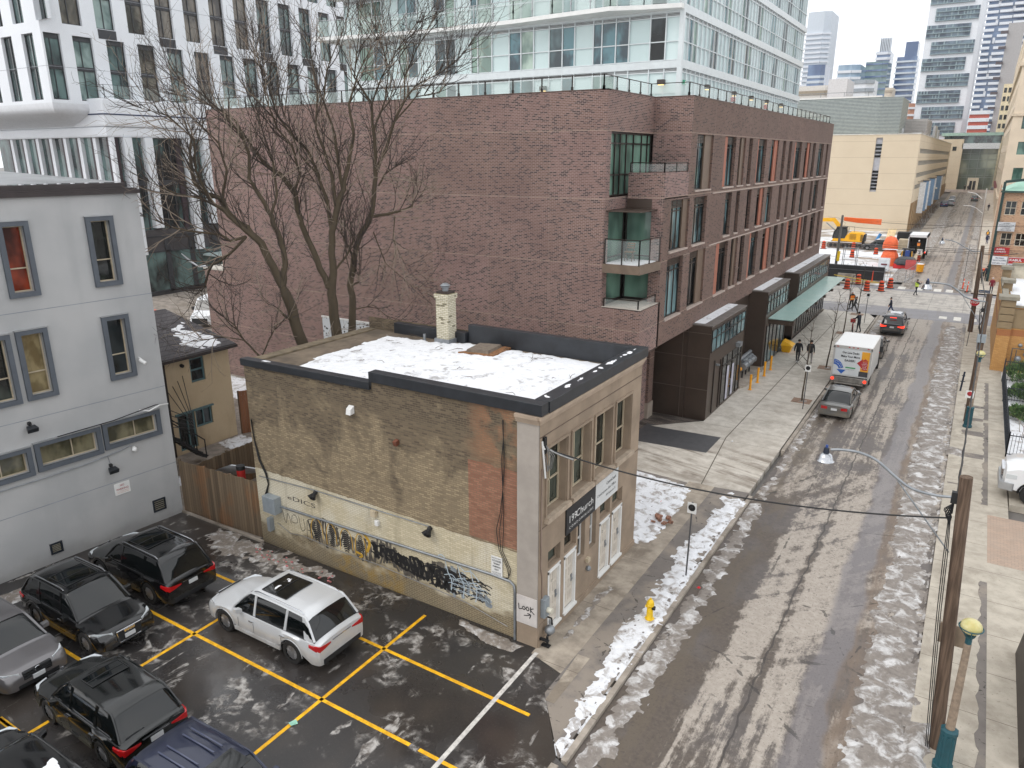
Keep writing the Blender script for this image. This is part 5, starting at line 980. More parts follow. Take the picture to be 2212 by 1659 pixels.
mb=MB(); mb.box(-5.6,-2.2,316.5,318,3,7.2); mb.build('portal',M('portal_stone',(206,196,176),.7),eb); mb=MB(); mb.box(-4.9,-4.1,316.4,316.5,3.1,6.2); mb.box(-3.8,-3.0,316.4,316.5,3.1,6.2); mb.build('door',GLD,eb); MB().box(-11.8,-10.6,315.9,316,16.4,17.8).build('window',GLD,eb)
# ================================================================ right side buildings
rb=thing('cream_tower_block','cream stone block with green tinted windows along the right of the far street','building',(6,220,0))
CRE=M('cream_stone',(216,200,178),.8,var=.06,scale=.3); mb=MB()
hE=[]
for z in (8,12.5,17,21.5,26,30.5,35,39.5):
    for y in range(200,325,9): hE.append((y,y+5.5,z,z+3))
facade(mb,Vector((2.8,0,0)),Vector((0,1,0)),Vector((-1,0,0)),197,330,-.3,44,hE,.4)
hS=[(4.6,6.4,z,z+2.6) for z in (9.5,14.8,20)]+[(8,10,z,z+2.6) for z in (9.5,14.8,20)]
facade(mb,Vector((0,197,0)),Vector((1,0,0)),Vector((0,-1,0)),2.8,30,-.3,44,hS,.4); mb.build('stone_wall',CRE,rb)
mb=MB(); mb.box(2.5,30,196.7,330,22.6,23.1); mb.box(2.4,30,196.6,330,32.4,33.2); mb.box(2.5,3.0,196.8,330,5.6,6.0); mb.build('cornice',M('cream_cornice',(206,190,168),.8),rb)
g=MB(); f=MB()
for y0,y1,z0,z1 in hE: g.quad((3.18,y0,z0),(3.18,y1,z0),(3.18,y1,z1),(3.18,y0,z1))
for x0,x1,z0,z1 in hS: g.quad((x0,197.38,z0),(x1,197.38,z0),(x1,197.38,z1),(x0,197.38,z1))
o=g.build('windows_street_side',glassy('teal_glass',(50,84,76),(98,134,122),scale=.4),rb)
mb=MB()
for i in range(9): y=250+i*6; mb.box(2.2,3.2,y,y+.5,6,6.8)
mb.build('awning_ribs',M('maroon',(130,84,84),.7),rb)
mb=MB(); mb.box(2.4,3.2,160,161.5,2.6,6.0) ; tag(mb.build('grey_hoarding',M('hoarding_grey',(120,114,106),.8)),'grey hoarding panel standing on the far right pavement','hoarding')
kb=thing('corner_restaurant_building','tan brick corner restaurant building with green hipped roof and red sign boards','building',(7,110,0))
TAN=brickmat('tan_brick',(176,138,108),(196,158,126),(140,100,76),(190,170,150),joint=False,dirt=.2,mw=.008)
wk=[(2.4,3.5,7.85,9.45),(3.95,5.05,7.85,9.45),(5.5,6.6,7.85,9.45),(2.5,3.6,4.3,5.8),(3.95,5.05,4.3,5.8),(5.5,6.6,4.3,5.8)]
mb=MB(); facade(mb,Vector((0,106,0)),Vector((1,0,0)),Vector((0,-1,0)),2.05,16,-.2,10.5,wk,.3); mb.quad((2.05,106,-.2),(2.05,140,-.2),(2.05,140,10.5),(2.05,106,10.5)); mb.build('brick_wall',TAN,kb)
for w_ in wk: window(kb,Vector((0,106,0)),Vector((1,0,0)),Vector((0,-1,0)),*w_,.22,M('cream_frame',(206,200,184),.6),GLD,.07,vbars=(.5,),hbars=(.5,))
mb=MB(); mb.loft([[(1.9,105.8,10.5),(16,105.8,10.5),(16,118,10.5),(1.9,118,10.5)],[(6,110,12.8),(15,110,12.8),(15,114,12.8),(6,114,12.8)]]); mb.build('roof',M('copper_green',(148,188,170),.6,var=.06),kb); mb=MB(); mb.box(1.7,16,105.6,105.9,10.4,10.6); mb.build('gutter',M('green_gutter',(40,72,66),.5),kb)
mb=MB(); mb.beam((1.95,105.9,0),(1.95,105.9,11.6),.28,.28); mb.beam((1.95,105.9,11.6),(4.2,105.9,11.9),.3,.3); mb.build('corner_downpipe',M('dark_green_pipe',(28,58,56),.5),kb)
def board(nm,lab,x0,x1,z0,z1,bg_,y=105.7):
    s=thing(nm,lab,'sign',((x0+x1)/2,y,z0)); MB().box(x0,x1,y,y+.15,z0,z1).build('board',bg_,s); return s
RED=M('sign_red2',(176,30,36),.5,var=.04); SW=M('sign_white2',(222,224,228),.5,var=.02); GOLD=M('sign_gold',(240,190,60),.5,var=0); NAVY=M('ink_navy',(50,66,110),.6,var=0); INK=M('ink_grey',(74,76,80),.6,var=0)
s=board('red_sign_board','red and gold KABUL EXPRESS sign on the tan corner building',2.12,3.62,3.12,4.12,RED); mb=MB(); text_mb(mb,'KABUL',(2.75,105.69,3.8),(1,0,0),(0,0,1),.27,.85,bold=.02); text_mb(mb,'EXPRESS',(2.75,105.69,3.48),(1,0,0),(0,0,1),.27,1.1,bold=.02); mb.build('lettering',SW,s); mb=MB(); text_mb(mb,'AUTHENTIC CUISINE',(2.85,105.69,3.2),(1,0,0),(0,0,1),.16,1.35,bold=.02); mb.build('gold_lettering',GOLD,s)
s=board('white_sign_board','white phone number sign under the KABUL EXPRESS board',2.05,3.58,2.05,3.08,SW); mb=MB()
for t_,z,wd in (('FINE DINING',2.78,.85),('TAKE-OUT & CATERING',2.5,1.4),('647-351-1111',2.18,1.3)): text_mb(mb,t_,(2.81,105.69,z),(1,0,0),(0,0,1),.22,wd,bold=.015)
mb.build('lettering',NAVY,s)
s=board('wide_red_sign_board','wide red and white KABUL fascia sign over the shop',3.68,6.9,1.95,3.02,SW); MB().box(3.72,6.86,105.66,105.7,2.3,2.98).build('red_panel',RED,s); mb=MB(); text_mb(mb,'KABUL  EXPRESS',(3.8,105.65,2.6),(1,0,0),(0,0,1),.36,2.9,'LEFT',bold=.03); mb.build('lettering',SW,s); mb=MB(); text_mb(mb,'AUTHENTIC AFGHAN',(4.3,105.65,2.34),(1,0,0),(0,0,1),.2,2.2,'LEFT',bold=.03); mb.build('gold_lettering',GOLD,s); mb=MB(); text_mb(mb,'FINE DINING   TAKE-OUT',(3.8,105.65,2.03),(1,0,0),(0,0,1),.22,2.9,'LEFT',bold=.015); mb.build('blue_lettering',NAVY,s)
s=board('dentist_sign','grey office sign with a phone number on the upper wall of the tan building',2.0,3.72,6.0,7.05,M('sign_grey_bg',(196,198,202),.5)); mb=MB()
for t_,z,sz,wd in (('ALFRED',6.86,.14,.7),('BARRISTER & SOLICITOR',6.66,.13,1.5),('NOTARY PUBLIC',6.46,.12,1.2),('ROOM 201',6.3,.1,.7),('222-0274',6.08,.18,1.0)): text_mb(mb,t_,(2.86,105.69,z),(1,0,0),(0,0,1),sz,wd,bold=.01)
mb.build('lettering',INK,s)
# yellow brick building near right
yb=thing('yellow_brick_building','low yellow brick building with stone capped piers and snowy roof on the right','building',(6,62,0))
YB=K('yellow_brick',.85); X_,Y_,Z_=YB.sep()[:3]; b_=YB.brick(YB.comb(YB.ma('ADD',X_,Y_),Z_),.21,.07,.008,rgb(184,134,76),rgb(200,152,90),rgb(160,124,84)); rd=YB.ma('MULTIPLY',YB.ma('GREATER_THAN',Z_,2.5),YB.ma('LESS_THAN',Z_,2.95)); c=YB.mix(YB.ma('MULTIPLY',rd,.7),b_[0],rgb(150,86,56)); rd2=YB.ma('MULTIPLY',YB.ma('GREATER_THAN',Z_,3.65),YB.ma('LESS_THAN',Z_,3.9)); c=YB.mix(YB.ma('MULTIPLY',rd2,.7),c,rgb(150,86,56)); YB.col(c); YB=YB.m
RUS=K('rusticated_stone',.9); RUS.col(RUS.mix(RUS.noise(1.5,5),rgb(128,110,84),rgb(158,138,108))); RUS.bump(RUS.noise(14,4),.6,.04); RUS=RUS.m
mb=MB(); mb.box(3.0,16,60.75,76,-.3,4.5); mb.box(2.25,3.05,60.45,61.4,-.3,3.0); mb.box(2.3,3.1,61.4,76,-.3,4.4); mb.build('wall',YB,yb)
mb=MB()
for i in range(4): mb.box(2.18,3.05,60.4,61.45,3.02+i*.5,3.48+i*.5)
mb.box(2.4,3.0,68.3,69.2,2.6,5.1); mb.box(2.4,3.0,75,75.9,2.6,5.3); mb.box(3.05,16,60.7,60.76,3.05,4.4); mb.build('stone_blocks',RUS,yb,bevel=.03)
mb=MB(); mb.box(2.0,3.2,60.25,61.6,5.02,5.25); mb.box(2.25,3.15,68.1,69.4,5.1,5.35); mb.box(2.25,3.15,74.8,76.1,5.3,5.55); mb.box(3.05,16,60.6,60.9,4.5,4.62); mb.box(2.35,2.75,61.6,68.1,4.4,4.7); mb.box(2.35,2.75,69.4,74.8,4.4,4.7); mb.box(3,16,75.6,76,5.6,5.8); mb.build('stone_coping',M('grey_coping',(140,134,120),.8,var=.12,scale=4),yb)
mb=MB(); mb.box(3.05,16,75.7,75.95,4.5,5.6); mb.build('rear_parapet',M('parapet_render',(196,188,170),.8),yb); mb=MB(); snow(mb,[(2.9,61),(14,61),(14,75.6),(2.9,75.6)],.4,.1,4.5,.05); o=mb.build('roof_snow',SNOW,yb,smooth=60); o['kind']='stuff'
r=thing('gas_meter_set','grey gas meters and pipes on the yellow brick wall','meter',(3.5,60.6,1.2)); mb=MB(); mb.sphere((3.75,60.45,1.0),.22,12,8); mb.sphere((4.15,60.5,1.35),.16,10,6); mb.sphere((3.75,60.5,1.95),.14,10,6); mb.build('meter_body',STEEL,r,smooth=50); mb=MB(); mb.tube([(3.35,60.6,.4),(3.35,60.5,1.7),(4.6,60.5,1.7)],.045,6); mb.tube([(3.6,60.5,.5),(3.6,60.5,1.6)],.035,6); mb.tube([(3.2,60.5,.62),(4.4,60.5,.62)],.035,6); mb.build('pipes',M('pipe_dark',(90,86,80),.5),r)
# tan rendered house behind the fence
hb=thing('stucco_house','small tan stucco house with dark shingle roof half covered in snow','house',(-36,26,0))
HS=K('stained_stucco',.9); c=HS.mix(HS.noise(.8,5),rgb(176,154,124),rgb(202,184,154)); c=HS.mix(HS.ma('MULTIPLY',HS.step(HS.noise(.7,5,HS.scl(1,1,.35)),.52,.7),.5),c,rgb(128,108,88)); HS.col(c); HS.bump(HS.noise(12,3),.3,.02); HS=HS.m
SHG=K('dark_shingles',.8); b_=SHG.brick(SHG.comb(SHG.ma('ADD',SHG.sep()[0],SHG.sep()[1]),SHG.sep()[2]),.3,.1,.01,rgb(66,62,64),rgb(88,84,86),rgb(44,42,44)); SHG.col(SHG.mix(SHG.ma('MULTIPLY',SHG.noise(1.2,4),.3),b_[0],rgb(58,56,58))); SHG=SHG.m
HX=-32.6
mb=MB(); facade(mb,Vector((HX,0,0)),Vector((0,1,0)),Vector((1,0,0)),14,24.2,-.4,4.95,[(21.87,22.7,3.5,4.76),(20.8,21.8,.12,2.05),(21.84,22.82,1.1,2.05)],.16); mb.quad((HX,24.2,-.4),(-45,24.2,-.4),(-45,24.2,4.9),(HX,24.2,4.9)); mb.poly([(HX,24.2,4.9),(-38,24.2,6.1),(-45,24.2,4.9)]); mb.build('stucco_wall',HS,hb)
def hroof(x): return 5.08+(-32.2-x)*.215
mb=MB(); mb.loft([[(-32.2,y,5.02),(-32.2,y,5.1),(-38,y,hroof(-38)),(-45.5,y,4.9),(-45.5,y,4.8),(-38,y,hroof(-38)-.1)] for y in (14,24.45)]); rf=mb.build('roof',SHG,hb)
MB().box(-32.24,-32.08,14,24.45,4.92,5.06).build('gutter',M('dark_gutter',(46,38,36),.5),rf)
tmp=MB(); snow(tmp,[(-32.35,22.3),(-32.3,24.1),(-33.6,24.2),(-35.0,23.7),(-36.2,24.2),(-35.4,22.8),(-34.2,22.4),(-33.4,21.9)],.12,.05,0,.18,.3); tmp.v=[(x,y,z+hroof(x)) for x,y,z in tmp.v]; o=tmp.build('roof_snow',SNOW,rf,smooth=60); o['kind']='stuff'
TEAL=M('teal_frame',(84,112,116),.6,var=.1)
ho_=Vector((HX,0,0)); hu_=Vector((0,1,0)); hn_=Vector((1,0,0))
window(hb,ho_,hu_,hn_,21.87,22.7,3.5,4.76,.12,TEAL,GLD,.09,hbars=(.5,)); window(hb,ho_,hu_,hn_,20.8,21.8,.12,2.05,.12,TEAL,GLD,.09,vbars=(.6,),name='door'); window(hb,ho_,hu_,hn_,21.84,22.82,1.1,2.05,.12,TEAL,GLD,.09,vbars=(.5,))
MB().box(-32.62,-32.5,20.7,22.9,2.06,2.14).build('lintel',TEAL,hb)
MB().tube([(-32.5,20.4,5),(-32.5,20.4,0)],.06,6).build('downpipe',M('dark_gutter2',(46,38,36),.5),hb)
MB().tube([(-32.6,21.4,4.55),(-32.45,21.4,4.52)],.09,8).build('round_vent',CABLE,hb)
# ================================================================ distant towers
def tower(name,label,xL,xM,xR,y,zt,depth,body,band,st=3.0,glass=None,zb=-.3,inset=.5,bal=0,top=None,face_y=None):
    t=thing(name,label,'skyscraper',((xL+xR)/2,y,0)); mb=MB(); mb.box(xL,xM,y,y+depth,zb,zt); mb.prism([(xM,y),(xR,y+(xR-xM)*.6),(xR,y+depth),(xM,y+depth)],zb,zt); mb.build('body',body,t)
    b=MB(); z=max(zb,8)
    while z<zt-(top or 0)-1:
        b.box(xL-bal,xM+.0,y-.35-bal,y+.1,z,z+st*inset); b.beam((xM,y-.2,z+st*inset/2),(xR+bal,y+(xR-xM)*.6-.2,z+st*inset/2),.8,st*inset); z+=st
    b.build('floor_bands',band,t); return t
CITYG=glassy('distant_blue_glass',(110,138,162),(160,182,200),spec=.8,scale=.06); CITYD=glassy('distant_dark_glass',(62,88,128),(112,136,170),spec=.8,scale=.08); CITYP=M('distant_pale',(196,204,212),.6,var=.05,scale=.05); CITYW=M('distant_white',(218,222,228),.6,var=.03); CITYGN=glassy('distant_green_glass',(96,124,128),(140,160,160),scale=.1)
tower('skyscraper','tallest pale grey tower with thin white balconies, left of the skyline',-126,-115,-110.4,607,113,30,CITYP,CITYW,3.1,inset=.35,bal=.8,top=14)
tower('skyscraper','short dark topped block standing before the tallest pale tower',-110.7,-102.7,-100.3,549,72,20,CITYD,CITYP,3.1,inset=.5,top=7)
tower('skyscraper','mid height stepped glass tower with a flat roof overhang',-74.5,-68,-64,444,60,20,CITYG,CITYW,3.2,inset=.4,bal=.4,top=1)
tower('skyscraper','rounded green glass tower with a dark crown',-65.8,-57.5,-54.9,476,64,18,CITYGN,CITYD,3.2,inset=.25)
t=tower('skyscraper','slim banded tower with a finned crown behind the green glass tower',-71.2,-64.6,-63.4,556,78,18,CITYD,CITYW,3.1,inset=.5,bal=.6)
mb=MB(); 
for i in range(7): mb.box(-70+i*.95,-69.6+i*.95,556,560,78,86)
mb.build('crown_fins',CITYP,t)
t=tower('skyscraper','dark blue glass tower with stepped balconies',-55,-46,-44.5,517,70,18,CITYD,CITYP,3.1,inset=.3,bal=.6); MB().box(-51.5,-45,518,530,70,78).build('crown',CITYD,t)
tower('apartment_block','small beige hotel block between the blue towers',-47.8,-45.5,-44.4,417,46,12,M('beige_far',(206,196,180),.7),M('beige_far2',(180,168,150),.7),3,inset=.3)
tower('apartment_block','small red brick and white block at the foot of the blue tower',-37.1,-34.5,-32.4,398,37.5,12,M('far_brick',(176,128,104),.7),CITYW,3,inset=.3)
mb=MB(); mb.box(-52.3,-46.2,296,312,18,40.4); tag(mb.build('office_block',M('far_grey',(200,200,204),.7)),'plain light grey rooftop block above the louvred plant room','building')
tower('apartment_block','white slab block with balconies beside the plain grey block',-48.6,-44.4,-41.6,327,42.3,12,CITYW,M('far_window_grey',(150,158,166),.5),3,inset=.45)
tower('office_block','long low block with window strips at the left edge of the skyline',-75,-56.5,-55.7,314,40,12,M('far_stone',(206,202,196),.7),M('far_win_tan',(150,138,120),.6),3.6,inset=.4)
# white framed tower with staggered glazed bands
t=thing('white_frame_tower','tall white framed tower with staggered bands of dark glazing','skyscraper',(-30,399,0)); mb=MB(); mb.box(-32.4,-12.95,399,425,-.3,125); mb.prism([(-12.95,399.02),(-11.4,400.5),(-11.4,425),(-12.95,425)],-.3,125); mb.build('body',CITYW,t)
g=MB(); bl_=MB(); z=23.8; i=0
DW=glassy('tower_dark_glazing',(50,66,84),(104,122,136),spec=.6,scale=.25)
while z<122:
    x0,x1=((-32.2,-15.5),(-29.6,-13.2))[i%2]
    g.box(x0,x1,398.7,399.05,z,z+5.2)
    for k2 in range(3): bl_.box(x0,x1,398.1,399,z+.05+k2*1.75,z+.35+k2*1.75)
    rr2=random.Random(i)
    for k2 in range(3):
        for m_ in range(14):
            if rr2.random()<.4: xx=x0+(x1-x0)*m_/14; bl_.box(xx,xx+.5,398.6,398.72,z+.4+k2*1.75,z+1.7+k2*1.75)
    i+=1; z+=6.7
g.build('glazed_band',DW,t); bl_.build('balcony_edge',M('tower_edge_grey',(130,150,156),.5),t)
# wave balcony tower
t=thing('wave_balcony_tower','very tall white tower with rippling curved balconies at the right edge','skyscraper',(-10,530,0)); mb=MB(); mb.box(-13.6,30,528,560,-.3,150); mb.build('body',CITYD,t); b=MB(); z=10; i=0
while z<150:
    for k2 in range(6):
        x0=-15+k2*7.2; ph=2.6*sin(i*.55+k2*1.3); b.box(x0+ph*.3,x0+5.9+ph*.3,525+ph*.4,529,z,z+1.35); b.box(x0+6.0,x0+7.2,526.6,529,z,z+3.0) if (i+k2)%3==0 else None
    i+=1; z+=3.1
b.build('balcony',CITYW,t)
tower('apartment_block','red brick and white banded apartment block above the far glass roof',-10.1,-3.6,-3.0,380,32.5,14,M('far_red',(176,84,70),.7),CITYW,2.9,inset=.5)
t=thing('concrete_block','grey concrete block with stepped balconies against the cream building','building',(0,400,0)); mb=MB()
for i in range(9): mb.box(-1.8,4,400,412,14+i*6,20+i*6)
mb.build('body',M('far_concrete',(166,164,164),.8),t); mb=MB()
for i in range(9): mb.box(-4.2,-1.5,398.5,400,16+i*6,17+i*6)
mb.build('balcony',M('dark_balcony',(86,78,82),.7),t)
t=thing('yellow_corner_block','pale yellow corner block with dark windows behind the cream building','building',(0,345,0)); mb=MB(); mb.box(.3,3.4,345,360,-.3,40); mb.build('wall',M('pale_yellow',(216,200,168),.8),t); mb=MB()
for z in (24.5,27.6,30.8,34,37): 
    for x in (.6,2.0): mb.box(x,x+.9,344.9,345,z,z+1.7)
mb.build('windows',GLD,t)
# ================================================================ vehicles
TYRE=M('tyre_rubber',(30,29,28),.85,var=.2,scale=9); RIM=M('alloy_rim',(150,150,152),.3,.7,var=.1); TRIMB=M('black_plastic_trim',(30,31,33),.6,var=.1); CHROME=M('chrome',(200,202,206),.15,1,var=0)
REDL=M('red_lamp',(176,18,22),.2,var=0,coat=.6); REDON=M('lit_brake_lamp',(255,60,40),.3,var=0,emit=1.6); HEADL=M('headlamp',(206,212,216),.12,.2,var=0,coat=.6); PLATE=M('number_plate',(206,208,210),.5,var=0); ARCHD=M('wheel_arch_dark',(14,14,15),.95,var=0)
def paint(name,c,metal=.3,rough=.28,dirt=(120,110,96),amt=.3):
    if name in MATS: return MATS[name]
    k=K(name,rough,metal); Z=k.sep()[2]; lo=k.ma('SUBTRACT',1,k.step(Z,.25,.85)); d=k.ma('MULTIPLY',k.ma('MULTIPLY',lo,k.step(k.noise(2,5),.3,.65)),amt*2)
    k.col(k.mix(d,rgb(*c),rgb(*dirt))); k.b.inputs['Coat Weight'].default_value=.7; k.b.inputs['Coat Roughness'].default_value=.05; k.rough(k.ma('ADD',rough,k.ma('MULTIPLY',d,.5))); MATS[name]=k.m; return k.m
CARGL=K('car_glass',.04); CARGL.col(rgb(10,14,15)); CARGL.b.inputs['Specular IOR Level'].default_value=.6; CARGL.b.inputs['Coat Weight'].default_value=.2; CARGL=CARGL.m
def car(name,label,L=4.6,W=1.85,Hh=1.65,wb=2.7,fo=.9,kind='suv',mat=None,rimm=None,roof_rails=False,sunroof=0,lit=False,snowroof=0,plate_front=False,plate_rear=True,grille='bars',cat='car',wr=.35,group=None,cladding=False):
    """local frame: x forward, y left, z up, origin on the ground at the middle"""
    t=thing(name,label,cat,group=group); hw=W/2; xf=L/2; xr=-L/2; wf=xf-fo; wr_x=wf-wb; R=wr
    suv=kind in('suv','wagon'); belt={'suv':.98,'sedan':.86,'hatch':.9}.get(kind,.95)*(Hh/({'suv':1.68,'sedan':1.44,'hatch':1.48}.get(kind,1.6))); hood0=belt-.02; 
    rearh={'suv':belt+.04,'sedan':belt+.03,'hatch':belt+.05}[kind]; base=.24 if kind!='suv' else .3
    cow=xf-({'suv':1.22,'sedan':1.25,'hatch':1.08}[kind])*L/4.6; rft=cow-{'suv':.78,'sedan':.85,'hatch':.85}[kind]; 
    rrt={'suv':xr+.62,'sedan':xr+1.35,'hatch':xr+.75}[kind]; rb={'suv':xr+.18,'sedan':xr+.62,'hatch':xr+.2}[kind]
    xs=sorted(set([xr,xr+.04,xr+.12,xr+.3,rb,xf,xf-.03,xf-.1,xf-.24,xf-.45,cow,cow-.3]+[wf+d for d in (-R-.06,-R-.02,-R*.85,-R*.6,-R*.3,0,R*.3,R*.6,R*.85,R+.02,R+.06)]+[wr_x+d for d in (-R-.06,-R-.02,-R*.85,-R*.6,-R*.3,0,R*.3,R*.6,R*.85,R+.02,R+.06)]+[0.0,.4,-.4]))
    xs=[x for x in xs if xr<=x<=xf]
    rings=[]
    for x in xs:
        e=min(1,(xf-x)/.5); r=min(1,(x-xr)/.35); w_=hw*(.80+.20*sqrt(max(0,1-(1-e)**2)))*(.90+.10*sqrt(max(0,1-(1-r)**2)))
        ar=R+.07; zb=base
        for wx in (wf,wr_x):
            d=abs(x-wx)
            if d<ar: zb=max(zb,R+sqrt(ar*ar-d*d)*.98)
        if x>xf-.25: zb=max(zb,base+.02*(1-(xf-x)/.25)); 
        if x>cow: top=hood0-(x-cow)/(xf-cow)*.17-(.16*max(0,1-(xf-x)/.16)**2)
        elif x<rb+.02: top=rearh-.02-(.05 if x<xr+.05 else 0)
        else: top=belt
        if kind=='suv' and x<=xr+.12: top=rearh-.06
        zm=zb+(top-zb)*.35; zs=zb+(top-zb)*.72; fl=.02
        zb=min(zb,top-.1)
        half=[(0,zb if zb<.5 else zb),(w_-.10,zb),(w_-.015,zb+.02),(w_,zm),(w_-.005,zs),(w_-.055,top-.03),(w_-.16,top+.0),(w_*.5,top+.03),(0,top+.045)]
        ring=[(x,y,z) for y,z in half]+[(x,-y,z) for y,z in half[-2:0:-1]]
        rings.append(ring)
    mb=MB(); mb.loft(rings); body=mb.build('body',mat,t,smooth=38,local=True)
    # arches and underbody
    mb=MB(); mb.box(xr+.25,xf-.25,-hw+.22,hw-.22,.2,.62)
    for wx in (wf,wr_x): mb.box(wx-R-.05,wx+R+.05,-hw+.2,hw-.2,.25,.75)
    mb.build('underbody',ARCHD,t,local=True)
    tr=MB()
    for wx in (wf,wr_x):
        for s in (-1,1):
            P=[];
            for i in range(13):
                a=pi*i/12; P.append((wx+(R+.085)*cos(a),s*(hw-.012),R*.96+(R+.085)*sin(a)*.98))
            tr.tube(P,.028 if cladding else .014,5)
    for s in (-1,1): tr.beam((wr_x+R+.1,s*(hw-.03),base+.05),(wf-R-.1,s*(hw-.03),base+.05),.06,.12)
    tr.build('wheel_arch_trim',TRIMB if cladding or mat in (None,) else mat,t,smooth=40,local=True)
    # greenhouse
    zt=Hh-.03; wbelt=hw-.10; wt=hw-.25
    S=[(cow+.05,belt-.02,wbelt-.1,belt+.0),(cow-.02,belt,wbelt-.03,belt+.03)]
    def ring(x,zlo,wlo,zhi,whi):
        return [(x,wlo,zlo),(x,(wlo*.4+whi*.6)+.02,zlo+(zhi-zlo)*.6),(x,whi,zhi-.03),(x,whi*.8,zhi+.005),(x,0,zhi+.03),(x,-whi*.8,zhi+.005),(x,-whi,zhi-.03),(x,-(wlo*.4+whi*.6)-.02,zlo+(zhi-zlo)*.6),(x,-wlo,zlo)]
    gr=[]
    def topz(x):
        if x>rft: t_=(cow-x)/(cow-rft); return belt+(zt-belt)*(1-(1-t_)**1.35)
        if x<rrt: t_=(rrt-x)/(rrt-rb); return zt-.04-(zt-.04-rearh)*t_**1.25
        m_=(x-rrt)/(rft-rrt); return zt+.035*sin(pi*m_)-.04*(1-m_)
    gx=[cow,cow-.2,cow-.45,rft+.1,rft,rft-.3,(rft+rrt)/2,rrt+.3,rrt,rrt-(rrt-rb)*.35,rrt-(rrt-rb)*.7,rb]
    for x in gx:
        z=topz(x); f_=min(1,max(0,(z-belt)/(zt-belt))); wh_=wbelt+(wt-wbelt)*f_; gr.append(ring(x,belt-.03,wbelt,max(z,belt+.01),wh_))
    mb=MB(); mb.loft(gr,closed=False,caps=False); mb.build('windows',CARGL,t,smooth=60,local=True)
    # roof skin and pillars
    rp=MB(); rr3=[]
    for x in (rft+.06,rft-.02,rft-.3,(rft+rrt)/2,rrt+.3,rrt,rrt-(.1 if kind!='sedan' else .02)):
        z=topz(x)+.012; rr3.append([(x,wt+.012,z-.035),(x,wt*.8,z+.012),(x,0,z+.035),(x,-wt*.8,z+.012),(x,-wt-.012,z-.035)])
    rp.loft(rr3,closed=False,caps=False); rfo=rp.build('roof',mat,t,smooth=60,local=True)
    pl=MB()
    for s in (-1,1):
        side=[]
        for x in gx:
            z=topz(x);f_=min(1,max(0,(z-belt)/(zt-belt))); side.append((x,s*(wbelt+(wt-wbelt)*f_+.012),z-.025 if f_>.1 else z))
        pl.tube(side,[.03]+[.034]*(len(side)-2)+[.04],6)
        def pillar(xb,xt,wd):
            zt_=topz(xt)-.03; pl.beam((xb,s*(wbelt+.012),belt-.02),(xt,s*(wt+.02),zt_),wd,.03,upv=(0,1,0))
        midx=(wf+wr_x)/2+.12
        pillar(midx,midx-.05,.085)
        if kind!='sedan': pillar(wr_x+.28,wr_x+.2,.09); 
        else: pillar(wr_x+.35,wr_x+.25,.07)
        if kind=='suv': 
            pl.loft([[(rb+.02,s*(wbelt+.012),belt-.02),(rb+.42,s*(wbelt+.012),belt-.02),(rb+.42,s*(wbelt-.01),belt-.02),(rb+.02,s*(wbelt-.06),belt-.02)],[(rrt-.02,s*(wt+.025),zt-.09),(rrt+.14,s*(wt+.025),zt-.07),(rrt+.14,s*(wt-.02),zt-.07),(rrt-.02,s*(wt-.08),zt-.09)]])
    pl.build('pillars',mat,t,smooth=40,local=True)
    if roof_rails:
        m_=MB()
        for s in (-1,1): m_.tube([(rft-.1,s*(wt-.03),topz(rft)+.03),(rft-.25,s*(wt-.03),topz(rft)+.085),(rrt+.25,s*(wt-.03),topz(rrt)+.085),(rrt+.1,s*(wt-.03),topz(rrt)+.03)],.017,6)
        m_.build('roof_rail',CHROME,t,smooth=50,local=True)
    if sunroof:
        m_=MB(); a_,b_=rft-.22,rft-.22-sunroof
        m_.loft([[(x,wt*.72,topz(x)+.04),(x,0,topz(x)+.062),(x,-wt*.72,topz(x)+.04)] for x in (a_,(a_+b_)/2,b_)],closed=False,caps=False); m_.build('sunroof',CARGL,rfo,smooth=60,local=True)
        m_=MB(); 
        for s in (-1,1): m_.beam((a_,s*wt*.72,topz(a_)+.045),(b_,s*wt*.72,topz(b_)+.045),.02,.02)
        for x in (a_,(a_+b_)/2,b_): m_.beam((x,-wt*.72,topz(x)+.045),(x,0,topz(x)+.066),.02,.02); m_.beam((x,0,topz(x)+.066),(x,wt*.72,topz(x)+.045),.02,.02)
        m_.build('sunroof_frame',TRIMB,rfo,local=True)
    if snowroof:
        m_=MB(); sx0,sx1=rrt+.1,rft-.1; P=[(sx0,-wt*.8),(sx1,-wt*.8),(sx1,wt*.8),(sx0,wt*.8)] if snowroof==1 else [(sx0,-wt*.85),(sx0+.9,-wt*.85),(sx0+.7,wt*.85),(sx0,wt*.85)]
        snow(m_,P,.07,.025,0,.1,.35); m_.v=[(x,y,z+topz(x)+.035) for x,y,z in m_.v]; o=m_.build('roof_snow',SNOW,rfo,smooth=60,local=True); o['kind']='stuff'
    # chrome line under windows
    if suv or kind=='sedan':
        m_=MB()
        for s in (-1,1): m_.beam((cow-.25,s*(wbelt+.02),belt-.005),(rb+.35,s*(wbelt+.02),belt+.0),.02,.02)
        m_.build('window_trim',CHROME if mat!=None and kind=='suv' else TRIMB,t,local=True)
    # lamps
    zf=hood0-.25
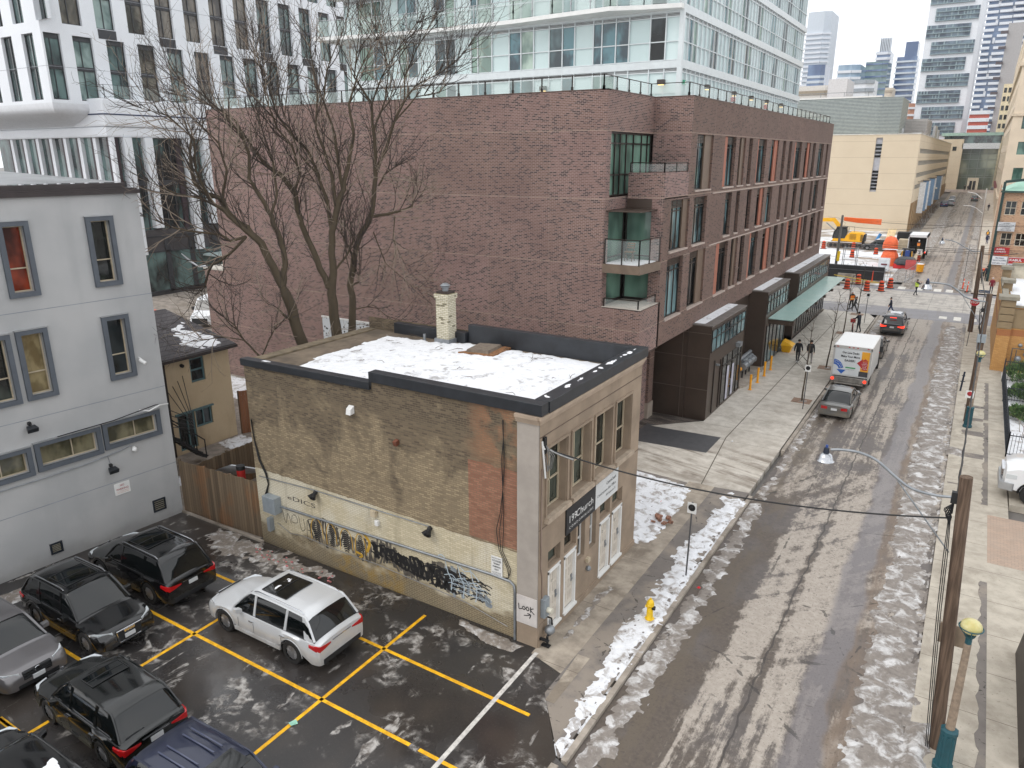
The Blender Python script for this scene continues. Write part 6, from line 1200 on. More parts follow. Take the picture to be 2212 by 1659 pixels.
    for s in (-1,1):
        m_=MB(); y0=s*(hw-.16); m_.loft([[(xf-.04,s*(hw*.5),zf+.01),(xf-.05,s*(hw*.5),zf+.09),(xf-.22,s*(hw-.12),zf+.14),(xf-.22,s*(hw-.12),zf+.04)],[(xf-.16,s*(hw*.5),zf+.01),(xf-.16,s*(hw*.5),zf+.09),(xf-.46,s*(hw-.035),zf+.13),(xf-.46,s*(hw-.035),zf+.09)]]); m_.build('headlight',HEADL,t,smooth=40,local=True)
        m_=MB(); zr=rearh-.28
        if kind=='sedan': m_.loft([[(xr-.012,s*hw*.42,zr),(xr-.012,s*hw*.42,zr+.15),(xr-.012,s*(hw-.18),zr+.17),(xr-.012,s*(hw-.18),zr+.0)],[(xr+.3,s*hw*.42,zr),(xr+.3,s*hw*.42,zr+.15),(xr+.32,s*(hw-.005),zr+.16),(xr+.32,s*(hw-.005),zr+.02)]])
        else: m_.loft([[(x_+.05,s*(y_-.06),z0_),(x_,s*y_,z0_),(x_,s*y_,z1_),(x_+.05,s*(y_-.06),z1_)] for x_,y_,z0_,z1_ in ((xr-.018,hw*.46,zr+.08,zr+.12),(xr-.022,hw*.7,zr+.03,zr+.14),(xr-.015,hw*.905,zr+.0,zr+.17),(xr+.1,hw*.972,zr+.02,zr+.18),(xr+.34,hw*1.004,zr+.1,zr+.17))])
        m_.build('taillight',REDON if lit else REDL,t,smooth=40,local=True)
        m_=MB(); yx=s*(hw+.1); m_.loft([[(cow-.32,s*(hw-.03),belt+.0),(cow-.32,s*(hw-.03),belt+.13),(cow-.5,s*(hw-.03),belt+.13),(cow-.5,s*(hw-.03),belt+.0)],[(cow-.30,yx+s*.06,belt+.02),(cow-.32,yx+s*.06,belt+.17),(cow-.44,yx+s*.06,belt+.17),(cow-.42,yx+s*.06,belt+.02)]]); m_.build('wing_mirror',mat,t,bevel=.012,local=True)
        m_=MB()
        for hx in (midx+.16,wr_x+.42): m_.beam((hx,s*(hw+.012),belt-.17),(hx-.2,s*(hw+.012),belt-.165),.025,.03)
        m_.build('door_handle',CHROME if kind=='suv' else mat,t,local=True)
        m_=MB()
        for hx in (cow-.28,midx-.02,wr_x+.38):
            m_.beam((hx,s*(hw-.001),base+.18),(hx,s*(hw-.0),belt-.22),.008,.008)
        m_.build('door_seam',ARCHD,t,local=True)
    if lit: MB().box(rb-.02,rb+.05,-.25,.25,zt-.12,zt-.08).build('brake_light',REDON,t,local=True)
    m_=MB(); m_.box(xf-.1,xf+.012,-hw*.42,hw*.42,zf-.16 if grille!='single' else zf-.3,zf+.08); gro=m_.build('grille',TRIMB,t,bevel=.02,local=True)
    m_=MB()
    if grille=='single': m_.tube([(xf+.02,-hw*.42,zf+.08),(xf+.02,-hw*.36,zf-.3),(xf+.02,hw*.36,zf-.3),(xf+.02,hw*.42,zf+.08),(xf+.02,-hw*.42,zf+.08)],.018,6); [m_.lathe((xf+.03,i*.085,zf+.02),[(.045,-.004),(.052,0),(.045,.004)],12,'x') for i in (-1.5,-.5,.5,1.5)]
    else:
        for z in (-.1,-.03,.04): m_.beam((xf+.012,-hw*.4,zf+z),(xf+.012,hw*.4,zf+z),.02,.018)
        m_.lathe((xf+.02,0,zf+.03),[(.07,-.005),(.08,0),(.07,.01)],12,'x')
    m_.build('grille_trim',CHROME,gro,local=True)
    MB().box(xf-.06,xf+.015,-hw*.6,hw*.6,base+.02,base+.14).build('lower_intake',TRIMB,t,bevel=.02,local=True)
    m_=MB(); m_.box(xr-.015,xr+.2,-hw*.78,hw*.78,base+.0,base+.17); m_.build('rear_bumper_trim',TRIMB if suv else mat,t,bevel=.02,local=True)
    if plate_rear: MB().box(xr-.03,xr+.03,-.16,.16,rearh-.32,rearh-.19).build('number_plate',PLATE,t,local=True)
    if plate_front: MB().box(xf+.01,xf+.05,-.16,.16,zf-.22,zf-.1).build('number_plate',PLATE,t,local=True)
    m_=MB(); m_.beam((xr-.012,-hw*.38,rearh-.14),(xr-.012,hw*.38,rearh-.14),.02,.025); m_.build('tailgate_trim',CHROME,t,local=True)
    # wheels
    for wx in (wf,wr_x):
        for s in (-1,1):
            c=(wx,s*(hw-.13),R); prof=[(R*.62,-.11),(R*.93,-.115),(R,-.085),(R,.085),(R*.93,.115),(R*.62,.11)]
            w0=MB(); w0.lathe(c,prof,22,'y',caps=False); wo_=w0.build('wheel',TYRE,t,smooth=40,local=True)
            rm=MB(); yo=s*(hw-.02); rm.lathe((wx,yo-s*.05,R),[(R*.60,-.02),(R*.66,0),(R*.62,.02)],20,'y')
            for i in range(10 if kind=='suv' else 5):
                a=2*pi*i/(10 if kind=='suv' else 5)+.2; rm.beam((wx+cos(a)*.05,yo-s*.03,R+sin(a)*.05),(wx+cos(a)*R*.63,yo-s*.035,R+sin(a)*R*.63),.03 if kind=='suv' else .055,.03,upv=(0,1,0))
            rm.lathe((wx,yo-s*.03,R),[(.055,-.015),(.06,.0),(.055,.015)],10,'y'); rm.build('rim',rimm or RIM,wo_,smooth=40,local=True)
            dk_=MB(); dk_.lathe((wx,yo-s*.11,R),[(R*.62,-.005),(R*.62,.005)],18,'y'); dk_.build('brake_disc',ARCHD,wo_,local=True)
    return t
def put(o,x,y,rz,z=0): o.location=(x,y,z); o.rotation_euler=(0,0,rz); return o
BLK1=paint('black_car_paint',(9,10,12),.1,.14,(70,64,54),.28); BLK2=paint('black_green_car_paint',(10,13,13),.1,.14,(92,88,70),.45)
c=car('suv','silver white suv with snowy glass roof, alone in the middle parking bay',5.06,1.97,1.74,3.0,.92,'suv',paint('silver_white_paint',(206,208,210),.25,.3,(150,146,138),.3),None,True,1.05,plate_rear=False,grille='single',wr=.38); put(c,-16.75,13.32,pi)
m_=MB(); snow(m_,[(-.95,-.42),(-.1,-.5),(.05,-.1),(-.2,.5),(-.9,.45),(-.6,.1)],.05,.02,0,.18,.9); m_.v=[(x+.2,y,z+1.77) for x,y,z in m_.v]; o=m_.build('roof_snow',SNOW,c,smooth=60,local=True); o['kind']='stuff'
c=car('suv','black three row suv nearest the grey wall with its red tail lamps facing the middle',4.9,1.93,1.73,2.8,.98,'suv',BLK1,None,True,1.1,wr=.38); put(c,-23.15,12.95,pi)
c=car('suv','black suv with large single frame grille and four ring badge facing right',4.63,1.88,1.65,2.81,.86,'suv',BLK1,None,True,1.0,plate_front=True,grille='single',wr=.37); put(c,-22.45,10.3,0)
c=car('suv','black compact suv facing left beside the navy off roader',4.55,1.82,1.66,2.62,.92,'suv',BLK2,None,False,.55,wr=.35); put(c,-17.6,8.12,pi-.03)
c=car('hatchback','grey hatchback at the left edge with its nose towards the yellow lines',4.36,1.82,1.47,2.65,.9,'hatch',paint('grey_car_paint',(112,110,112),.5,.3,(120,110,100),.2),None,plate_front=True,wr=.33); put(c,-22.85,7.9,0)
c=car('off_roader','navy blue boxy off roader with roof ribs at the bottom edge',4.7,1.9,1.8,2.75,.85,'suv',paint('navy_car_paint',(34,40,62),.4,.3,(84,80,76),.2),None,False,0,wr=.37); put(c,-12.35,7.55,0)
m_=MB()
for y in (-.42,-.2,.2,.42): m_.beam((-1.3,y,1.83),(-.2,y,1.865),.03,.02)
m_.build('roof_ribs',paint('navy_car_rib',(74,80,104),.4,.3),c,local=True); m_=MB(); m_.box(0,.65,-.5,.5,1.85,1.862); m_.build('sunroof',CARGL,c,local=True)
c=car('car','black car with snow on its roof in the bottom left bay',4.7,1.88,1.5,2.8,.95,'hatch',BLK1,None,snowroof=2,wr=.34); put(c,-16.6,5.45,pi)
c=car('sedan','blue grey sedan whose nose just shows at the lower left edge',4.6,1.82,1.45,2.7,.9,'sedan',paint('blue_grey_paint',(96,112,130),.5,.3),None); put(c,-21.2,5.3,0)
c=car('sedan','dirty grey sedan behind the moving truck on the street',4.5,1.75,1.43,2.7,.9,'sedan',paint('dusty_grey_paint',(104,104,102),.5,.35,(128,120,106),.5),None,wr=.32); put(c,-5.42,46.1,pi/2,-.1)
c=car('suv','dark grey suv with lit brake lamps waiting at the crossing',4.6,1.86,1.69,2.69,.9,'suv',paint('dark_grey_paint',(64,64,68),.4,.3,(110,104,96),.5),None,True,.0,lit=True,wr=.36); put(c,-4.85,70.9,pi/2,-.1); m_=MB(); snow(m_,[(-.9,-.5),(.3,-.5),(.3,.5),(-.9,.5)],.08,.03,0,.08); m_.v=[(x,y,z+1.72) for x,y,z in m_.v]; o=m_.build('roof_snow',SNOW,c,smooth=60,local=True); o['kind']='stuff'
c=car('sedan','dark sedan half hidden in front of the moving truck',4.5,1.8,1.45,2.7,.9,'sedan',paint('charcoal_paint',(60,60,62),.4,.3,(120,112,100),.4),None,wr=.32); put(c,-5.45,61.6,pi/2,-.1)
c=car('suv','charcoal suv parked sideways beside the excavator',4.7,1.85,1.7,2.75,.9,'suv',paint('dark_grey_paint',(64,64,68)),None,True,wr=.36); put(c,-13.2,133.5,pi)
c=car('suv','silver suv parked at the snowy kerb far up the street',4.7,1.85,1.8,2.75,.9,'suv',paint('silver_paint',(176,180,186),.4,.3),None,plate_rear=True,wr=.36); put(c,-7.2,240,pi/2,gz(240)-.05)
c=car('sedan','blue sedan parked behind the silver suv far up the street',4.5,1.8,1.6,2.7,.9,'sedan',paint('deep_blue_paint',(44,62,110),.4,.3),None); put(c,-8.6,236,pi/2,gz(236)-.05)
for i,(x,y) in enumerate(((-7.4,248),(-7.5,256))):
    c=car('car',['grey car parked third from the near end of the far kerb','white car parked farthest along the far kerb'][i],4.5,1.8,1.6,2.7,.9,'sedan',paint('silver_paint' if i==0 else 'silver_white_paint',(176,180,186)),None); put(c,x,y,pi/2,gz(y)-.05)
c=car('sedan','grey green car crossing at the far end of the street',4.7,1.85,1.55,2.7,.9,'sedan',paint('green_grey_paint',(84,92,90),.4,.3),None); put(c,-2.0,262,pi/2,gz(262)-.08)
# moving truck
def mtruck():
    t=thing('moving_truck','white moving truck with a printed rear door and red lamps','truck',(-5.6,53,-.1)); WHT_=paint('truck_white',(214,214,212),0,.4,(140,130,116),.2)
    x0,x1=-6.75,-4.42; MB().box(x0,x1,50.6,54.9,.75,2.78).build('cargo_box',WHT_,t,bevel=.05); 
    m=MB(); m.loft([[(x0+.25,54.9,.4),(x1-.25,54.9,.4),(x1-.25,54.9,2.1),(x0+.25,54.9,2.1)],[(x0+.25,56.2,.4),(x1-.25,56.2,.4),(x1-.35,55.9,2.1),(x0+.35,55.9,2.1)],[(x0+.3,57.4,.4),(x1-.3,57.4,.4),(x1-.4,57.4,1.15),(x0+.4,57.4,1.15)]]); m.build('cab',WHT_,t,smooth=40)
    fr=MB(); 
    for x in (x0+.06,x1-.06): fr.box(x-.05,x+.05,50.55,50.62,.7,2.72)
    fr.box(x0,x1,50.55,50.62,2.6,2.78); fr.build('rear_frame',M('truck_frame',(188,186,182),.5,.2,var=.1),t)
    d=MB(); d.box(x0+.14,x1-.12,50.57,50.6,.85,2.58); dr=d.build('roller_door',M('door_white',(206,210,212),.5,var=.03),t)
    yb_=50.566; r=(1,0,0); u=(0,0,1); cx=(x0+x1)/2
    y=MB(); y.box(-5.02,x1-.13,50.563,50.57,1.0,2.5); y.build('yellow_print',M('print_yellow',(226,160,40),.5,var=.04),dr)
    bl=MB(); bl.box(-5.08,x1-.13,50.561,50.568,.86,1.2); bl.build('dark_print',M('print_dark',(62,62,66),.5),dr)
    a=MB(); P=lambda x,z: (x,50.558,z); C_=(-6.62,1.12)
    for i in range(10):
        t0=pi/2-i*.13; t1=pi/2-(i+1)*.13; a.quad(P(C_[0]+.62*cos(t0),C_[1]+.72*sin(t0)),P(C_[0]+.62*cos(t1),C_[1]+.72*sin(t1)),P(C_[0]+.34*cos(t1),C_[1]+.38*sin(t1)),P(C_[0]+.34*cos(t0),C_[1]+.38*sin(t0)))
    a.poly([P(-6.42,1.18),P(-5.86,1.2),P(-6.1,.9)]); a.build('blue_arrow',M('print_blue',(40,94,176),.5,var=.03),dr)
    a=MB(); a.poly([P(-5.25,1.72),P(-4.93,2.05),P(-4.93,1.88),P(-4.62,1.88),P(-4.62,1.3),P(-4.93,1.3),P(-4.93,1.42),P(-5.25,1.72)][:-1]); a.poly([P(-4.98,1.9),P(-4.78,2.06),P(-4.58,1.9)]); a.build('red_arrow',M('print_red',(176,44,48),.5,var=.03),dr)
    a=MB(); a.box(-5.9,-5.3,50.558,50.562,1.32,1.4); a.build('green_print',M('print_green',(60,150,90),.5),dr)
    tx=MB(); 
    for s_,z,wd in (('Our Low Decks',2.28,1.0),('Make Your Move',2.03,1.12),('EASIER!',1.76,.62)): text_mb(tx,s_,(-5.68,50.556,z),r,u,.2,wd,bold=.02)
    text_mb(tx,'LOADING MADE EASY',(-5.6,50.556,1.22),r,u,.05,.5)
    tx.build('lettering',CABLE,dr); tx=MB()
    for j,(wrd,rad_) in enumerate((('LOWEST DECKS',.53),('EZ-LOAD RAMP',.42))):
        for i,ch in enumerate(wrd):
            th=pi/2-.12-i*.098; text_mb(tx,ch,(C_[0]+rad_*cos(th),50.554,C_[1]+rad_*1.15*sin(th)),(sin(th),0,-cos(th)),(cos(th),0,sin(th)),.085,None)
    for j,s_ in enumerate(('YOUR','POSSESSIONS','STAY IN','YOUR','POSSESSION')): text_mb(tx,s_,(-4.8,50.556,1.78-j*.1),r,u,.07,(.22,.34,.28,.22,.34)[j],bold=.01)
    tx.build('white_lettering',WHITEP,dr)
    b=MB(); b.box(x0+.05,x1-.05,50.35,50.6,.42,.72); b.box(x0+.3,x1-.3,50.2,50.5,.32,.4); b.build('bumper',M('truck_bumper',(128,124,118),.6,.2,var=.25,scale=4),t,bevel=.02)
    for x in (x0+.18,x1-.22): MB().tube([(x,50.36,.6),(x,50.32,.6)],.1,12).build('taillight',REDON,t)
    b=MB()
    for x in (x0+.9,x0+1.15,x0+1.4): b.box(x,x+.1,50.53,50.56,2.68,2.73)
    b.box(x0+.2,x0+.32,50.53,50.56,2.68,2.73); b.box(x1-.32,x1-.2,50.53,50.56,2.68,2.73); b.build('marker_lamp',REDL,t)
    for y in (51.9,56.6):
        for x in (x0+.2,x1-.2): MB().lathe((x,y,.4),[(.2,-.12),(.38,-.13),(.4,-.1),(.4,.1),(.38,.13),(.2,.12)],18,'x').build('wheel',TYRE,t,smooth=40)
    b=MB(); b.box(x0+.3,x1-.3,50.7,57,.35,.75); b.build('chassis',ARCHD,t)
    for s_ in (-1,1): MB().box((x0 if s_<0 else x1)-.12,(x0 if s_<0 else x1)+.12,56.3,56.4,1.3,1.7).build('wing_mirror',TRIMB,t)
    return t
mtruck()
# open backed box truck far side
t=thing('box_truck','white box truck with its rear roller door open and gear inside','truck',(-7.0,126,0)); m=MB(); WW=M('truck_white2',(226,228,230),.5,var=.04)
x0,x1,y0,y1,z0,z1=-8.35,-5.9,124,129.5,1.0,3.5
m.box(x0,x0+.1,y0,y1,z0,z1); m.box(x1-.1,x1,y0,y1,z0,z1); m.box(x0,x1,y0,y1,z1-.35,z1); m.box(x0,x1,y1-.1,y1,z0,z1); m.build('cargo_box',WW,t); MB().box(x0,x1,y0,y1,.8,1.0).build('floor',ARCHD,t); m=MB(); m.box(x0+.15,x1-.15,y0+2,y1-.2,1,2.8); m.box(x0+.1,x1-.1,y0+.15,y0+.3,2.95,3.15); m.build('gear_inside',M('dark_gear',(46,44,42),.8,var=.4,scale=3),t); MB().box(x0+.2,x1-.2,y1,y1+2,.6,2.2).build('cab',WW,t,bevel=.1)
for y in (125.2,130.4):
    for x in (x0+.2,x1-.2): MB().lathe((x,y,.42),[(.2,-.14),(.42,-.14),(.42,.14),(.2,.14)],14,'x').build('wheel',TYRE,t)
for x in (x0+.08,x1-.08): MB().box(x-.06,x+.06,y0-.03,y0,.95,1.15).build('taillight',REDON,t)
m=MB(); m.beam((-6.6,124,1.0),(-6.9,121,.15),.9,.06); m.build('loading_ramp',WOODF,t)
# white medium truck at right edge: facing -x
t=thing('box_truck','white medium truck whose hood pokes in from the right edge','truck',(4.6,37.4,0)); WT=paint('truck_cab_white',(226,228,230),0,.3,(160,150,140),.1)
m=MB(); prof=lambda x,zb,zt,hw_: [(x,37.4-hw_,zb),(x,37.4+hw_,zb),(x,37.4+hw_,zt-.12),(x,37.4+hw_-.15,zt),(x,37.4-hw_+.15,zt),(x,37.4-hw_,zt-.12)]
m.loft([prof(2.62,.75,1.25,.8),prof(2.7,.6,1.45,.95),prof(3.1,.55,1.62,1.02),prof(3.9,.55,1.72,1.05),prof(4.3,.55,1.76,1.05),prof(4.35,.55,1.9,1.05)]); m.build('hood',WT,t,smooth=40)
m=MB(); m.loft([prof(4.3,.55,1.8,1.06),prof(4.8,.55,2.6,1.0),prof(6.4,.55,2.65,1.0)]); m.build('cab',WT,t,smooth=30); MB().loft([[(4.36,36.5,1.85),(4.36,38.3,1.85),(4.36,38.3,1.9),(4.36,36.5,1.9)],[(4.78,36.6,2.45),(4.78,38.2,2.45),(4.74,38.2,2.5),(4.74,36.6,2.5)]]).build('windscreen',CARGL,t)
MB().box(6.5,12,36.2,38.6,.9,3.4).build('cargo_box',WT,t); m=MB(); m.box(2.5,2.72,36.5,38.3,.5,.85); m.loft([[(2.5,36.42,.5),(2.72,36.42,.5),(2.72,36.42,.85),(2.5,36.42,.85)],[(3.0,36.3,.5),(3.05,36.36,.5),(3.05,36.36,.85),(3.0,36.3,.85)]]); m.build('bumper',M('bumper_silver',(170,172,174),.4,.5),t,bevel=.02)
m=MB(); 
for z in (.95,1.05,1.15,1.25): m.box(2.55,2.64,36.8,38.0,z,z+.05)
m.build('grille',CHROME,t)
for s in (-1,1):
    m=MB(); yy=37.4+s*.98; m.loft([[(2.66,37.4+s*.72,.98),(2.66,37.4+s*.72,1.2),(2.72,yy-s*.02,1.22),(2.72,yy-s*.02,1.0)],[(3.0,37.4+s*.72,.98),(3.0,37.4+s*.72,1.2),(3.1,yy+s*.055,1.24),(3.1,yy+s*.055,1.06)]]); m.build('headlight',HEADL,t)
    m=MB(); m.lathe((3.75,37.4+s*.95,.46),[(.24,-.14),(.44,-.14),(.46,-.1),(.46,.1),(.44,.14),(.24,.14)],20,'y'); w_=m.build('wheel',TYRE,t,smooth=40); m=MB(); m.lathe((3.75,37.4+s*1.07,.46),[(.27,-.01),(.24,.0),(.1,-.02)],16,'y'); m.build('rim',WOODF,w_,smooth=50)
    m=MB(); P=[(3.75+.53*cos(pi*i/10),37.4+s*1.05,.46+.53*sin(pi*i/10)) for i in range(11)]; m.tube(P,.05,6); m.build('wheel_arch_trim',ARCHD,t)
    m=MB(); m.beam((3.4,37.4+s*1.045,1.5),(4.2,37.4+s*1.06,1.56),.02,.12,upv=(0,0,1)); m.build('hood_vent',TRIMB,t)
# white van far behind the house
t=thing('delivery_van','white delivery van parked in the lane behind the shingle roofed house','van',(-58,42,0),radians(-62))
def vr(x,w_,zb,zt): return [(x,-w_,zb),(x,w_,zb),(x,w_,zt-.25),(x,w_-.12,zt),(x,-w_+.12,zt),(x,-w_,zt-.25)]
m=MB(); m.loft([vr(2.7,.8,.45,.95),vr(2.6,.92,.4,1.15),vr(2.0,.98,.4,1.35),vr(1.75,.98,.4,1.5),vr(1.0,.98,.4,2.35),vr(.7,1.0,.4,2.45),vr(-2.7,1.0,.4,2.5)]); m.build('body',WW,t,smooth=35,local=True); m=MB(); m.loft([[(1.74,-.8,1.53),(1.74,.8,1.53)],[(1.06,-.76,2.28),(1.06,.76,2.28)]],closed=False,caps=False); m.quad((1.78,-.82,1.5),(1.78,.82,1.5),(1.1,.78,2.27),(1.1,-.78,2.27)); m.build('windscreen',CARGL,t,local=True)
MB().box(2.55,2.75,-.7,.7,.42,.95).build('grille',TRIMB,t,bevel=.03,local=True)
for x in (1.8,-1.7):
    for s in (-1,1): m=MB(); m.lathe((x,s*.92,.36),[(.2,-.12),(.36,-.12),(.36,.12),(.2,.12)],16,'y'); m.build('wheel',TYRE,t,local=True)
for s in (-1,1): MB().box(2.45,2.66,s*.62-.18,s*.62+.18,.95,1.15).build('headlight',HEADL,t,local=True); MB().box(1.3,1.5,s*1.02,s*1.22,1.45,1.75).build('wing_mirror',TRIMB,t,local=True); MB().box(.1,1.0,s*.985-.01,s*.985+.02,1.45,2.1).build('side_window',CARGL,t,local=True)
# ================================================================ big bare tree group: traced main limbs in world metres
TREES={"1":[[[-24.06,21.95,0.0,0.3],[-24.16,21.95,5.91,0.24],[-24.3,21.83,6.7,0.22],[-24.52,21.65,8.16,0.2],[-24.75,21.44,9.18,0.19]],[[-24.75,21.44,9.18,0.16],[-24.98,21.22,10.01,0.15],[-25.25,20.96,10.98,0.14],[-25.62,20.56,11.63,0.12],[-25.98,20.15,12.11,0.1],[-26.13,19.99,12.8,0.09],[-26.53,19.51,13.04,0.07],[-26.77,19.22,13.49,0.06],[-26.81,19.22,14.52,0.045],[-26.74,19.38,15.39,0.03]],[[-24.75,21.44,9.18,0.13],[-24.73,21.68,10.13,0.11],[-24.9,21.7,11.09,0.1],[-25.21,21.57,12.05,0.09],[-25.51,21.42,12.83,0.08],[-25.85,21.2,13.53,0.07],[-25.92,21.35,14.52,0.055],[-26.14,21.27,15.28,0.045],[-26.68,20.88,16.17,0.03],[-27.3,20.36,16.89,0.02],[-28.0,19.72,17.45,0.01]],[[-25.25,20.96,10.98,0.1],[-25.57,20.33,11.65,0.08],[-25.84,19.72,12.45,0.06],[-26.14,19.1,12.84,0.04],[-26.55,18.23,13.09,0.025],[-26.9,17.4,13.54,0.012]],[[-25.64,20.54,11.29,0.06],[-26.02,20.05,11.15,0.05],[-26.28,19.73,11.43,0.05],[-26.79,19.03,11.54,0.04],[-27.27,18.36,11.75,0.03],[-27.78,17.6,12.21,0.012]],[[-25.64,20.54,11.29,0.06],[-26.1,20.26,10.76,0.05],[-26.54,19.97,10.37,0.05],[-27.01,19.62,10.05,0.045],[-27.33,19.56,9.22,0.03],[-27.77,19.25,8.74,0.012]],[[-25.21,21.57,12.05,0.06],[-25.2,21.99,12.97,0.05],[-25.5,22.19,14.21,0.04],[-26.03,22.21,15.6,0.03],[-26.43,22.3,16.83,0.02],[-26.82,22.39,18.05,0.01]],[[-25.98,20.15,12.11,0.06],[-26.17,19.46,12.75,0.05],[-26.12,18.9,13.94,0.04],[-25.81,18.76,15.08,0.03],[-25.96,17.92,15.88,0.02],[-26.19,17.04,16.11,0.01]],[[-26.13,19.99,12.8,0.06],[-25.78,20.05,13.93,0.045],[-25.7,19.77,14.95,0.035],[-25.92,19.02,15.78,0.02],[-26.24,18.04,16.43,0.01]],[[-24.4,21.79,7.47,0.06],[-24.56,21.33,7.88,0.05],[-24.66,20.95,8.35,0.03]],[[-24.16,21.95,5.91,0.05],[-24.69,21.31,5.81,0.05],[-25.35,20.44,6.17,0.045],[-25.7,19.93,7.01,0.035],[-25.87,19.66,7.71,0.03],[-26.17,19.2,8.25,0.012]],[[-25.35,20.44,6.17,0.03],[-24.91,20.58,6.97,0.03],[-24.49,20.72,7.67,0.02],[-23.89,21.06,8.0,0.01]],[[-25.7,19.93,7.01,0.03],[-26.17,19.26,7.25,0.02],[-26.6,18.63,7.16,0.015],[-27.04,17.92,7.58,0.01]]],"2":[[[-24.24,23.86,0.0,0.3],[-24.24,23.86,5.92,0.24],[-24.29,23.85,7.1,0.21],[-24.37,23.83,8.52,0.18],[-24.27,23.99,9.9,0.14],[-24.26,24.06,11.25,0.13],[-24.09,24.27,12.17,0.12],[-23.89,24.51,13.07,0.1],[-23.69,24.75,14.04,0.075],[-23.48,25.0,15.32,0.06],[-23.62,24.92,16.57,0.045],[-23.3,25.28,17.81,0.03],[-22.8,25.79,19.03,0.012]],[[-24.42,23.78,8.78,0.13],[-24.8,23.58,10.08,0.12],[-25.22,23.32,11.27,0.11],[-25.41,23.26,12.18,0.1],[-25.53,23.24,13.0,0.09],[-25.94,22.93,13.73,0.075],[-26.39,22.53,14.13,0.06],[-26.77,22.23,14.84,0.05],[-27.24,21.86,15.92,0.04],[-27.86,21.27,16.52,0.025],[-28.55,20.53,16.81,0.01]],[[-25.53,23.24,13.0,0.06],[-25.24,23.39,13.73,0.05],[-25.26,23.1,14.84,0.045],[-25.52,22.58,15.6,0.035],[-25.59,22.18,16.79,0.025],[-25.49,22.03,17.79,0.02],[-25.46,21.76,18.9,0.01]],[[-24.26,24.06,11.25,0.08],[-24.45,24.09,12.58,0.07],[-24.78,23.96,13.72,0.06],[-25.1,23.81,14.68,0.05],[-25.59,23.45,15.32,0.04],[-26.06,23.11,16.1,0.03],[-26.31,23.05,17.18,0.02],[-26.66,22.89,18.38,0.01]],[[-24.09,24.27,12.17,0.08],[-24.26,24.24,13.72,0.07],[-24.48,24.12,14.84,0.05],[-24.7,23.97,15.63,0.04],[-24.64,24.17,17.03,0.03],[-24.79,24.14,18.39,0.02],[-25.0,24.05,19.72,0.01]],[[-23.89,24.51,13.07,0.07],[-23.74,24.21,14.05,0.06],[-23.49,23.86,15.29,0.05],[-23.4,23.24,16.62,0.035],[-22.93,23.11,17.74,0.025],[-22.24,23.15,18.82,0.015],[-22.0,22.8,19.84,0.008]],[[-24.23,24.03,9.55,0.05],[-23.86,24.45,10.22,0.045],[-23.6,24.73,10.89,0.03],[-23.78,24.6,11.4,0.02]],[[-24.78,23.96,13.72,0.04],[-25.11,23.35,14.52,0.03],[-25.23,22.8,16.06,0.02],[-24.84,22.82,17.54,0.012]]],"3":[[[-24.3,24.8,0.0,0.22499999999999998],[-24.3,24.8,5.89,0.18],[-24.2,24.95,7.27,0.15],[-24.22,24.98,8.72,0.13],[-24.09,25.16,9.95,0.12],[-23.94,25.34,10.82,0.11],[-23.61,25.68,11.5,0.11],[-23.4,25.9,12.35,0.1],[-23.31,26.03,13.53,0.09],[-23.29,26.09,14.52,0.08],[-23.34,26.09,15.5,0.065],[-23.38,26.1,16.63,0.05],[-23.91,25.68,17.72,0.035],[-23.75,25.88,19.11,0.02],[-23.6,26.08,20.47,0.01]],[[-23.41,25.86,11.84,0.07],[-22.72,26.41,12.0,0.06],[-22.01,26.94,12.25,0.04],[-21.96,26.95,12.68,0.01]],[[-23.28,26.07,13.86,0.06],[-22.86,26.25,14.69,0.06],[-22.45,26.38,15.81,0.055],[-21.93,26.6,16.76,0.045],[-21.45,26.84,17.38,0.03],[-20.56,27.33,17.83,0.02],[-19.79,27.7,18.43,0.015],[-19.4,27.86,18.87,0.008]],[[-21.93,26.6,16.76,0.035],[-21.98,26.73,17.7,0.03],[-21.66,27.19,18.8,0.02],[-21.22,27.76,19.9,0.01]],[[-22.45,26.38,15.81,0.035],[-21.6,27.0,16.93,0.03],[-20.78,27.59,17.09,0.02],[-20.2,27.96,17.87,0.012]],[[-23.23,26.11,13.19,0.04],[-22.9,26.22,13.7,0.035],[-22.49,26.42,14.03,0.02]],[[-23.38,26.1,16.63,0.035],[-23.04,26.45,17.74,0.03],[-22.52,26.94,18.83,0.02],[-21.87,27.53,19.92,0.01]],[[-24.09,25.16,9.95,0.05],[-24.48,25.02,10.82,0.04],[-24.65,25.0,11.33,0.02]],[[-23.34,26.09,15.5,0.04],[-22.79,26.33,16.77,0.03],[-22.5,26.35,18.01,0.02],[-22.67,25.91,19.48,0.01]],[[-24.22,24.98,8.72,0.05],[-23.94,25.16,8.89,0.04],[-23.82,25.19,9.26,0.02]],[[-22.66,26.46,11.83,0.03],[-22.71,26.31,10.8,0.018],[-22.3,26.56,9.74,0.01],[-21.87,26.86,9.37,0.006]],[[-23.44,25.84,11.15,0.03],[-23.37,26.45,9.67,0.02],[-22.73,27.58,8.47,0.012],[-22.3,28.21,8.04,0.006]],[[-24.14,25.01,7.63,0.03],[-23.67,25.82,7.73,0.02],[-23.25,26.65,6.88,0.012],[-22.64,27.62,6.19,0.006]]]}
BARK=K('tree_bark',.9); n=BARK.noise(3,5,BARK.scl(1,1,.35)); c=BARK.mix(n,rgb(54,46,36),rgb(94,82,64)); BARK.col(c); BARK.bump(BARK.noise(22,4,BARK.scl(1,1,.3)),.6,.02); BARK=BARK.m
TWIG=M('twig_pale',(136,122,108),.85,var=.22,scale=3); TWIGD=M('twig_dark',(60,51,45),.85,var=.25,scale=3)
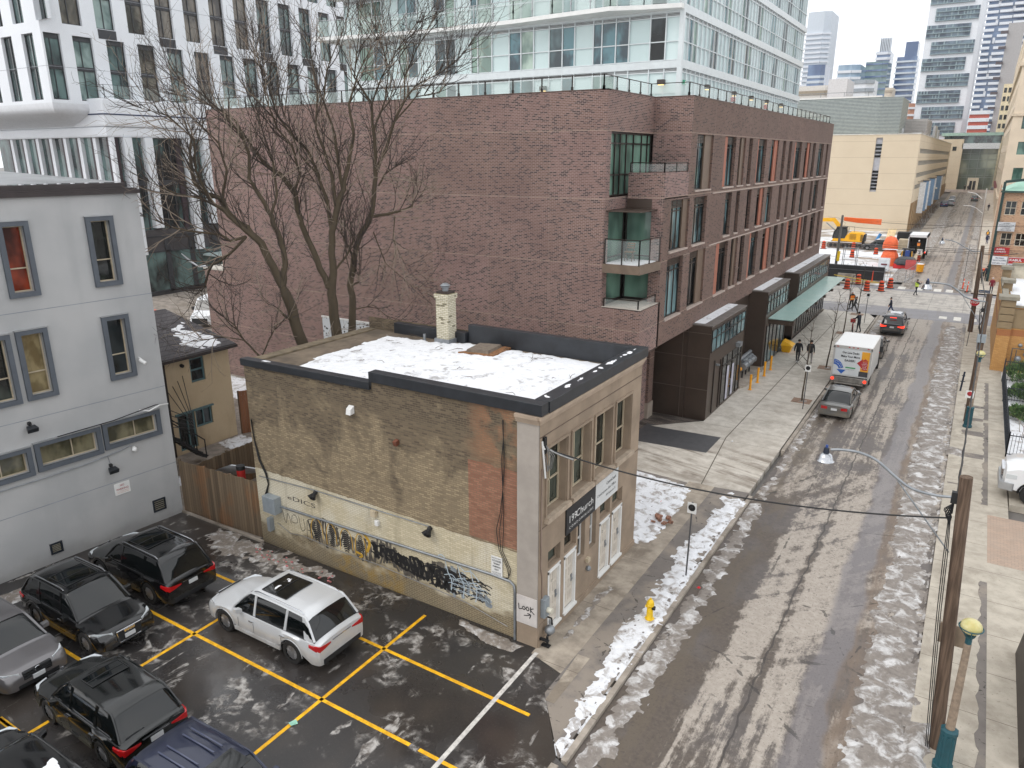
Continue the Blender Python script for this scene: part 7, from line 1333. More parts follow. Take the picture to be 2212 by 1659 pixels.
def grow(mb,p,d,L,r,depth,rr,up,curl):
    """one wandering branch with side shoots"""
    n=max(3,int(L/.28)); pts=[p]; rad=[r]; q=Vector(p); v=Vector(d).normalized(); sub=[]
    for i in range(n):
        v=(v+Vector((rr.gauss(0,.11),rr.gauss(0,.11),rr.gauss(0,.10)+up*.09+curl*(i/n)*.25))).normalized(); q=q+v*(L/n); pts.append(tuple(q)); rad.append(r*(1-.55*(i+1)/n))
        if depth>0 and i>0 and rr.random()<(.8 if depth>1 else .62): sub.append((tuple(q),v.copy(),L*(.62-.3*i/n)*rr.uniform(.6,1.15),rad[-1]*.7))
    mb.tube(pts,rad,4 if r>.012 else 3,cap=False)
    for (a,b,l,r_) in sub:
        s=b.orthogonal().normalized(); s.rotate(Matrix.Rotation(rr.uniform(0,2*pi),3,b)); grow(mb,a,(b*.75+s*.75),l,max(r_,.007),depth-1,rr,up,curl)
LABT={'1':'leaning bare tree nearest the grey building with limbs spreading left','2':'bare tree with the thickest trunk forking low behind the flat roof','3':'bare tree nearest the chimney with one stub limb reaching right'}
for kk,limbs in TREES.items():
    rr=random.Random(int(kk)*11); t=thing('bare_tree',LABT[kk],'tree',(limbs[0][0][0],limbs[0][0][1],0),0,'bare trees behind the flat roof'); tk=MB(); tw=MB(); td=MB()
    for li,l in enumerate(limbs):
        pts=[];rad=[]
        for i in range(len(l)-1):
            a=Vector(l[i][:3]);b=Vector(l[i+1][:3]);m_=3
            for j in range(m_): f=j/m_; p=a.lerp(b,f); w_=.0 if (i==0 and j==0) else min(.05,l[i][3]*.35); pts.append(tuple(p+Vector((rr.uniform(-w_,w_),rr.uniform(-w_,w_),rr.uniform(-w_,w_))))); rad.append((l[i][3]*(1-f)+l[i+1][3]*f)*(1.12 if l[i][3]>.03 else 1.0))
        pts.append(tuple(l[-1][:3])); rad.append(max(.008,l[-1][3]*.7)); tk.tube(pts,rad,10 if rad[0]>.08 else 6)
        for i in range(2,len(pts)-1):
            if rad[i]>.15 or pts[i][2]<7: 
                if rad[i]>.15 or rr.random()<.75: continue
            dv=(Vector(pts[i+1])-Vector(pts[i-1])).normalized()
            for _ in range(2 if rad[i]>.035 else 3):
                if rr.random()<.66:
                    s=dv.orthogonal().normalized(); s.rotate(Matrix.Rotation(rr.uniform(0,2*pi),3,dv)); droop=rr.random()<.12
                    grow(tw if rr.random()<.22 or droop else td,pts[i],dv*.85+s*.7+Vector((0,0,-.3 if droop else .25)),rr.uniform(1.0,2.9),min(.026,rad[i]*.5+.009),2,rr,-.6 if droop else 1.0,.9 if droop else .3)
        e=Vector(pts[-1]); dv=(e-Vector(pts[-3])).normalized()
        for _ in range(6 if pts[-1][2]>12 else 2): grow(td,pts[-1],dv+Vector((rr.gauss(0,.35),rr.gauss(0,.35),rr.gauss(0,.3))),rr.uniform(.8,2.0),.014,2,rr,.6,.2)
    for _ in range(9 if kk!='2' else 6): # low drooping shoots on the trunks
        b=limbs[0][1+rr.randrange(3)]; a=rr.uniform(0,6.28); grow(tw,(b[0],b[1],b[2]+rr.uniform(-.6,.8)),(cos(a),sin(a),.1),rr.uniform(1.2,2.6),.014,2,rr,-1.1,1.2)
    tk.build('trunk',BARK,t,smooth=60); tw.build('pale_twigs',TWIG,t,recalc=False); td.build('dark_twigs',TWIGD,t,recalc=False)
mb=MB(); rr=random.Random(4); P0=Vector((-30.6,21.0,9.5))
mb.tube([(-30.2,20.6,10.3),(-30.0,20.9,9.9),(-29.6,21.0,9.7),(-29.2,21.1,9.75)],[.02,.05,.03,.06],5); tag(mb.build('plastic_bag_strip',M('bag_white',(206,208,212),.6)),'torn white plastic strip caught in the bare branches','plastic strip')
def street_tree(x,y,h,seed,label,pit=True):
    rr=random.Random(seed); t=thing('street_tree',label,'tree',(x,y,0),0,'young street trees along the new pavement'); tk=MB(); tw=MB(); lx,ly=rr.uniform(.1,.25),rr.uniform(-.1,.1); n=8
    pts=[(x+lx*i/n*1.2+rr.uniform(-.02,.02),y+ly*i/n,h*i/n) for i in range(n+1)]; rad=[.05*(1-.85*i/n)+.006 for i in range(n+1)]; tk.tube(pts,rad,7); tk.build('trunk',BARK,t,smooth=60)
    for i in range(3,n+1):
        for _ in range(3): a=rr.uniform(0,6.28); grow(tw,pts[i],(cos(a),sin(a),.9),h*.2*rr.uniform(.6,1.1)*(1.25-i/n*.6),.014,1,rr,.8,.1)
    tw.build('crown',TWIGD,t,recalc=False)
    if pit:
        m=MB(); m.box(x-.55,x+.55,y-.5,y+.5,0,.012); tag(m.build('tree_pit',M('pit_edge',(136,110,92),.8,var=.2)),'square earth pit round '+label,'tree pit'); m=MB(); snow(m,[(x-.3,y-.4),(x+.45,y-.35),(x+.4,y+.4),(x-.25,y+.3)],.08,.04,.01,.05); tag(m.build('snow_in_pit',SNOWD,smooth=60),'snow lying in the pit of '+label,'snow',kind='stuff')
street_tree(-7.6,46.22,5.0,1,'young bare tree beside the grey sedan'); street_tree(-7.64,54.94,5.2,2,'young bare tree beside the moving truck'); street_tree(-8.37,67.3,4.8,3,'young bare tree beside the man with the bike'); street_tree(-8.53,76.5,4.6,4,'young bare tree at the junction corner')
street_tree(-12.0,296,9,6,'tall bare tree before the far beige wing',False)
rr=random.Random(9)
for i,(x,y,s) in enumerate(((-10.6,176,1.4),(-10.4,188,1.6),(-10.5,200,1.5),(-10.3,214,1.6),(-10.4,228,1.5))):
    m=MB()
    for _ in range(26): a=rr.uniform(0,6.3); grow(m,(x+rr.uniform(-.8,.8),y+rr.uniform(-2,2),gz(y)),(cos(a)*.5,sin(a)*.5,1),s*rr.uniform(.7,1.2),.03,1,rr,.3,0)
    tag(m.build('bare_shrub',M('shrub_brown',(104,88,72),.9),recalc=False),'brown bare shrub bed along the beige wall, '+['first','second','third','fourth','fifth'][i]+' from the junction','shrub','shrubs along the beige wall')
# evergreen hedge clumps behind the railings on the right
LEAF=M('juniper_green',(58,86,44),.8,var=.45,scale=4); LEAF2=M('juniper_light',(98,122,66),.8,var=.3,scale=4)
def bush(x,y,rx,ry,h,seed,label,n=1500):
    rr=random.Random(seed); t=thing('juniper_bush',label,'bush',(x,y,0),0,'green bushes behind the railings'); a=MB(); b=MB(); s=MB()
    for i in range(7): an=i*.9; s.tube([(x,y,0),(x+cos(an)*rx*.4,y+sin(an)*ry*.4,h*.5),(x+cos(an)*rx*.8,y+sin(an)*ry*.8,h*.75)],[.04,.03,.01],5)
    s.build('stems',BARK,t)
    for i in range(n):
        th=rr.uniform(0,6.28); ph=rr.random()**.6; rrr=ph*(1+.22*sin(th*3+seed)); px=x+cos(th)*rx*rrr; py=y+sin(th)*ry*rrr; hz=h*(1-ph*ph*.6)*(.55+.45*rr.random())*(1+.25*sin(px*5)*sin(py*4)); d=Vector((cos(th)*.5+rr.gauss(0,.5),sin(th)*.5+rr.gauss(0,.5),.7)).normalized()*rr.uniform(.1,.22); q=d.orthogonal().normalized()*.035; p=Vector((px,py,hz))
        (a if rr.random()<.65 else b).quad(p-q,p+q,p+d+q*.4,p+d-q*.4)
    a.build('dark_foliage',LEAF,t,recalc=False); b.build('light_foliage',LEAF2,t,recalc=False)
bush(4.0,58.6,.9,1.6,1.1,1,'green bush against the yellow brick wall'); bush(5.4,58.2,.9,1.3,1.0,2,'green bush at the right edge under the gas meters'); bush(3.9,54.0,.75,1.4,.8,3,'low green bush in the middle railing bay'); bush(5.0,53.0,.8,1.6,.9,4,'dark green bush at the right edge of the middle bay'); bush(3.8,49.6,.6,1.2,.6,5,'small low green bush nearest the parked truck')
mb=MB(); rr=random.Random(12)
for _ in range(16): grow(mb,(3.9+rr.uniform(-.3,.5),46.3+rr.uniform(-1.5,2),0),(rr.gauss(0,.4),rr.gauss(0,.4),1),rr.uniform(.6,1.1),.02,2,rr,.2,0)
tag(mb.build('bare_bush',TWIG,recalc=False),'bare twiggy bush in the snow behind the nearest railing','bush')
# ================================================================ people
SKIN=M('skin',(196,150,124),.6,var=0); HAIRC=M('dark_hair',(36,28,24),.8,var=0)
def person(label,x,y,rz,top=(34,38,48),legs=(38,42,54),shoe=(24,24,26),hair=(34,28,24),leg=(0,0),arm=(0,0),elb=(10,10),lean=0,h=1.74,z=0,hat=None,vest=None,pack=None,hood=False,coat=0,group='people on the street'):
    S_=h/1.75; J={}; E=[]; Rr={}
    def add(n,p,r,par=None): J[n]=Vector(p)*S_; Rr[n]=r if isinstance(r,tuple) else (r,r); 
    lz=sin(radians(lean)); fw_=lambda p: (p[0],p[1]+(p[2]-.95)*lz,p[2])
    bulk=1.18
    add('pel',(0,0,.94),(.135*bulk,.10*bulk)); add('sp',fw_((0,.0,1.12)),(.13*bulk,.10*bulk)); add('ch',fw_((0,.0,1.34)),(.155*bulk,.115*bulk)); add('nk',fw_((0,.01,1.49)),(.06,.06)); add('hb',fw_((0,.025,1.57)),(.072,.08)); add('hm',fw_((0,.03,1.65)),(.085,.1)); add('ht',fw_((0,.02,1.72)),(.065,.075)); add('ns',fw_((0,.125,1.635)),(.016,.016))
    E+= [('pel','sp'),('sp','ch'),('ch','nk'),('nk','hb'),('hb','hm'),('hm','ht'),('hm','ns')]
    for s,nm in ((-1,'l'),(1,'r')):
        i=0 if s<0 else 1; a=radians(leg[i]); kb=max(0,-a)*.9+(.25 if leg[i]<0 else 0.02)
        hip=Vector((s*.095,0,.90)); kn=hip+Vector((0,sin(a)*.43,-cos(a)*.43)); a2=a-kb; an=kn+Vector((0,sin(a2)*.41,-cos(a2)*.41)); 
        add('hip'+nm,hip,(.095,.095)); add('kn'+nm,kn,(.068,.068)); add('an'+nm,an,(.045,.045)); toe=an+Vector((0,.17,-.05 if leg[i]>=0 else -.1)); add('to'+nm,toe,(.045,.03)); add('he'+nm,an+Vector((0,-.03,-.05)),(.045,.04))
        E+= [('pel','hip'+nm),('hip'+nm,'kn'+nm),('kn'+nm,'an'+nm),('an'+nm,'he'+nm),('he'+nm,'to'+nm)]
        b=radians(arm[i]); sh=Vector(fw_((s*.185,0,1.41))); el=sh+Vector((s*.06,sin(b)*.28,-cos(b)*.28)); b2=b+radians(elb[i]); wr=el+Vector((s*(-.02 if elb[i]>40 else .01),sin(b2)*.25,-cos(b2)*.25)); pm=wr+Vector((0,sin(b2)*.08,-cos(b2)*.08))
        add('sh'+nm,sh,(.085,.085)); add('el'+nm,el,(.062,.062)); add('wr'+nm,wr,(.04,.04)); add('pm'+nm,pm,(.04,.022)); E+= [('ch','sh'+nm),('sh'+nm,'el'+nm),('el'+nm,'wr'+nm),('wr'+nm,'pm'+nm)]
    # lowest foot to ground
    mn=min(v.z-Rr[k_][1] for k_,v in J.items() if k_[:2] in('to','he')); 
    for k_ in J: J[k_].z-=mn
    names=list(J); me=bpy.data.meshes.new('b'); me.from_pydata([tuple(J[n]) for n in names],[(names.index(a),names.index(b)) for a,b in E],[]); ob=bpy.data.objects.new('b',me); COL.objects.link(ob)
    md=ob.modifiers.new('s','SKIN'); sv=me.skin_vertices[0].data
    for i,n in enumerate(names): sv[i].radius=(Rr[n][0]*S_,Rr[n][1]*S_); sv[i].use_root=(n=='pel')
    md.use_smooth_shade=True; m2=ob.modifiers.new('u','SUBSURF'); m2.levels=1; m2.render_levels=1
    dg=bpy.context.evaluated_depsgraph_get(); dg.update(); nm_=bpy.data.meshes.new_from_object(ob.evaluated_get(dg)); bpy.data.objects.remove(ob); bpy.data.meshes.remove(me)
    mt=M('cloth_%d_%d_%d'%top,top,.85,var=.12,scale=6); ml=M('cloth_%d_%d_%d'%legs,legs,.85,var=.12,scale=6); ms=M('cloth_%d_%d_%d'%shoe,shoe,.7,var=0)
    # fingers
    mb=MB(); mb.v=[tuple(v.co) for v in nm_.vertices]; mats=[ml,mt,SKIN,ms]
    segs=[(names.index(a),a,b) for a,b in E]
    for p in nm_.polygons:
        c=p.center; best=None
        for a,b in E:
            A=J[a];B=J[b];t_=max(0,min(1,(c-A).dot(B-A)/max(1e-9,(B-A).length_squared))); d=(c-A-(B-A)*t_).length-((1-t_)*Rr[a][0]+t_*Rr[b][0])*S_
            if best is None or d<best[0]: best=(d,a,b,t_)
        a,b=best[1],best[2]
        if a[:2]in('he',) or b[:2] in('he','to'): mi=3
        elif a in('nk','hb','hm'): mi=2
        elif a[:2]=='wr': mi=2
        elif a[:2] in('ch','sp','sh','el') : mi=1
        elif a=='pel' and b=='sp': mi=1
        elif a=='pel' or a[:3]=='hip' or a[:2]=='kn': mi=1 if (coat and c.z>coat*S_) else 0
        else: mi=0
        mb.cur=mi; mb.face(p.vertices)
    bpy.data.meshes.remove(nm_)
    mb.cur=2
    for s,nm in ((-1,'l'),(1,'r')):
        w0=J['wr'+nm];p0=J['pm'+nm];d=(p0-w0).normalized(); sd=Vector((0,0,1)).cross(d); sd=Vector((0,1,0)) if sd.length<.3 else sd.normalized(); sd=d.cross(Vector((1,0,0))).normalized()
        for j,(o_,l_) in enumerate(((-.028,.065),(-.009,.075),(.01,.07),(.027,.052))):
            st=p0+sd*o_*S_; k1=st+d*l_*.55*S_; k2=k1+(d*.8+Vector((-s*.6,0,0))).normalized()*l_*.5*S_; mb.tube([st,k1,k2],[.0095*S_,.0085*S_,.006*S_],5)
        th=w0+d*.03+sd*-.02; mb.tube([th,th-sd*.035+d*.02,th-sd*.045+d*.05],[.012,.011,.008],5)
    t=thing('person',label,'person',(x,y,z),rz,group)
    body=mb.build('body',mats,t,smooth=180,local=True)
    hp=J['hm']+Vector((0,-.012,.028)); m=MB(); m.sphere(tuple(hp),.108*S_,12,7,1.0); m.v=[(v[0],min(v[1],hp.y+.055) ,max(v[2],hp.z-.06)) for v in m.v]
    m.build('hat' if hat else ('hood' if hood else 'hair'),M('head_%d_%d_%d'%(hat or hair),hat or hair,.8,var=0),t,smooth=180,local=True)
    if vest:
        m=MB(); m.loft([[(xx*S_,yy*S_+J['sp'].y,zz*S_) for xx,yy in ((-.17,-.13),(.17,-.13),(.19,0),(.17,.13),(-.17,.13),(-.19,0))] for zz in (1.0,1.2)]+[[(xx*S_*1.06,yy*S_+J['ch'].y,1.40*S_) for xx,yy in ((-.17,-.14),(.17,-.14),(.19,0),(.17,.14),(-.17,.14),(-.19,0))]]); v=m.build('safety_vest',M('vest_%d_%d_%d'%vest,vest,.6,var=0),t,local=True); m=MB(); m.loft([[(xx*S_,yy*S_+J['sp'].y,zz*S_) for xx,yy in ((-.175,-.138),(.175,-.138),(.195,0),(.175,.138),(-.175,.138),(-.195,0))] for zz in (1.1,1.15)]); m.build('reflective_band',M('reflective',(226,226,150),.4,var=0),v,local=True)
    if pack: m=MB(); m.box(-.15*S_,.15*S_,-.3*S_+J['ch'].y,-.12*S_+J['ch'].y,1.02*S_,1.45*S_); m.build('backpack',M('pack_%d_%d_%d'%pack,pack,.7,var=.1),t,bevel=.04,local=True)
    return t
person('man in black jacket with pale collar walking away on the left of a pair',-9.72,55.3,0,(24,26,30),(28,30,36),(190,190,190),leg=(12,-14),arm=(-15,18),h=1.72)
person('man with black backpack and light grey trousers, right one of a pair',-8.9,55.4,0,(26,28,32),(150,146,146),(40,40,42),leg=(-12,14),arm=(14,-10),pack=(20,20,22),hat=(22,22,24),h=1.76)
person('man in dark coat standing over a red bicycle on the pavement',-7.38,68.35,radians(60),(30,36,46),(34,38,46),(20,20,20),leg=(4,-4),arm=(35,35),elb=(40,40),hat=(22,24,28),coat=.7,h=1.7,lean=6)
person('worker in orange vest and white hard hat walking on the corner',-9.35,78.2,radians(200),(40,38,34),(44,42,40),leg=(10,-10),arm=(20,30),elb=(50,30),hat=(226,226,226),vest=(250,130,30),h=1.85)
person('person in long dark coat striding beside the vested worker',-8.95,77.2,radians(-95),(44,48,50),(30,32,34),leg=(26,-30),arm=(-20,25),elb=(20,20),hood=True,hair=(40,44,46),coat=.55,h=1.6,lean=12)
person('man in dark blue jacket and jeans walking across in front of the waiting suv',-5.9,78.7,radians(95),(30,38,54),(40,58,92),(24,24,26),leg=(22,-22),arm=(8,10),elb=(15,15),h=1.66,z=-.1,lean=6)
person('officer in black with yellow green vest standing in the junction',-4.65,91.4,radians(-60),(26,32,36),(30,34,40),leg=(10,-8),arm=(45,50),elb=(95,95),hat=(26,34,32),vest=(190,220,60),h=1.72,z=-.1)
person('person in dark red coat and pale hat on the corner pavement',2.32,96.3,radians(0),(120,28,44),(36,44,66),leg=(6,-4),hat=(206,190,186),coat=.75,h=1.7)
person('man in dark jacket walking away up the right pavement',1.8,106.0,radians(-5),(40,46,58),(24,26,32),leg=(12,-14),arm=(-10,12),h=1.8)
person('person in green black clothes half hidden behind the stop sign pole',1.25,103.3,radians(10),(34,40,36),(38,40,36),leg=(8,-8),hat=(30,30,30),h=1.65)
person('person bending in dark blue coat beside an orange cart',2.0,110.5,radians(-20),(28,36,58),(34,38,46),leg=(5,-5),lean=28,arm=(40,40),h=1.7)
person('person in dark clothes walking up the far right pavement with bags',1.75,152,radians(0),(34,40,66),(40,52,84),leg=(10,-10),h=1.75)
person('person in black beside the yellow backpack on the far pavement',1.75,160,radians(0),(30,32,36),(30,32,36),leg=(5,-5),pack=(240,170,40),h=1.75)
person('lone walker in dark blue far up the right pavement',1.6,226,0,(34,44,66),(30,34,44),leg=(12,-12),pack=(28,32,44),h=1.75,z=gz(226))
person('left one of two dark figures at the glass entrance',-6.0,311,radians(180),(24,26,30),(24,26,30),leg=(8,-8),h=1.8,z=gz(311)); person('right one of two dark figures at the glass entrance',-5.0,311,radians(180),(28,30,34),(24,26,30),leg=(-8,8),h=1.8,z=gz(311))
person('worker in orange vest and white helmet at the back of the box truck',-6.9,123.6,radians(0),(60,56,44),(96,90,60),leg=(5,-5),arm=(30,30),elb=(60,60),hat=(230,230,230),vest=(250,130,30),h=1.75,z=1.0)
# bicycle
t=thing('bicycle','red bicycle with front basket held by the man in the dark coat','bicycle',(-7.8,68.1,0),radians(100)); 
for x in (-.5,.5):
    m=MB(); m.tube([(x+.32*cos(2*pi*i/18),0,.33+.32*sin(2*pi*i/18)) for i in range(19)],.022,5,cap=False); w_=m.build('wheel',TYRE,t,local=True); m=MB()
    for i in range(8): a=pi*i/8; m.beam((x-.3*cos(a),0,.33-.3*sin(a)),(x+.3*cos(a),0,.33+.3*sin(a)),.005)
    m.build('spokes',STEEL,w_,local=True)
RB=M('bike_red',(176,40,36),.4,var=0); m=MB()
for a,b in (((-.5,0,.33),(-.1,0,.3)),((-.1,0,.3),(-.22,0,.85)),((-.5,0,.33),(-.2,0,.75)),((-.2,0,.75),(.32,0,.8)),((-.1,0,.3),(.34,0,.68)),((.3,0,.9),(.5,0,.33))): m.tube([a,b],.02,6)
m.build('frame',RB,t,local=True); m=MB(); m.tube([(.25,-.28,1.0),(.34,-.1,1.0),(.34,.1,1.0),(.25,.28,1.0)],.015,5); m.build('handlebar',CABLE,t,local=True); MB().box(-.35,-.1,-.07,.07,.88,.93).build('saddle',CABLE,t,bevel=.02,local=True); MB().box(.4,.75,-.2,.2,.75,1.05).build('basket',RB,t,bevel=.02,local=True)
# ================================================================ poles, lamps, signs, wires
WOODP=K('weathered_pole_wood',.9); n=WOODP.noise(2,6,WOODP.scl(9,9,.5)); WOODP.col(WOODP.mix(WOODP.step(n,.35,.65),rgb(74,59,48),rgb(108,89,74))); WOODP.bump(n,.5,.01); WOODP=WOODP.m
TEALM=M('teal_post_paint',(22,74,84),.5,var=.15,scale=4); CONP=M('exposed_aggregate_pole',(138,122,106),.85,var=.2,scale=9); YGL=K('yellowed_globe',.35); YGL.col(YGL.mix(YGL.step(YGL.noise(3,3),.35,.65),rgb(184,174,112),rgb(208,200,150))); YGL.b.inputs['Subsurface Weight'].default_value=.1; YGL=YGL.m; POLISH=M('polished_reflector',(186,188,192),.22,.85,var=.12,scale=6)
def wood_pole(name,label,base,top,r0,r1,cat='utility pole',mat=None):
    t=thing(name,label,cat,(base[0],base[1],0)); MB().tube([(base[0],base[1],-.1),top],[r0,r1],16).build('pole',mat or WOODP,t,smooth=60); return t
def arm_lamp(label,y,pts,head,hs=1.0,mat=ALU,brace=None):
    t=thing('street_lamp_arm',label,'street lamp',(pts[0][0],y,pts[0][1])); P=[]
    for i in range(len(pts)-1):
        p0=pts[max(i-1,0)];p1=pts[i];p2=pts[i+1];p3=pts[min(i+2,len(pts)-1)]
        for s in range(4):
            u=s/4; P.append((.5*((2*p1[0])+(-p0[0]+p2[0])*u+(2*p0[0]-5*p1[0]+4*p2[0]-p3[0])*u*u+(-p0[0]+3*p1[0]-3*p2[0]+p3[0])*u**3),y,.5*((2*p1[1])+(-p0[1]+p2[1])*u+(2*p0[1]-5*p1[1]+4*p2[1]-p3[1])*u*u+(-p0[1]+3*p1[1]-3*p2[1]+p3[1])*u**3)))
    P.append((pts[-1][0],y,pts[-1][1])); MB().tube(P,.035*hs,8).build('arm',mat,t,smooth=60)
    if brace: MB().tube([(brace[0],y,brace[1]),(brace[2],y,brace[3])],.018,6).build('brace',mat,t)
    hx,hz=head; h=MB(); h.lathe((hx,y,hz),[(.02,.30*hs),(.06*hs,.29*hs),(.075*hs,.2*hs),(.075*hs,.14*hs)],14); h.build('lamp_housing',M('dark_blue_housing',(46,52,66),.4,.3),t,smooth=40); h=MB(); h.lathe((hx,y,hz),[(.08*hs,.15*hs),(.13*hs,.12*hs),(.175*hs,.05*hs),(.19*hs,-.03*hs),(.215*hs,-.05*hs),(.215*hs,-.07*hs),(.17*hs,-.07*hs)],24); h.build('reflector',POLISH,t,smooth=50); h=MB(); h.lathe((hx,y,hz),[(.17*hs,-.07*hs),(.12*hs,-.11*hs),(.02,-.13*hs)],16); h.build('lens',HEADL,t,smooth=60)
    h=MB(); h.lathe((hx,y,hz),[(.02,.37*hs),(.035*hs,.36*hs),(.035*hs,.3*hs)],10); h.build('photocell',M('cell_blue',(44,70,130),.4),t); return t
wood_pole('utility_pole','thick weathered wooden utility pole at the lower right, cut flat on top',(1.12,18.72),(.66,18.72,7.38),.16,.135)
arm_lamp('curved steel lamp arm with bright bell head on the nearest wooden pole',18.75,[(.55,6.82),(.12,6.77),(-.38,6.82),(-.78,7.05),(-1.21,7.36),(-1.61,7.48),(-2.0,7.47),(-2.26,7.42)],(-2.36,7.16),1.0,STEEL,(-.7,6.95,.6,5.4))
m=MB(); m.box(.44,.6,18.68,18.82,6.68,6.95); m.cyl((.5,18.75),.03,6.4,6.7,8); 
for i in range(10): a=i*.7; m.tube([(.48,18.7,6.65),(.42+.08*cos(a),18.68,6.5+.07*sin(a)),(.46+.06*sin(a),18.66,6.35),(.5,18.66,6.25-.06*(i%3))],.012,4)
tag(m.build('cable_clamp',CABLE),'tangle of cable clamps near the top of the nearest wooden pole','clamp')
m=MB()
for i,dx in enumerate((0,.04,.08)): m.tube([(.46+dx*.5,18.6,6.35),(.50+dx,18.54,5.4),(.58+dx,18.54,4.0),(.70+dx,18.54,2.4),(.83+dx,18.54,.8),(.9+dx,18.52,0)],.011,5)
tag(m.build('riser_cables',CABLE),'black riser cables running down the nearest wooden pole','cable')
def globe_lamp(x,y,label,h=4.12):
    t=thing('globe_street_lamp',label,'street lamp',(x,y,0),0,'globe street lamps'); m=MB(); m.tube([(x,y,.9),(x,y,h-.45)],[.105,.075],12); m.build('post',CONP,t,smooth=60)
    m=MB(); m.loft([[(x+rx*cos(a),y+rx*sin(a),z) for a in [pi/8+pi/4*k for k in range(8)]] for z,rx in ((0,.24),(.12,.24),(.14,.19),(1.05,.17),(1.08,.2),(1.16,.2),(1.2,.13))]); m.build('base_shroud',TEALM,t)
    m=MB()
    for k in range(8): a=pi/4*k; m.beam((x+.175*cos(a),y+.175*sin(a),.18),(x+.16*cos(a),y+.16*sin(a),1.02),.03)
    m.build('shroud_ribs',TEALM,t)
    MB().sphere((x,y,h),.225,24,12,.82).build('globe',YGL,t,smooth=180)
    m=MB(); m.tube([(x+.25*cos(2*pi*i/24),y+.25*sin(2*pi*i/24),h-.02) for i in range(25)],.014,6,cap=False)
    for k in range(3): a=.6+2*pi*k/3; m.tube([(x+.25*cos(a),y+.25*sin(a),h-.02),(x+.22*cos(a),y+.22*sin(a),h-.16),(x+.1*cos(a),y+.1*sin(a),h-.27)],.012,5)
    m.cyl((x,y),.07,h-.5,h-.24,12); m.cyl((x,y),.1,h-.27,h-.21,12,.13); m.build('cradle',TEALM,t,smooth=40); return t
globe_lamp(1.29,18.0,'yellow globe street lamp in front of the nearest wooden pole',4.05); globe_lamp(1.2,46.23,'yellow globe street lamp beside the railings farther up the pavement',4.2)
r=thing('back_of_sign','blank backs of two small street signs on the nearest pole','sign',(.95,18.95,3.2)); MB().box(.72,1.3,18.95,18.98,2.85,3.4).build('plate',M('sign_back_brown',(134,118,100),.6),r)
wood_pole('utility_pole','wooden utility pole carrying the middle lamp arm and a grey junction box',(1.15,47.3),(1.12,47.3,7.3),.17,.14)
arm_lamp('curved lamp arm with round silver head on the middle wooden pole',47.25,[(1.0,6.87),(.5,6.9),(-.02,7.07),(-.45,7.4),(-.88,7.63),(-1.4,7.68),(-1.79,7.68)],(-1.9,7.4),1.35,STEEL,(-.1,7.05,.95,5.6))
r=thing('junction_box','grey metal junction box strapped to the middle wooden pole','electrical box',(1.12,47.1,4.9)); MB().box(.9,1.33,46.95,47.15,4.65,5.1).build('box',GALV,r,bevel=.02); MB().tube([(.95,47.0,4.65),(.97,47.0,4.3),(1.1,47.1,4.1)],.02,5).build('conduit',STEEL,r)
m=MB(); m.tube([(1.0,47.1,6.6),(.85,47.0,6.3),(1.0,47.0,5.9),(.9,47.0,5.5),(1.0,47.0,5.1)],.02,5); m.tube([(1.0,47.1,6.7),(.8,47.0,6.4),(.85,47.0,5.9),(1.0,47.0,5.2)],.02,5); m.box(.85,1.0,46.9,47.05,6.35,6.55); tag(m.build('cable_clamp',CABLE),'cable splice hanging beside the middle wooden pole','clamp')
r=thing('no_stopping_sign','white no stopping sign on the middle pole','sign',(1.05,46.0,1.95)); MB().box(.84,1.24,46.0,46.02,1.72,2.14).build('plate',WHITEP,r,bevel=.01); m=MB(); m.lathe((1.04,45.985,1.97),[(.10,0),(.13,0),(.13,.01),(.1,.01)],20,'y'); m.sphere((1.04,45.985,1.97),.06,10,6,.9); m.build('symbol',M('sign_red',(160,34,40),.6),r)
wood_pole('utility_pole','wooden utility pole by the junction carrying the stop sign and far lamp arm',(.82,73.6),(.62,73.6,7.3),.2,.14)
arm_lamp('curved lamp arm with small round head on the junction pole',73.55,[(.5,6.82),(0,6.82),(-.3,6.92),(-.75,7.15),(-1.22,7.43),(-1.7,7.6),(-2.2,7.65)],(-2.38,7.4),1.1,STEEL,(-.5,7.1,.5,5.9))
r=thing('stop_sign','red octagonal stop sign on the junction pole','sign',(.78,73.35,2.6)); m=MB(); P=[(.78+.36*cos(pi/8+pi/4*k),.0,2.6+.36*sin(pi/8+pi/4*k)) for k in range(8)]; m.loft([[(p[0],73.36,p[2]) for p in P],[(p[0],73.34,p[2]) for p in P]]); m.build('plate',M('stop_red',(190,24,40),.5,var=.03),r); m=MB(); text_mb(m,'STOP',(.78,73.335,2.49),(1,0,0),(0,0,1),.24,.56,bold=.03); 
for k in range(8): a=P[k];b=P[(k+1)%8]; m.beam((a[0]*.97+.78*.03,73.336,a[2]*.97+2.6*.03),(b[0]*.97+.78*.03,73.336,b[2]*.97+2.6*.03),.02,.004)
m.build('lettering',WHITEP,r)
r=thing('street_name_sign','blue street name blade reading Dundas St E','sign',(1.35,75,3.2)); MB().box(.93,1.78,75,75.03,3.18,3.42).build('blade',M('street_blue',(52,84,120),.5,var=.05),r); m=MB(); text_mb(m,'Dundas St E',(1.35,74.99,3.24),(1,0,0),(0,0,1),.15,.72,bold=.02); m.build('lettering',WHITEP,r); MB().tube([(1.4,75.02,0),(1.4,75.02,3.3)],.03,6).build('post',STEEL,r)
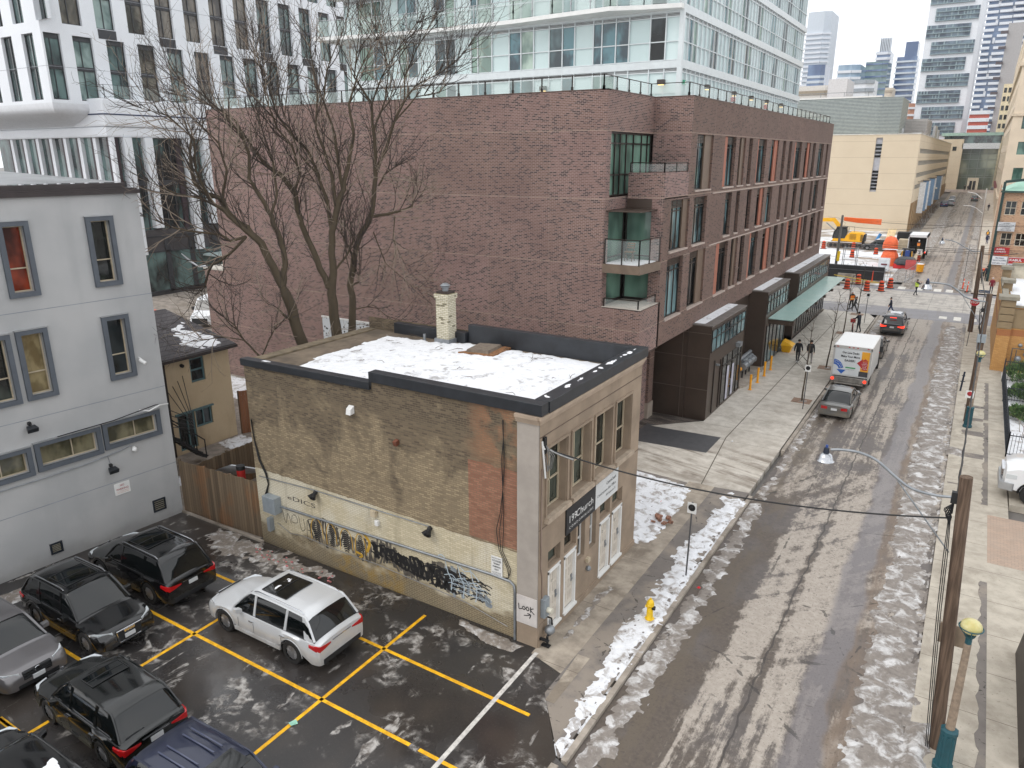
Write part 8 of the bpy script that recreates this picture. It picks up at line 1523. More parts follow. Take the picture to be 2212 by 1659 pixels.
def sign_post(x,y,h,label,kind=None,rz=0,plate=True):
    t=thing('sign_post',label,'sign',(x,y,0)); MB().tube([(x,y,0),(x+.04,y,h)],.03,6).build('post',M('post_grey',(92,92,94),.5,.4),t)
    if plate:
        MB().box(x-.12,x+.2,y-.04,y-.02,h-.42,h-.02).build('plate',WHITEP,t); m=MB(); m.lathe((x+.04,y-.05,h-.2),[(.10,0),(.125,0),(.125,.01),(.1,.01)],18,'y'); m.sphere((x+.04,y-.045,h-.2),.06,8,5); m.beam((x-.05,y-.05,h-.12),(x+.13,y-.05,h-.3),.02,.01); m.build('symbol',CABLE,t)
    return t
sign_post(-6.99,23.12,2.95,'no standing sign on a thin post in the snowy verge'); sign_post(-7.23,44.65,2.75,'no stopping sign post beside the first young street tree'); sign_post(-7.43,72.7,2.75,'no stopping sign post near the man with the bike'); sign_post(.7,67.5,2.2,'leaning bare sign post near the junction pole',plate=False); sign_post(-.45,98,5.0,'thin tall post beside the orange delineators',plate=False)
r=thing('bike_post','dark blue metal post with rings on the right pavement','bollard',(.66,53.7,0)); MB().tube([(.66,53.7,0),(.72,53.7,1.28)],.055,8).build('post',M('navy_post',(26,36,52),.5),r); m=MB(); m.box(.55,.85,53.65,53.72,.62,.66); m.box(.6,.8,53.65,53.72,1.0,1.04); m.build('ring',M('navy_post',(26,36,52)),r)
wood_pole('lamp_post','tall pale concrete lamp post beyond the junction',(.49,115.5),(.3,115.5,9.3),.14,.09,'lamp post',M('pale_concrete_pole',(176,172,166),.7))
m=MB(); m.tube([(.27,115.5,7.36),(-.5,115.5,8.0),(-1.13,115.5,8.25),(-2.0,115.5,8.3)],.04,6); tag(m.build('curved_street_light',WHITEP),'pale lamp arm on the tall concrete post beyond the junction','street lamp')
wood_pole('lamp_post','pale concrete lamp post farthest up the right pavement',(.6,160),(.35,160,9),.13,.09,'lamp post',M('pale_concrete_pole',(176,172,166))); m=MB(); m.tube([(-.1,160,7.21),(-1.2,160,8.1),(-2.48,160,8.32)],.05,6); tag(m.build('curved_street_light',WHITEP),'pale lamp arm farthest up the street','street lamp')
# hydrant
t=thing('fire_hydrant','yellow fire hydrant standing in the snowy verge','hydrant',(-7.13,19.98,.02)); HY=M('hydrant_yellow',(232,190,20),.45,var=.12,scale=6,coat=.2); c0=(-7.13,19.98,.02)
m=MB(); m.lathe(c0,[(.15,.0),(.155,.05),(.12,.06),(.105,.09),(.1,.5),(.125,.52),(.13,.56),(.11,.58)],18); m.build('barrel',HY,t,smooth=40)
m=MB(); m.lathe(c0,[(.12,.575),(.125,.6),(.10,.68),(.06,.73),(.035,.745),(.035,.79),(.015,.80)],18); m.build('bonnet',HY,t,smooth=40)
for dx,dy,mt_,rr_ in ((.11,-.0,CABLE,.07),(-.1,.0,HY,.045),(.03,-.1,HY,.05)):
    m=MB(); m.tube([(c0[0]+dx*.6,c0[1]+dy*.6,.48),(c0[0]+dx*1.5,c0[1]+dy*1.5,.48)],rr_,12); m.build('outlet_cap',mt_,t,smooth=40)
# litter
for nm,lab,x,y,c,s in (('litter','small red litter in the gutter slush',-6.35,22.6,(206,20,40),.07),('litter','red scrap in the snow beside the tan building',-9.9,28.3,(206,30,60),.09),('litter','white paper scrap on the wet lot asphalt',-19.3,9.8,(220,224,230),.09),('litter','pale green scrap on the yellow line crossing',-13.45,10.65,(150,200,180),.12),('litter','small white scrap on the new pavement',-9.3,37.1,(224,224,224),.08)):
    m=MB(); m.poly([(x-s,y-s*.5,.03),(x+s*.3,y-s,.05),(x+s,y+s*.4,.03),(x-.2*s,y+s,.06)]); m.box(x-s*.4,x+s*.4,y-s*.3,y+s*.3,.01,.05); tag(m.build(nm,M('lit_%d_%d'%(c[0],c[1]),c,.7,var=0)),lab,'litter')
m=MB(); rr=random.Random(3)
for i in range(14): x=-9.25+rr.uniform(-.35,.35); y=26.5+rr.uniform(-.3,.3); m.box(x,x+rr.uniform(.05,.2),y,y+rr.uniform(.05,.2),.1,.1+rr.uniform(.03,.12))
tag(m.build('rubbish_pile',M('rubbish',(136,98,80),.8,var=.5,scale=9)),'pile of cardboard rubbish in the snow against the tan building','rubbish')
m=MB(); rr=random.Random(8)
for i in range(30): x=rr.uniform(-22,-17.6); y=16.3+rr.uniform(-.3,.2); s=rr.uniform(.02,.06); m.box(x,x+s*1.6,y,y+s,.02,.04+s*.4)
o=tag(m.build('litter_scraps',M('litter_mix',(190,120,120),.7,var=.6,scale=14)),'red and white scraps of litter in the slush along the wall','litter',kind='stuff')
# bollards, gas meter set, yellow bins
for i,y in enumerate((46.87,48.72,50.53,52.32)):
    t=thing('bollard',['first','second','third','fourth'][i]+' yellow bollard from the bronze doors','bollard',(-10.92,y,0),0,'yellow bollards before the gas meters'); MB().cyl((-10.92,y),.075,0,1.02,12).build('post',M('bollard_yellow',(232,160,24),.5,var=.1),t,smooth=40); MB().box(-11.02,-10.82,y-.1,y+.1,0,.03).build('base_plate',M('bollard_yellow',(232,160,24)),t)
t=thing('gas_meter_assembly','grey gas regulator pipes with yellow valves between the bronze bays','gas meter',(-12.2,50,0)); m=MB(); m.tube([(-12.3,47.6,1.3),(-12.3,51.8,1.3)],.13,10); m.tube([(-11.9,48.4,1.0),(-11.9,51.0,1.0)],.2,12); m.tube([(-12.1,49.2,1.1),(-12.1,51.5,1.1)],.16,10); 
for y in (48.4,49.3,50.2,51.0): m.lathe((-11.9,y,1.0),[(.2,-.06),(.27,-.05),(.27,.05),(.2,.06)],14,'y')
m.build('pipes',STEEL,t,smooth=40); m=MB()
for x,y in ((-12.3,47.9),(-12.0,48.9),(-12.0,49.8),(-12.0,50.7)): m.box(x-.35,x+.35,y-.04,y+.04,0,.06); m.box(x-.04,x+.04,y-.04,y+.04,0,.9)
m.build('stand',CABLE,t); m=MB(); m.tube([(-12.3,47.2,1.3),(-12.3,47.7,1.3)],.15,10); m.tube([(-12.0,48.0,.9),(-12.0,48.3,.9)],.12,10); m.build('yellow_valve',M('bollard_yellow',(232,160,24)),t)
m=MB(); m.prism([(-12.9,46.75),(-11.55,46.75),(-11.3,47.3),(-11.35,52.3),(-12.9,52.3)],0,.14); tag(m.build('raised_kerb_pad',KERB),'raised concrete pad under the gas regulator pipes','concrete pad')
t=thing('salt_bin','yellow plastic salt bin beside the glass shopfront','bin',(-11.1,58.3,0)); m=MB(); m.loft([[(-11.4,58.0,0),(-10.85,58.0,0),(-10.85,58.7,0),(-11.4,58.7,0)],[(-11.45,57.8,.55),(-10.7,57.8,.55),(-10.7,58.9,.55),(-11.45,58.9,.55)]]); m.build('body',M('bin_yellow',(236,176,20),.5,var=.06),t); m=MB(); m.loft([[(-11.5,57.75,.55),(-10.62,57.75,.55),(-10.62,58.95,.55),(-11.5,58.95,.55)],[(-11.4,57.95,.9),(-10.9,57.9,.72),(-10.9,58.85,.72),(-11.4,58.8,.9)]]); m.build('lid',M('bin_yellow',(236,176,20)),t)
# fences
FEN=M('black_iron_fence',(26,34,44),.5,var=.1)
def railing(label,pts,h=1.2,sp=.14):
    t=thing('iron_railing',label,'railing',(pts[0][0],pts[0][1],0)); m=MB(); b=MB()
    for a,c in zip(pts[:-1],pts[1:]):
        A=Vector((a[0],a[1],0));B=Vector((c[0],c[1],0));n_=int((B-A).length/sp)
        for i in range(n_+1): p=A.lerp(B,i/n_); b.beam(p+Vector((0,0,.05)),p+Vector((0,0,h)),.02)
        for z in (.15,h-.12): m.beam(A+Vector((0,0,z)),B+Vector((0,0,z)),.04)
        for p in (A,B): m.beam(p,p+Vector((0,0,h+.08)),.06)
    b.build('bars',FEN,t); m.build('rails',FEN,t)
railing('black iron railing along the pavement side of the planted strip',[(2.95,42.3),(2.95,57.5)],1.25); railing('black iron railing across the end of the planted strip near the truck',[(2.95,42.3),(5.5,42.5)],1.25); railing('black iron railing between the two planted bays',[(2.95,52.6),(6,52.9)],1.0); railing('black iron railing in front of the yellow brick wall',[(2.95,57.6),(6,57.6)],1.5)
m=MB(); m.loft([[(2.95,24.2,0),(3.35,24.2,0),(3.35,19,0),(2.9,19,0)],[(3.15,24.2,1.7),(3.45,24.2,1.7),(3.45,19,1.5),(3.1,19,1.5)]]); t=thing('dark_gate_post','dark metal screen at the lower right edge of the picture','screen',(3.2,21,0)); m.build('panel',M('dark_brown_metal',(52,46,42),.5),t)
FW=K('weathered_fence_boards',.9); X_,Y_,Z_=FW.sep()[:3]; u_=FW.ma('ADD',X_,FW.ma('MULTIPLY',Y_,1.0)); bd=FW.ma('FLOOR',FW.ma('DIVIDE',u_,.15)); wn=FW.nt.nodes.new('ShaderNodeTexWhiteNoise'); wn.noise_dimensions='1D'; FW.put(wn.inputs['W'],bd); c=FW.mix(wn.outputs[0],rgb(96,80,62),rgb(138,118,94)); c=FW.mix(FW.ma('MULTIPLY',FW.step(FW.noise(1.1,4,FW.scl(1,1,.4)),.5,.65),.5),c,rgb(152,98,52)); c=FW.mix(FW.ma('LESS_THAN',FW.ma('FRACT',FW.ma('DIVIDE',u_,.15)),.07),c,rgb(40,32,26)); c=FW.mix(FW.ma('MULTIPLY',FW.noise(4,4,FW.scl(6,6,.4)),.4),c,rgb(84,72,58)); FW.col(c); FW=FW.m
def bfence(label,a,b,z0,h0,h1,mat=FW):
    t=thing('board_fence',label,'fence',(a[0],a[1],z0)); m=MB(); A=Vector((a[0],a[1],0));B=Vector((b[0],b[1],0)); L_=(B-A).length; n_=int(L_/.15); rr=random.Random(int(L_*10)); nn=(B-A).normalized(); 
    for i in range(n_):
        p=A.lerp(B,i/n_);q_=A.lerp(B,(i+.94)/n_); hh=h0+(h1-h0)*i/n_+rr.uniform(-.02,.02); m.beam((p+q_)/2+Vector((0,0,z0)),(p+q_)/2+Vector((0,0,z0+hh)),(q_-p).length,.025,upv=tuple(Vector((nn.y,-nn.x,0))))
    m.build('boards',mat,t); m=MB(); sd=Vector((nn.y,-nn.x,0))*-.05
    for z in (.4,h0*.85): m.beam(A+sd+Vector((0,0,z0+z)),B+sd+Vector((0,0,z0+z)),.05,.09)
    k_=int(L_/2.2)+1
    for i in range(k_+1): p=A.lerp(B,i/k_)+sd; m.beam(p+Vector((0,0,z0)),p+Vector((0,0,z0+h0+.03)),.09)
    m.build('posts_and_rails',FW,t)
bfence('tall weathered board fence closing the lot between grey wall and party wall',(-26.85,16.92),(-22.3,17.1),0,2.35,2.4)
bfence('second board fence running back behind the lot fence',(-26.9,17.4),(-27.15,21.4),0,1.85,1.8); bfence('newer brown board fence beside the stucco house',(-32.4,24.4),(-31.6,26.6),0,2.4,2.3,M('cedar_brown',(128,84,56),.8,var=.15,vec=(5,5,.4)))
m=MB(); m.box(-27.0,-21.9,16.78,16.88,0,.08); tag(m.build('fence_kerb',KERB),'low concrete kerb at the foot of the lot fence','kerb')
t=thing('leaning_panel','white sheet panel leaning behind the lot fence','panel',(-24.8,17.9,0)); m=MB(); m.loft([[(-26.3,17.5,1.6),(-24.2,17.4,2.55),(-24.15,17.5,2.55),(-26.25,17.6,1.6)],[(-25.8,18.8,1.2),(-23.0,18.4,2.2),(-23.0,18.5,2.2),(-25.8,18.9,1.2)]]); m.build('sheet',M('white_sheet',(200,204,208),.5),t)
t=thing('red_barrel','red and black drum top showing above the lot fence','drum',(-23.65,17.5,0)); MB().cyl((-23.65,17.5),.17,0,2.45,14).build('drum',M('drum_red',(176,34,30),.5),t,smooth=40); MB().cyl((-23.65,17.5),.175,2.45,2.62,14).build('lid',CABLE,t,smooth=40)
t=thing('fire_escape_stair','dark iron stair dropping into the yard beside the grey building','stair',(-31,20,0)); m=MB()
for s in (-31.3,-30.6): m.beam((s,18.4,2.6),(s,20.8,.3),.06,.12); m.beam((s,18.4,3.5),(s,20.8,1.2),.05); [m.beam((s,18.4+i*.6,2.6-i*.575),(s,18.4+i*.6,3.5-i*.575),.04) for i in range(5)]
m.build('rail',CABLE,t); m=MB()
for i in range(9): m.box(-31.3,-30.6,18.5+i*.27,18.75+i*.27,2.4-i*.26,2.44-i*.26)
m.build('tread',CABLE,t)
mb=MB(); snow(mb,[(-32.4,22.9),(-31.2,22.6),(-30.2,23.8),(-31.2,24.3),(-32.4,24.2)],.1,.12,0,.15,.2); snow(mb,[(-30.6,18.5),(-28,18.4),(-27.6,21),(-29,22)],.12,.1,0,.25,.3); snow(mb,[(-42.8,28.5),(-37,28.3),(-37.2,31.4),(-43,31.5)],.2,.12,0,.1); snow(mb,[(-31,25),(-23,24.8),(-23,31),(-31,31)],.25,.1,0,.2); struct('yard_snow',mb,SNOWM,60,'stuff')
t=thing('perforated_screen','white perforated metal screen behind the tree trunks','screen',(-26.8,27.5,0)); PSC=K('perforated_white',.5); v=PSC.voro(4.2,PSC.comb(PSC.sep()[0],PSC.sep()[2])); PSC.col(PSC.mix(PSC.ma('LESS_THAN',v,.22),rgb(206,210,214),rgb(40,40,44))); MB().box(-28.9,-24.9,27.5,27.54,2.5,6.3).build('panel',PSC.m,t); MB().box(-28.95,-24.85,27.48,27.56,6.3,6.38).build('top_rail',WHITEP,t); m=MB(); [m.box(x,x+.08,27.55,27.63,0,6.3) for x in (-28.9,-26.9,-25)]; m.build('post',STEEL,t)
# overhead service cable
def sag(a,b,s,n=16): a=Vector(a);b=Vector(b); return [tuple(a.lerp(b,i/n)-Vector((0,0,s*4*(i/n)*(1-i/n)))) for i in range(n+1)]
m=MB(); m.tube(sag((-9.3,17.05,6.5),(.5,18.7,6.3),.42,24),.02,6); tag(m.build('service_cable',CABLE),'black service cable sagging from the tan building to the nearest pole','cable')
r=thing('service_mast','cable bracket with coiled wires at the top corner of the tan facade','bracket',(-9.45,17.05,6.5)); m=MB(); m.box(-9.52,-9.44,17.0,17.12,6.35,6.85); m.build('mast',CABLE,r); m=MB(); 
for i in range(4): m.tube([(-9.42,17.05,6.6),(-9.35,17.1+.1*i,6.2),(-9.4,17.1+.08*i,5.8),(-9.45,17.15,5.95),(-9.45,17.05,6.3)],.012,5)
m.tube([(-9.3,17.05,6.5),(-9.0,17.1,6.4),(-8.6,17.15,6.32)],.03,6); m.build('coiled_wires',WIRE,r)
m=MB(); m.tube([(-9.45,17.0,6.5),(-9.5,16.95,6.75),(-9.44,17.05,5.6)],.03,6); tag(m.build('white_conduit_loop',WHITEP),'pale wire loop drooping from the cable bracket','wire')
m=MB()
for z,y in ((4.0,100),(3.8,100.2),(4.25,99.8)): m.tube(sag((-14.4,y,z+.25),(9,y,z+.35),.3,18),.02,4)
m.tube(sag((-14.4,100.3,2.9),(.4,100,2.9),.25,12),.015,4); m.tube(sag((-14.4,100.3,7.1),(9,101,7.4),.5,18),.02,4); m.tube(sag((-14.4,100.3,6.3),(-2,112,6),.5,12),.02,4); m.tube(sag((.5,74,7),(9,106,8),.8,14),.02,4); m.tube(sag((.6,73.6,6.6),(8,105.5,5),.5,14),.02,4)
tag(m.build('overhead_wires',CABLE),'set of overhead wires crossing above the junction','wires')
m=MB(); m.tube(sag((.55,18.8,6.9),(1.05,47.2,6.9),.5,24),.022,5); m.tube([(p[0]+.02*sin(i*1.4),p[1],p[2]+.03*cos(i*1.4)) for i,p in enumerate(sag((.55,18.8,6.88),(1.05,47.2,6.88),.5,60))],.018,4); m.tube(sag((1.05,47.4,6.9),(.6,73.5,6.8),.5,20),.03,5); tag(m.build('overhead_wires',CABLE),'twisted cable running from pole to pole along the right pavement','wires')
m=MB()
for i in range(4): m.tube([(-32.6,20.5+i*.3,3.4+.2*i),(-29.5,19.6,2.4+.15*i),(-26.95,16.9,3.8+.25*i)],.018,5)
m.tube([(-26.8,16.7,4.9),(-26.75,16.2,5.0),(-26.8,14.5,4.86),(-26.95,12.5,4.83)],.02,5); tag(m.build('slack_cables',CABLE),'slack black cables between the grey wall corner and the stucco house','cable')
m=MB(); m.tube([(-26.87,15.6,4.95),(-26.7,15.9,4.85),(-26.6,16.3,5.0),(-26.75,16.75,4.9)],.03,6); tag(m.build('wire_hook',WHITEP),'pale curved conduit elbow at the grey wall corner','conduit')
# ================================================================ construction site
ORG=M('barrel_orange',(214,74,30),.6,var=.08); BBAND=M('barrel_black',(30,28,28),.7,var=0)
def barrel(x,y,label,z=-.1,s=1.0):
    t=thing('traffic_barrel',label,'traffic barrel',(x,y,z),0,'orange striped traffic barrels'); m=MB(); m.lathe((x,y,z),[(.29*s,.06),(.27*s,.35*s),(.26*s,.36*s),(.24*s,.66*s),(.23*s,.67*s),(.21*s,.98*s),(.17*s,1.02*s),(.1,1.05*s)],14); m.build('drum',ORG,t,smooth=40); m=MB()
    for z0,r_ in ((.2,.285),(.48,.262),(.76,.24)): m.lathe((x,y,z+z0*s),[(r_*s,0),(r_*s*.985,.11*s)],14)
    m.build('black_band',BBAND,t,smooth=40); m=MB(); m.lathe((x,y,z),[(.42*s,0),(.42*s,.05),(.28*s,.07)],12); m.build('rubber_base',BBAND,t)
for i,(x,y,l) in enumerate(((-11.7,91.9,'leftmost barrel on the junction by the glass canopy'),(-9.6,91.6,'second barrel from the left on the junction'),(-8.2,92.3,'third barrel on the junction before the black fence'),(-7.55,95.1,'tall barrel with a 7 on it at the fence corner'),(-11.1,96.3,'barrel standing against the black fence near the concrete block'))): barrel(x,y,'orange striped '+l,s=1.12)
for i,(x,y,l) in enumerate(((-21.0,131,'inside the site at the left end of the excavator track'),(-16.5,131,'inside the site before the excavator track'),(-12.5,124.8,'in the site snow left of the charcoal suv'),(-15.1,119.6,'half sunk in snow behind the black fence'))): barrel(x,y,'orange striped barrel '+l,0,1.2)
r=thing('delineator','tall slim orange delineator against the black fence','delineator',(-9.85,98.4,0)); MB().lathe((-9.85,98.4,0),[(.2,0),(.2,.04),(.07,.06),(.03,1.3)],10).build('cone',M('delineator_orange',(240,84,40),.6),r)
for i,(x,y) in enumerate(((-.4,97.9),(.06,95.9))):
    r=thing('delineator',['left','right'][i]+' one of the two orange delineators at the far right kerb','delineator',(x,y,0)); MB().tube([(x,y,.04),(x+.05,y,1.2)],[.07,.04],8).build('post',M('delineator_orange',(240,84,40),.6),r); MB().box(x-.2,x+.2,y-.2,y+.2,0,.05).build('base',BBAND,r); MB().lathe((x+.03,y,.8),[(.062,0),(.058,.15)],8).build('reflective_band',WHITEP,r)
BFN=K('black_mesh_fence',.9); BFN.col(BFN.mix(BFN.noise(3,5),rgb(34,34,36),rgb(66,66,68))); BFN=BFN.m
t=thing('site_fence','black fabric covered site fence along the cross street','fence',(-13,99,0)); m=MB(); m.beam((-17,99.3,.85),(-8.7,99.1,.85),.04,1.65); m.build('mesh_panel',BFN,t); m=MB(); 
for i in range(7): x=-17+i*1.38; m.beam((x,99.25,0),(x,99.25,1.9),.05)
for z in (.05,1.15,1.72): m.beam((-17,99.22,z),(-8.7,99.05,z),.04)
m.build('frame',STEEL,t)
t=thing('site_fence','open wire mesh fence panels around the dark covered pile','fence',(-7,104,0)); m=MB(); pts=[(-8.6,99.0),(-7.9,97.5),(-6.4,99.5),(-5.9,104),(-5.8,110)]
for a,b in zip(pts[:-1],pts[1:]): m.beam((a[0],a[1],1.5),(b[0],b[1],1.5),.04); m.beam((a[0],a[1],.15),(b[0],b[1],.15),.04); m.beam((a[0],a[1],0),(a[0],a[1],1.55),.05); c_=((a[0]+b[0])/2,(a[1]+b[1])/2); m.beam((c_[0],c_[1],0),(c_[0],c_[1],1.5),.03)
m.build('frame',STEEL,t)
t=thing('scaffold_frame','steel scaffold frame standing over the black fence','scaffold',(-12.8,99.8,0)); m=MB()
for x in (-13.6,-12.1):
    for y in (99.6,101.0): m.tube([(x,y,0),(x,y,3.8)],.045,6)
for z in (2.3,3.6): m.tube([(-13.6,99.6,z),(-12.1,99.6,z)],.04,6); m.tube([(-13.6,101,z),(-12.1,101,z)],.04,6); m.tube([(-13.6,99.6,z),(-13.6,101,z)],.04,6); m.tube([(-12.1,99.6,z),(-12.1,101,z)],.04,6)
m.tube([(-13.5,99.6,.8),(-12.9,99.6,1.6),(-12.2,99.6,.9)],.03,6); m.build('tubes',STEEL,t); MB().box(-13.7,-12,99.5,101.1,2.3,2.36).build('deck',SNOW,t)
t=thing('concrete_barrier','pale concrete block barrier before the black fence','barrier',(-12.7,98.2,0)); m=MB(); m.loft([[(-13.75,97.8,0),(-11.65,97.8,0),(-11.65,98.5,0),(-13.75,98.5,0)],[(-13.7,98.0,.8),(-11.7,98.0,.8),(-11.7,98.3,.8),(-13.7,98.3,.8)]]); m.build('block',KERB,t,bevel=.03)
m=MB(); m.beam((-13.8,95.9,.85),(-8.2,92.4,.8),.04,.07); m.beam((-11.7,91.9,.85),(-8.2,92.2,.78),.02,.06); tag(m.build('caution_tape',M('tape_yellow',(226,196,70),.6)),'yellow caution tape strung between the barrels','tape')
wood_pole('utility_pole','grey wooden pole rising from the site fence with an orange banner of wire guards',(-14.41,100.3),(-14.3,100.3,7.55),.17,.13,mat=M('greyed_pole',(104,102,100),.9,var=.2,vec=(6,6,.5)))
r=thing('pole_guard','yellow plastic guard on the site fence pole','guard',(-14.4,100.1,2.5)); MB().tube([(-14.2,100.05,2.0),(-14.15,100.05,3.2)],.17,10).build('sleeve',M('guard_yellow',(236,196,20),.5),r)
t=thing('orange_wire_guards','orange line guards sleeved over four wires above the site','wire guard',(-12,100.2,7)); m=MB()
for i in range(4): m.tube([(-14.1,100.3,7.28-i*.1),(-12.6,100.3,7.2-i*.14),(-9.9,100.3,7.16-i*.17)],.085,6)
m.build('sleeves',M('guard_orange',(250,110,30),.55,var=.06),t)
# tarps, tanks, piles
OT=K('orange_tarpaulin',.45); OT.col(OT.mix(OT.noise(1.5,5),rgb(236,92,44),rgb(255,128,74))); OT.bump(OT.noise(2.2,5,None,.6,1.5),1.0,.2); OT=OT.m
def blob(mb,c,rx,ry,h,seed,n=18,m_=9,p=2.6):
    rr=random.Random(seed); rings=[]
    for j in range(m_+1):
        f=j/m_; z=c[2]+h*f; s=(1-f**p)**(1/p)*.98+.02; rings.append([(c[0]+(rx*s*(abs(cos(2*pi*k/n))**.6*(1 if cos(2*pi*k/n)>=0 else -1)))+rr.uniform(-.05,.05),c[1]+(ry*s*(abs(sin(2*pi*k/n))**.6*(1 if sin(2*pi*k/n)>=0 else -1)))+rr.uniform(-.05,.05),z+rr.uniform(-.04,.04)) for k in range(n)])
    mb.loft(rings)
t=thing('tarp_covered_stack','tall bright orange tarpaulin covered stack in the middle of the site','tarpaulin',(-9.7,115,0)); m=MB(); blob(m,(-9.75,115,0),1.15,1.3,2.3,1); m.build('lower_tarp',OT,t,smooth=70); m=MB(); blob(m,(-9.85,115.2,2.3),.95,.9,1.65,2); m.build('upper_tarp',OT,t,smooth=70); m=MB(); snow(m,[(-10.7,114),(-8.8,114),(-8.8,114.8),(-10.7,114.8)],.15,.12,2.25,.1); o=m.build('snow_ledge',SNOW,t,smooth=60); o['kind']='stuff'
t=thing('portable_unit','white plastic site unit with a red label before the orange tarps','container',(-9.6,107,0)); MB().box(-10.25,-8.95,106.8,107.8,.2,1.85).build('box',M('unit_white',(222,226,230),.5),t,bevel=.1); MB().box(-9.9,-9.2,106.76,106.8,1.0,1.2).build('label_band',M('dark_red_label',(110,44,56),.6),t)
t=thing('tarp_covered_stack','low stack under a black tarpaulin with a red base beside the fence','tarpaulin',(-7.6,113,0)); m=MB(); blob(m,(-7.6,113.6,.5),1.35,1.6,1.0,3); m.build('black_tarp',M('black_tarp',(58,60,64),.5,var=.3),t,smooth=70); MB().box(-8.9,-6.4,112.2,115,0,.6).build('red_base',M('base_red',(206,36,40),.6),t); MB().beam((-7.4,111.3,.7),(-6.2,111.6,.7),.05,1.3).build('red_mesh_panel',M('mesh_red',(206,96,96),.7),t)
t=thing('yellow_tub','orange yellow plastic tub at the snowy kerb','tub',(-5.55,110.3,0)); MB().lathe((-5.6,110.4,0),[(.4,0),(.46,.9),(.5,.92),(.5,1.0)],16).build('tub',M('tub_yellow',(246,168,20),.5),t,smooth=40); MB().lathe((-5.6,110.4,.98),[(.48,0),(.3,.1),(.02,.12)],14).build('snow_cap',SNOW,t,smooth=60)
t=thing('mini_loader','dark blue and yellow mini loader behind the black tarp','loader',(-7.9,120,0)); MB().box(-8.5,-7.3,119.5,121,.3,1.5).build('body',M('loader_dark',(40,44,54),.5),t,bevel=.08); MB().box(-8.2,-7.6,119.3,119.6,.8,1.7).build('seat_back',M('loader_blue',(50,80,150),.5),t,bevel=.05); m=MB(); m.beam((-8.65,119.4,.3),(-8.55,119.4,1.6),.12); m.beam((-7.25,119.4,.3),(-7.35,119.4,1.6),.12); m.build('arm',M('loader_yellow',(226,176,60),.5),t); MB().box(-8.7,-7.1,119.6,120.8,1.75,1.85).build('canopy',CABLE,t)
t=thing('timber_stack','pale timber boards leaning on end against the beige wall','timber',(-12.3,141,0)); m=MB(); [m.beam((-12.9+i*.25,140,.0),(-12.6+i*.25,141.5,2.8-.1*(i%2)),.22,.05) for i in range(5)]; m.build('boards',M('fresh_timber',(232,206,160),.7),t)
t=thing('blue_roll','blue roll of membrane leaning behind the charcoal suv','roll',(-14,140,0)); MB().tube([(-14.5,140,.3),(-13.7,140.2,2.0)],.25,10).build('roll',M('roll_blue',(60,130,190),.5),t,smooth=50)
t=thing('covered_pallets','black covered pallet stack with pale crate behind the orange tarps','pallets',(-10,140,0)); MB().box(-11.2,-8.9,140,142,1.0,2.4).build('black_cover',CABLE,t,bevel=.05); MB().box(-10.6,-9.0,137,139,0,1.5).build('crate',WOODF,t); MB().box(-8.9,-8.3,138,141,0,2.2).build('grey_wrap',M('wrap_grey',(140,144,150),.5),t,bevel=.1)
t=thing('striped_post_board','black and orange striped hazard board with a white number panel at the ramp','sign',(-6.2,118,0)); MB().box(-6.5,-6.1,117.9,117.95,.4,1.3).build('hazard_panel',ORG,t); m=MB(); [m.beam((-6.5,117.88,.5+i*.22),(-6.1,117.88,.62+i*.22),.02,.1) for i in range(4)]; m.build('black_stripes',BBAND,t); MB().box(-6.65,-6.0,117.9,117.95,1.4,2.1).build('number_panel',WHITEP,t); m=MB(); text_mb(m,'2',(-6.33,117.87,1.5),(1,0,0),(0,0,1),.55,.3,bold=.02); m.build('number',CABLE,t); MB().beam((-6.3,118,0),(-6.3,118,2.1),.08).build('post',STEEL,t)
t=thing('handcart','orange and white handcart on the far right pavement','cart',(1.7,108.6,0)); MB().box(1.3,2.1,108.3,109,.9,1.15).build('load',M('cart_orange',(240,96,50),.6),t,bevel=.05); MB().box(1.35,2.0,108.3,109,.3,.9).build('box',WOODF,t); [MB().lathe((x,108.6,.18),[(.05,-.03),(.18,-.03),(.18,.03),(.05,.03)],12,'x').build('wheel',TYRE,t) for x in (1.3,2.05)]
# excavator
EY=M('excavator_yellow',(242,178,20),.45,var=.06); t=thing('excavator','yellow tracked excavator with its boom reaching left','excavator',(-18,134.5,0))
for s in (133.2,136.0):
    m=MB(); L_=[]; 
    for a in range(-6,7): L_.append((-15.9+.5*cos(radians(a*15)),.5+.48*sin(radians(a*15))))
    for a in range(6,19): L_.append((-20.4+.5*cos(radians(a*15)),.5+.48*sin(radians(a*15))))
    m.loft([[(x,s-.3,z) for x,z in L_],[(x,s+.3,z) for x,z in L_]]); m.build('track',M('track_rust',(112,100,92),.8,var=.3,scale=4),t)
    m=MB(); [m.lathe((-20.2+i*.62,s-.31,.5),[(.2,-.02),(.28,-.02),(.28,.03),(.2,.03)],12,'y') for i in range(8)]; m.build('rollers',CABLE,t)
    MB().box(-20.6,-15.6,s-.35,s+.35,.98,1.03).build('snow_on_track',SNOW,t)
m=MB(); m.loft([[(x,133.4,z) for x,z in ((-20.2,1.1),(-15.7,1.1),(-15.5,2.3),(-15.9,2.55),(-17.6,2.6),(-18.2,2.0),(-20.1,1.6))],[(x,135.9,z) for x,z in ((-20.2,1.1),(-15.7,1.1),(-15.5,2.3),(-15.9,2.55),(-17.6,2.6),(-18.2,2.0),(-20.1,1.6))]]); m.build('upper_body',EY,t,bevel=.04)
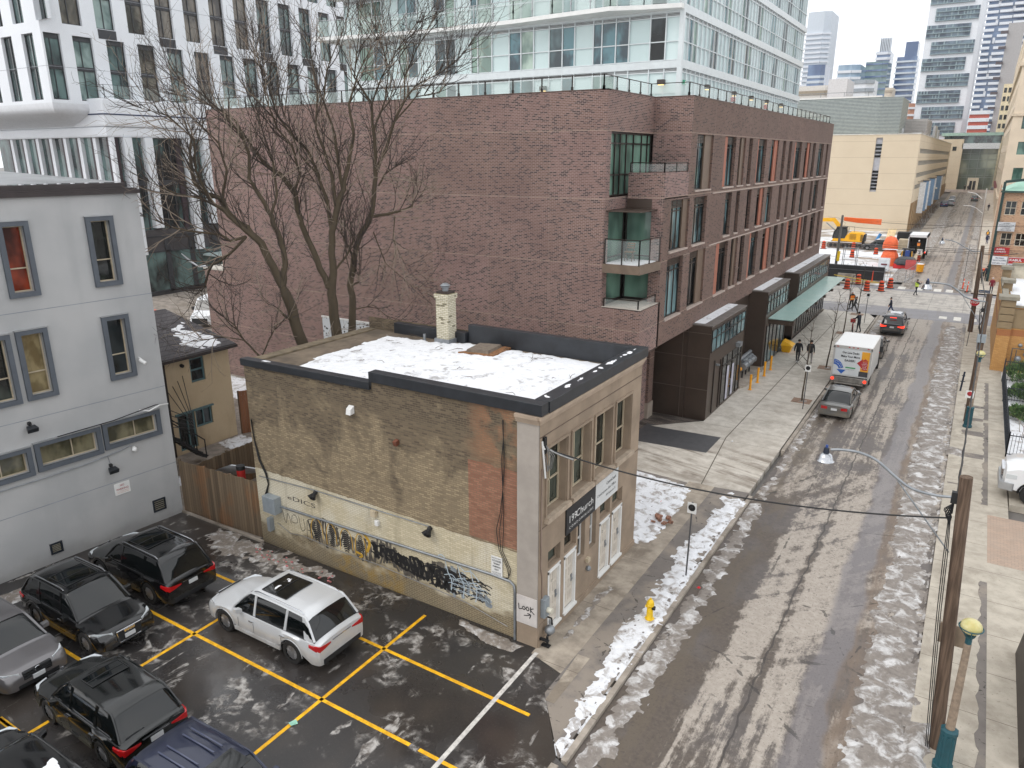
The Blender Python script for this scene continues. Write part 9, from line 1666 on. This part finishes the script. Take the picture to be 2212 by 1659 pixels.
m=MB(); m.loft([[(x,133.35,z) for x,z in ((-20.25,1.55),(-18.3,1.6),(-17.95,2.6),(-18.15,3.3),(-19.6,3.35),(-20.1,2.6))],[(x,134.5,z) for x,z in ((-20.25,1.55),(-18.3,1.6),(-17.95,2.6),(-18.15,3.3),(-19.6,3.35),(-20.1,2.6))]]); m.build('cab',CARGL,t); m=MB(); m.box(-19.7,-18.1,133.3,134.55,3.3,3.42); m.beam((-19.05,133.33,1.6),(-19.05,133.33,3.3),.1); m.beam((-18.05,133.33,2.5),(-18.2,133.33,3.3),.1); m.beam((-20.2,133.33,1.6),(-19.65,133.33,3.3),.08); m.build('cab_frame',CABLE,t)
m=MB(); [m.box(-17.6,-16.6,133.36,133.4,1.5+i*.15,1.56+i*.15) for i in range(6)]; m.box(-15.95,-15.6,133.36,133.4,1.25,2.3); m.build('side_grille',M('grille_dark_yellow',(140,104,30),.6),t); MB().box(-15.7,-15.3,133.5,135.8,1.1,2.3).build('counterweight',CABLE,t,bevel=.08)
m=MB(); m.tube([(-17.8,133.6,2.7),(-17.8,133.6,3.5),(-17.0,133.6,3.5),(-17.0,133.6,2.6)],.03,5); m.build('handrail',CABLE,t)
m=MB(); m.loft([[(-18.9,134.9,2.2),(-18.9,135.5,2.2),(-18.7,135.5,2.9),(-18.7,134.9,2.9)],[(-20.6,134.9,4.1),(-20.6,135.5,4.1),(-20.4,135.5,4.7),(-20.4,134.9,4.7)],[(-24.5,134.9,4.0),(-24.5,135.5,4.0),(-24.5,135.5,4.5),(-24.5,134.9,4.5)]]); m.build('boom',EY,t); m=MB(); m.beam((-24.4,135.2,4.3),(-25.8,135.2,1.6),.4,.5); m.build('dipper_arm',EY,t); MB().box(-26.4,-25.3,134.6,135.8,.5,1.6).build('bucket',CABLE,t,bevel=.1); m=MB(); m.tube([(-19.2,134.8,2.0),(-21.6,134.8,3.9)],.09,8); m.tube([(-18.9,135.2,3.2),(-18.7,135.2,3.9),(-19.8,135.2,4.7),(-21.5,135.2,4.8)],.03,5); m.build('hydraulics',STEEL,t)
# lane clutter behind the house
t=thing('a_frame_barricade','white and orange barricade in the lane behind the shingle roof','barricade',(-62,38,0)); m=MB(); [m.beam((x,38,0),(x,38.4,1.3),.1) for x in (-63,-61)]; m.beam((-63.2,38.1,1.1),(-60.8,38.1,1.1),.05,.25); m.build('frame',M('barricade_pale',(220,200,186),.7),t); MB().box(-61.2,-60.8,38,38.4,1.3,1.5).build('beacon',M('beacon_orange',(236,90,40),.5),t)
# ================================================================ winter haze: even air round the whole scene
hz=MB(); hz.box(-880,880,-55,1500,-1.4,170); ho=hz.build('haze',[]); ho['kind']='stuff'
hm=bpy.data.materials.new('winter_air'); hm.use_nodes=True; hn=hm.node_tree; hn.nodes.remove(hn.nodes['Principled BSDF']); pv=hn.nodes.new('ShaderNodeVolumePrincipled'); pv.inputs['Color'].default_value=(.93,.95,1,1); pv.inputs['Density'].default_value=.00013; pv.inputs['Anisotropy'].default_value=.2; hn.links.new(pv.outputs[0],hn.nodes['Material Output'].inputs['Volume']); ho.data.materials.clear(); ho.data.materials.append(hm)
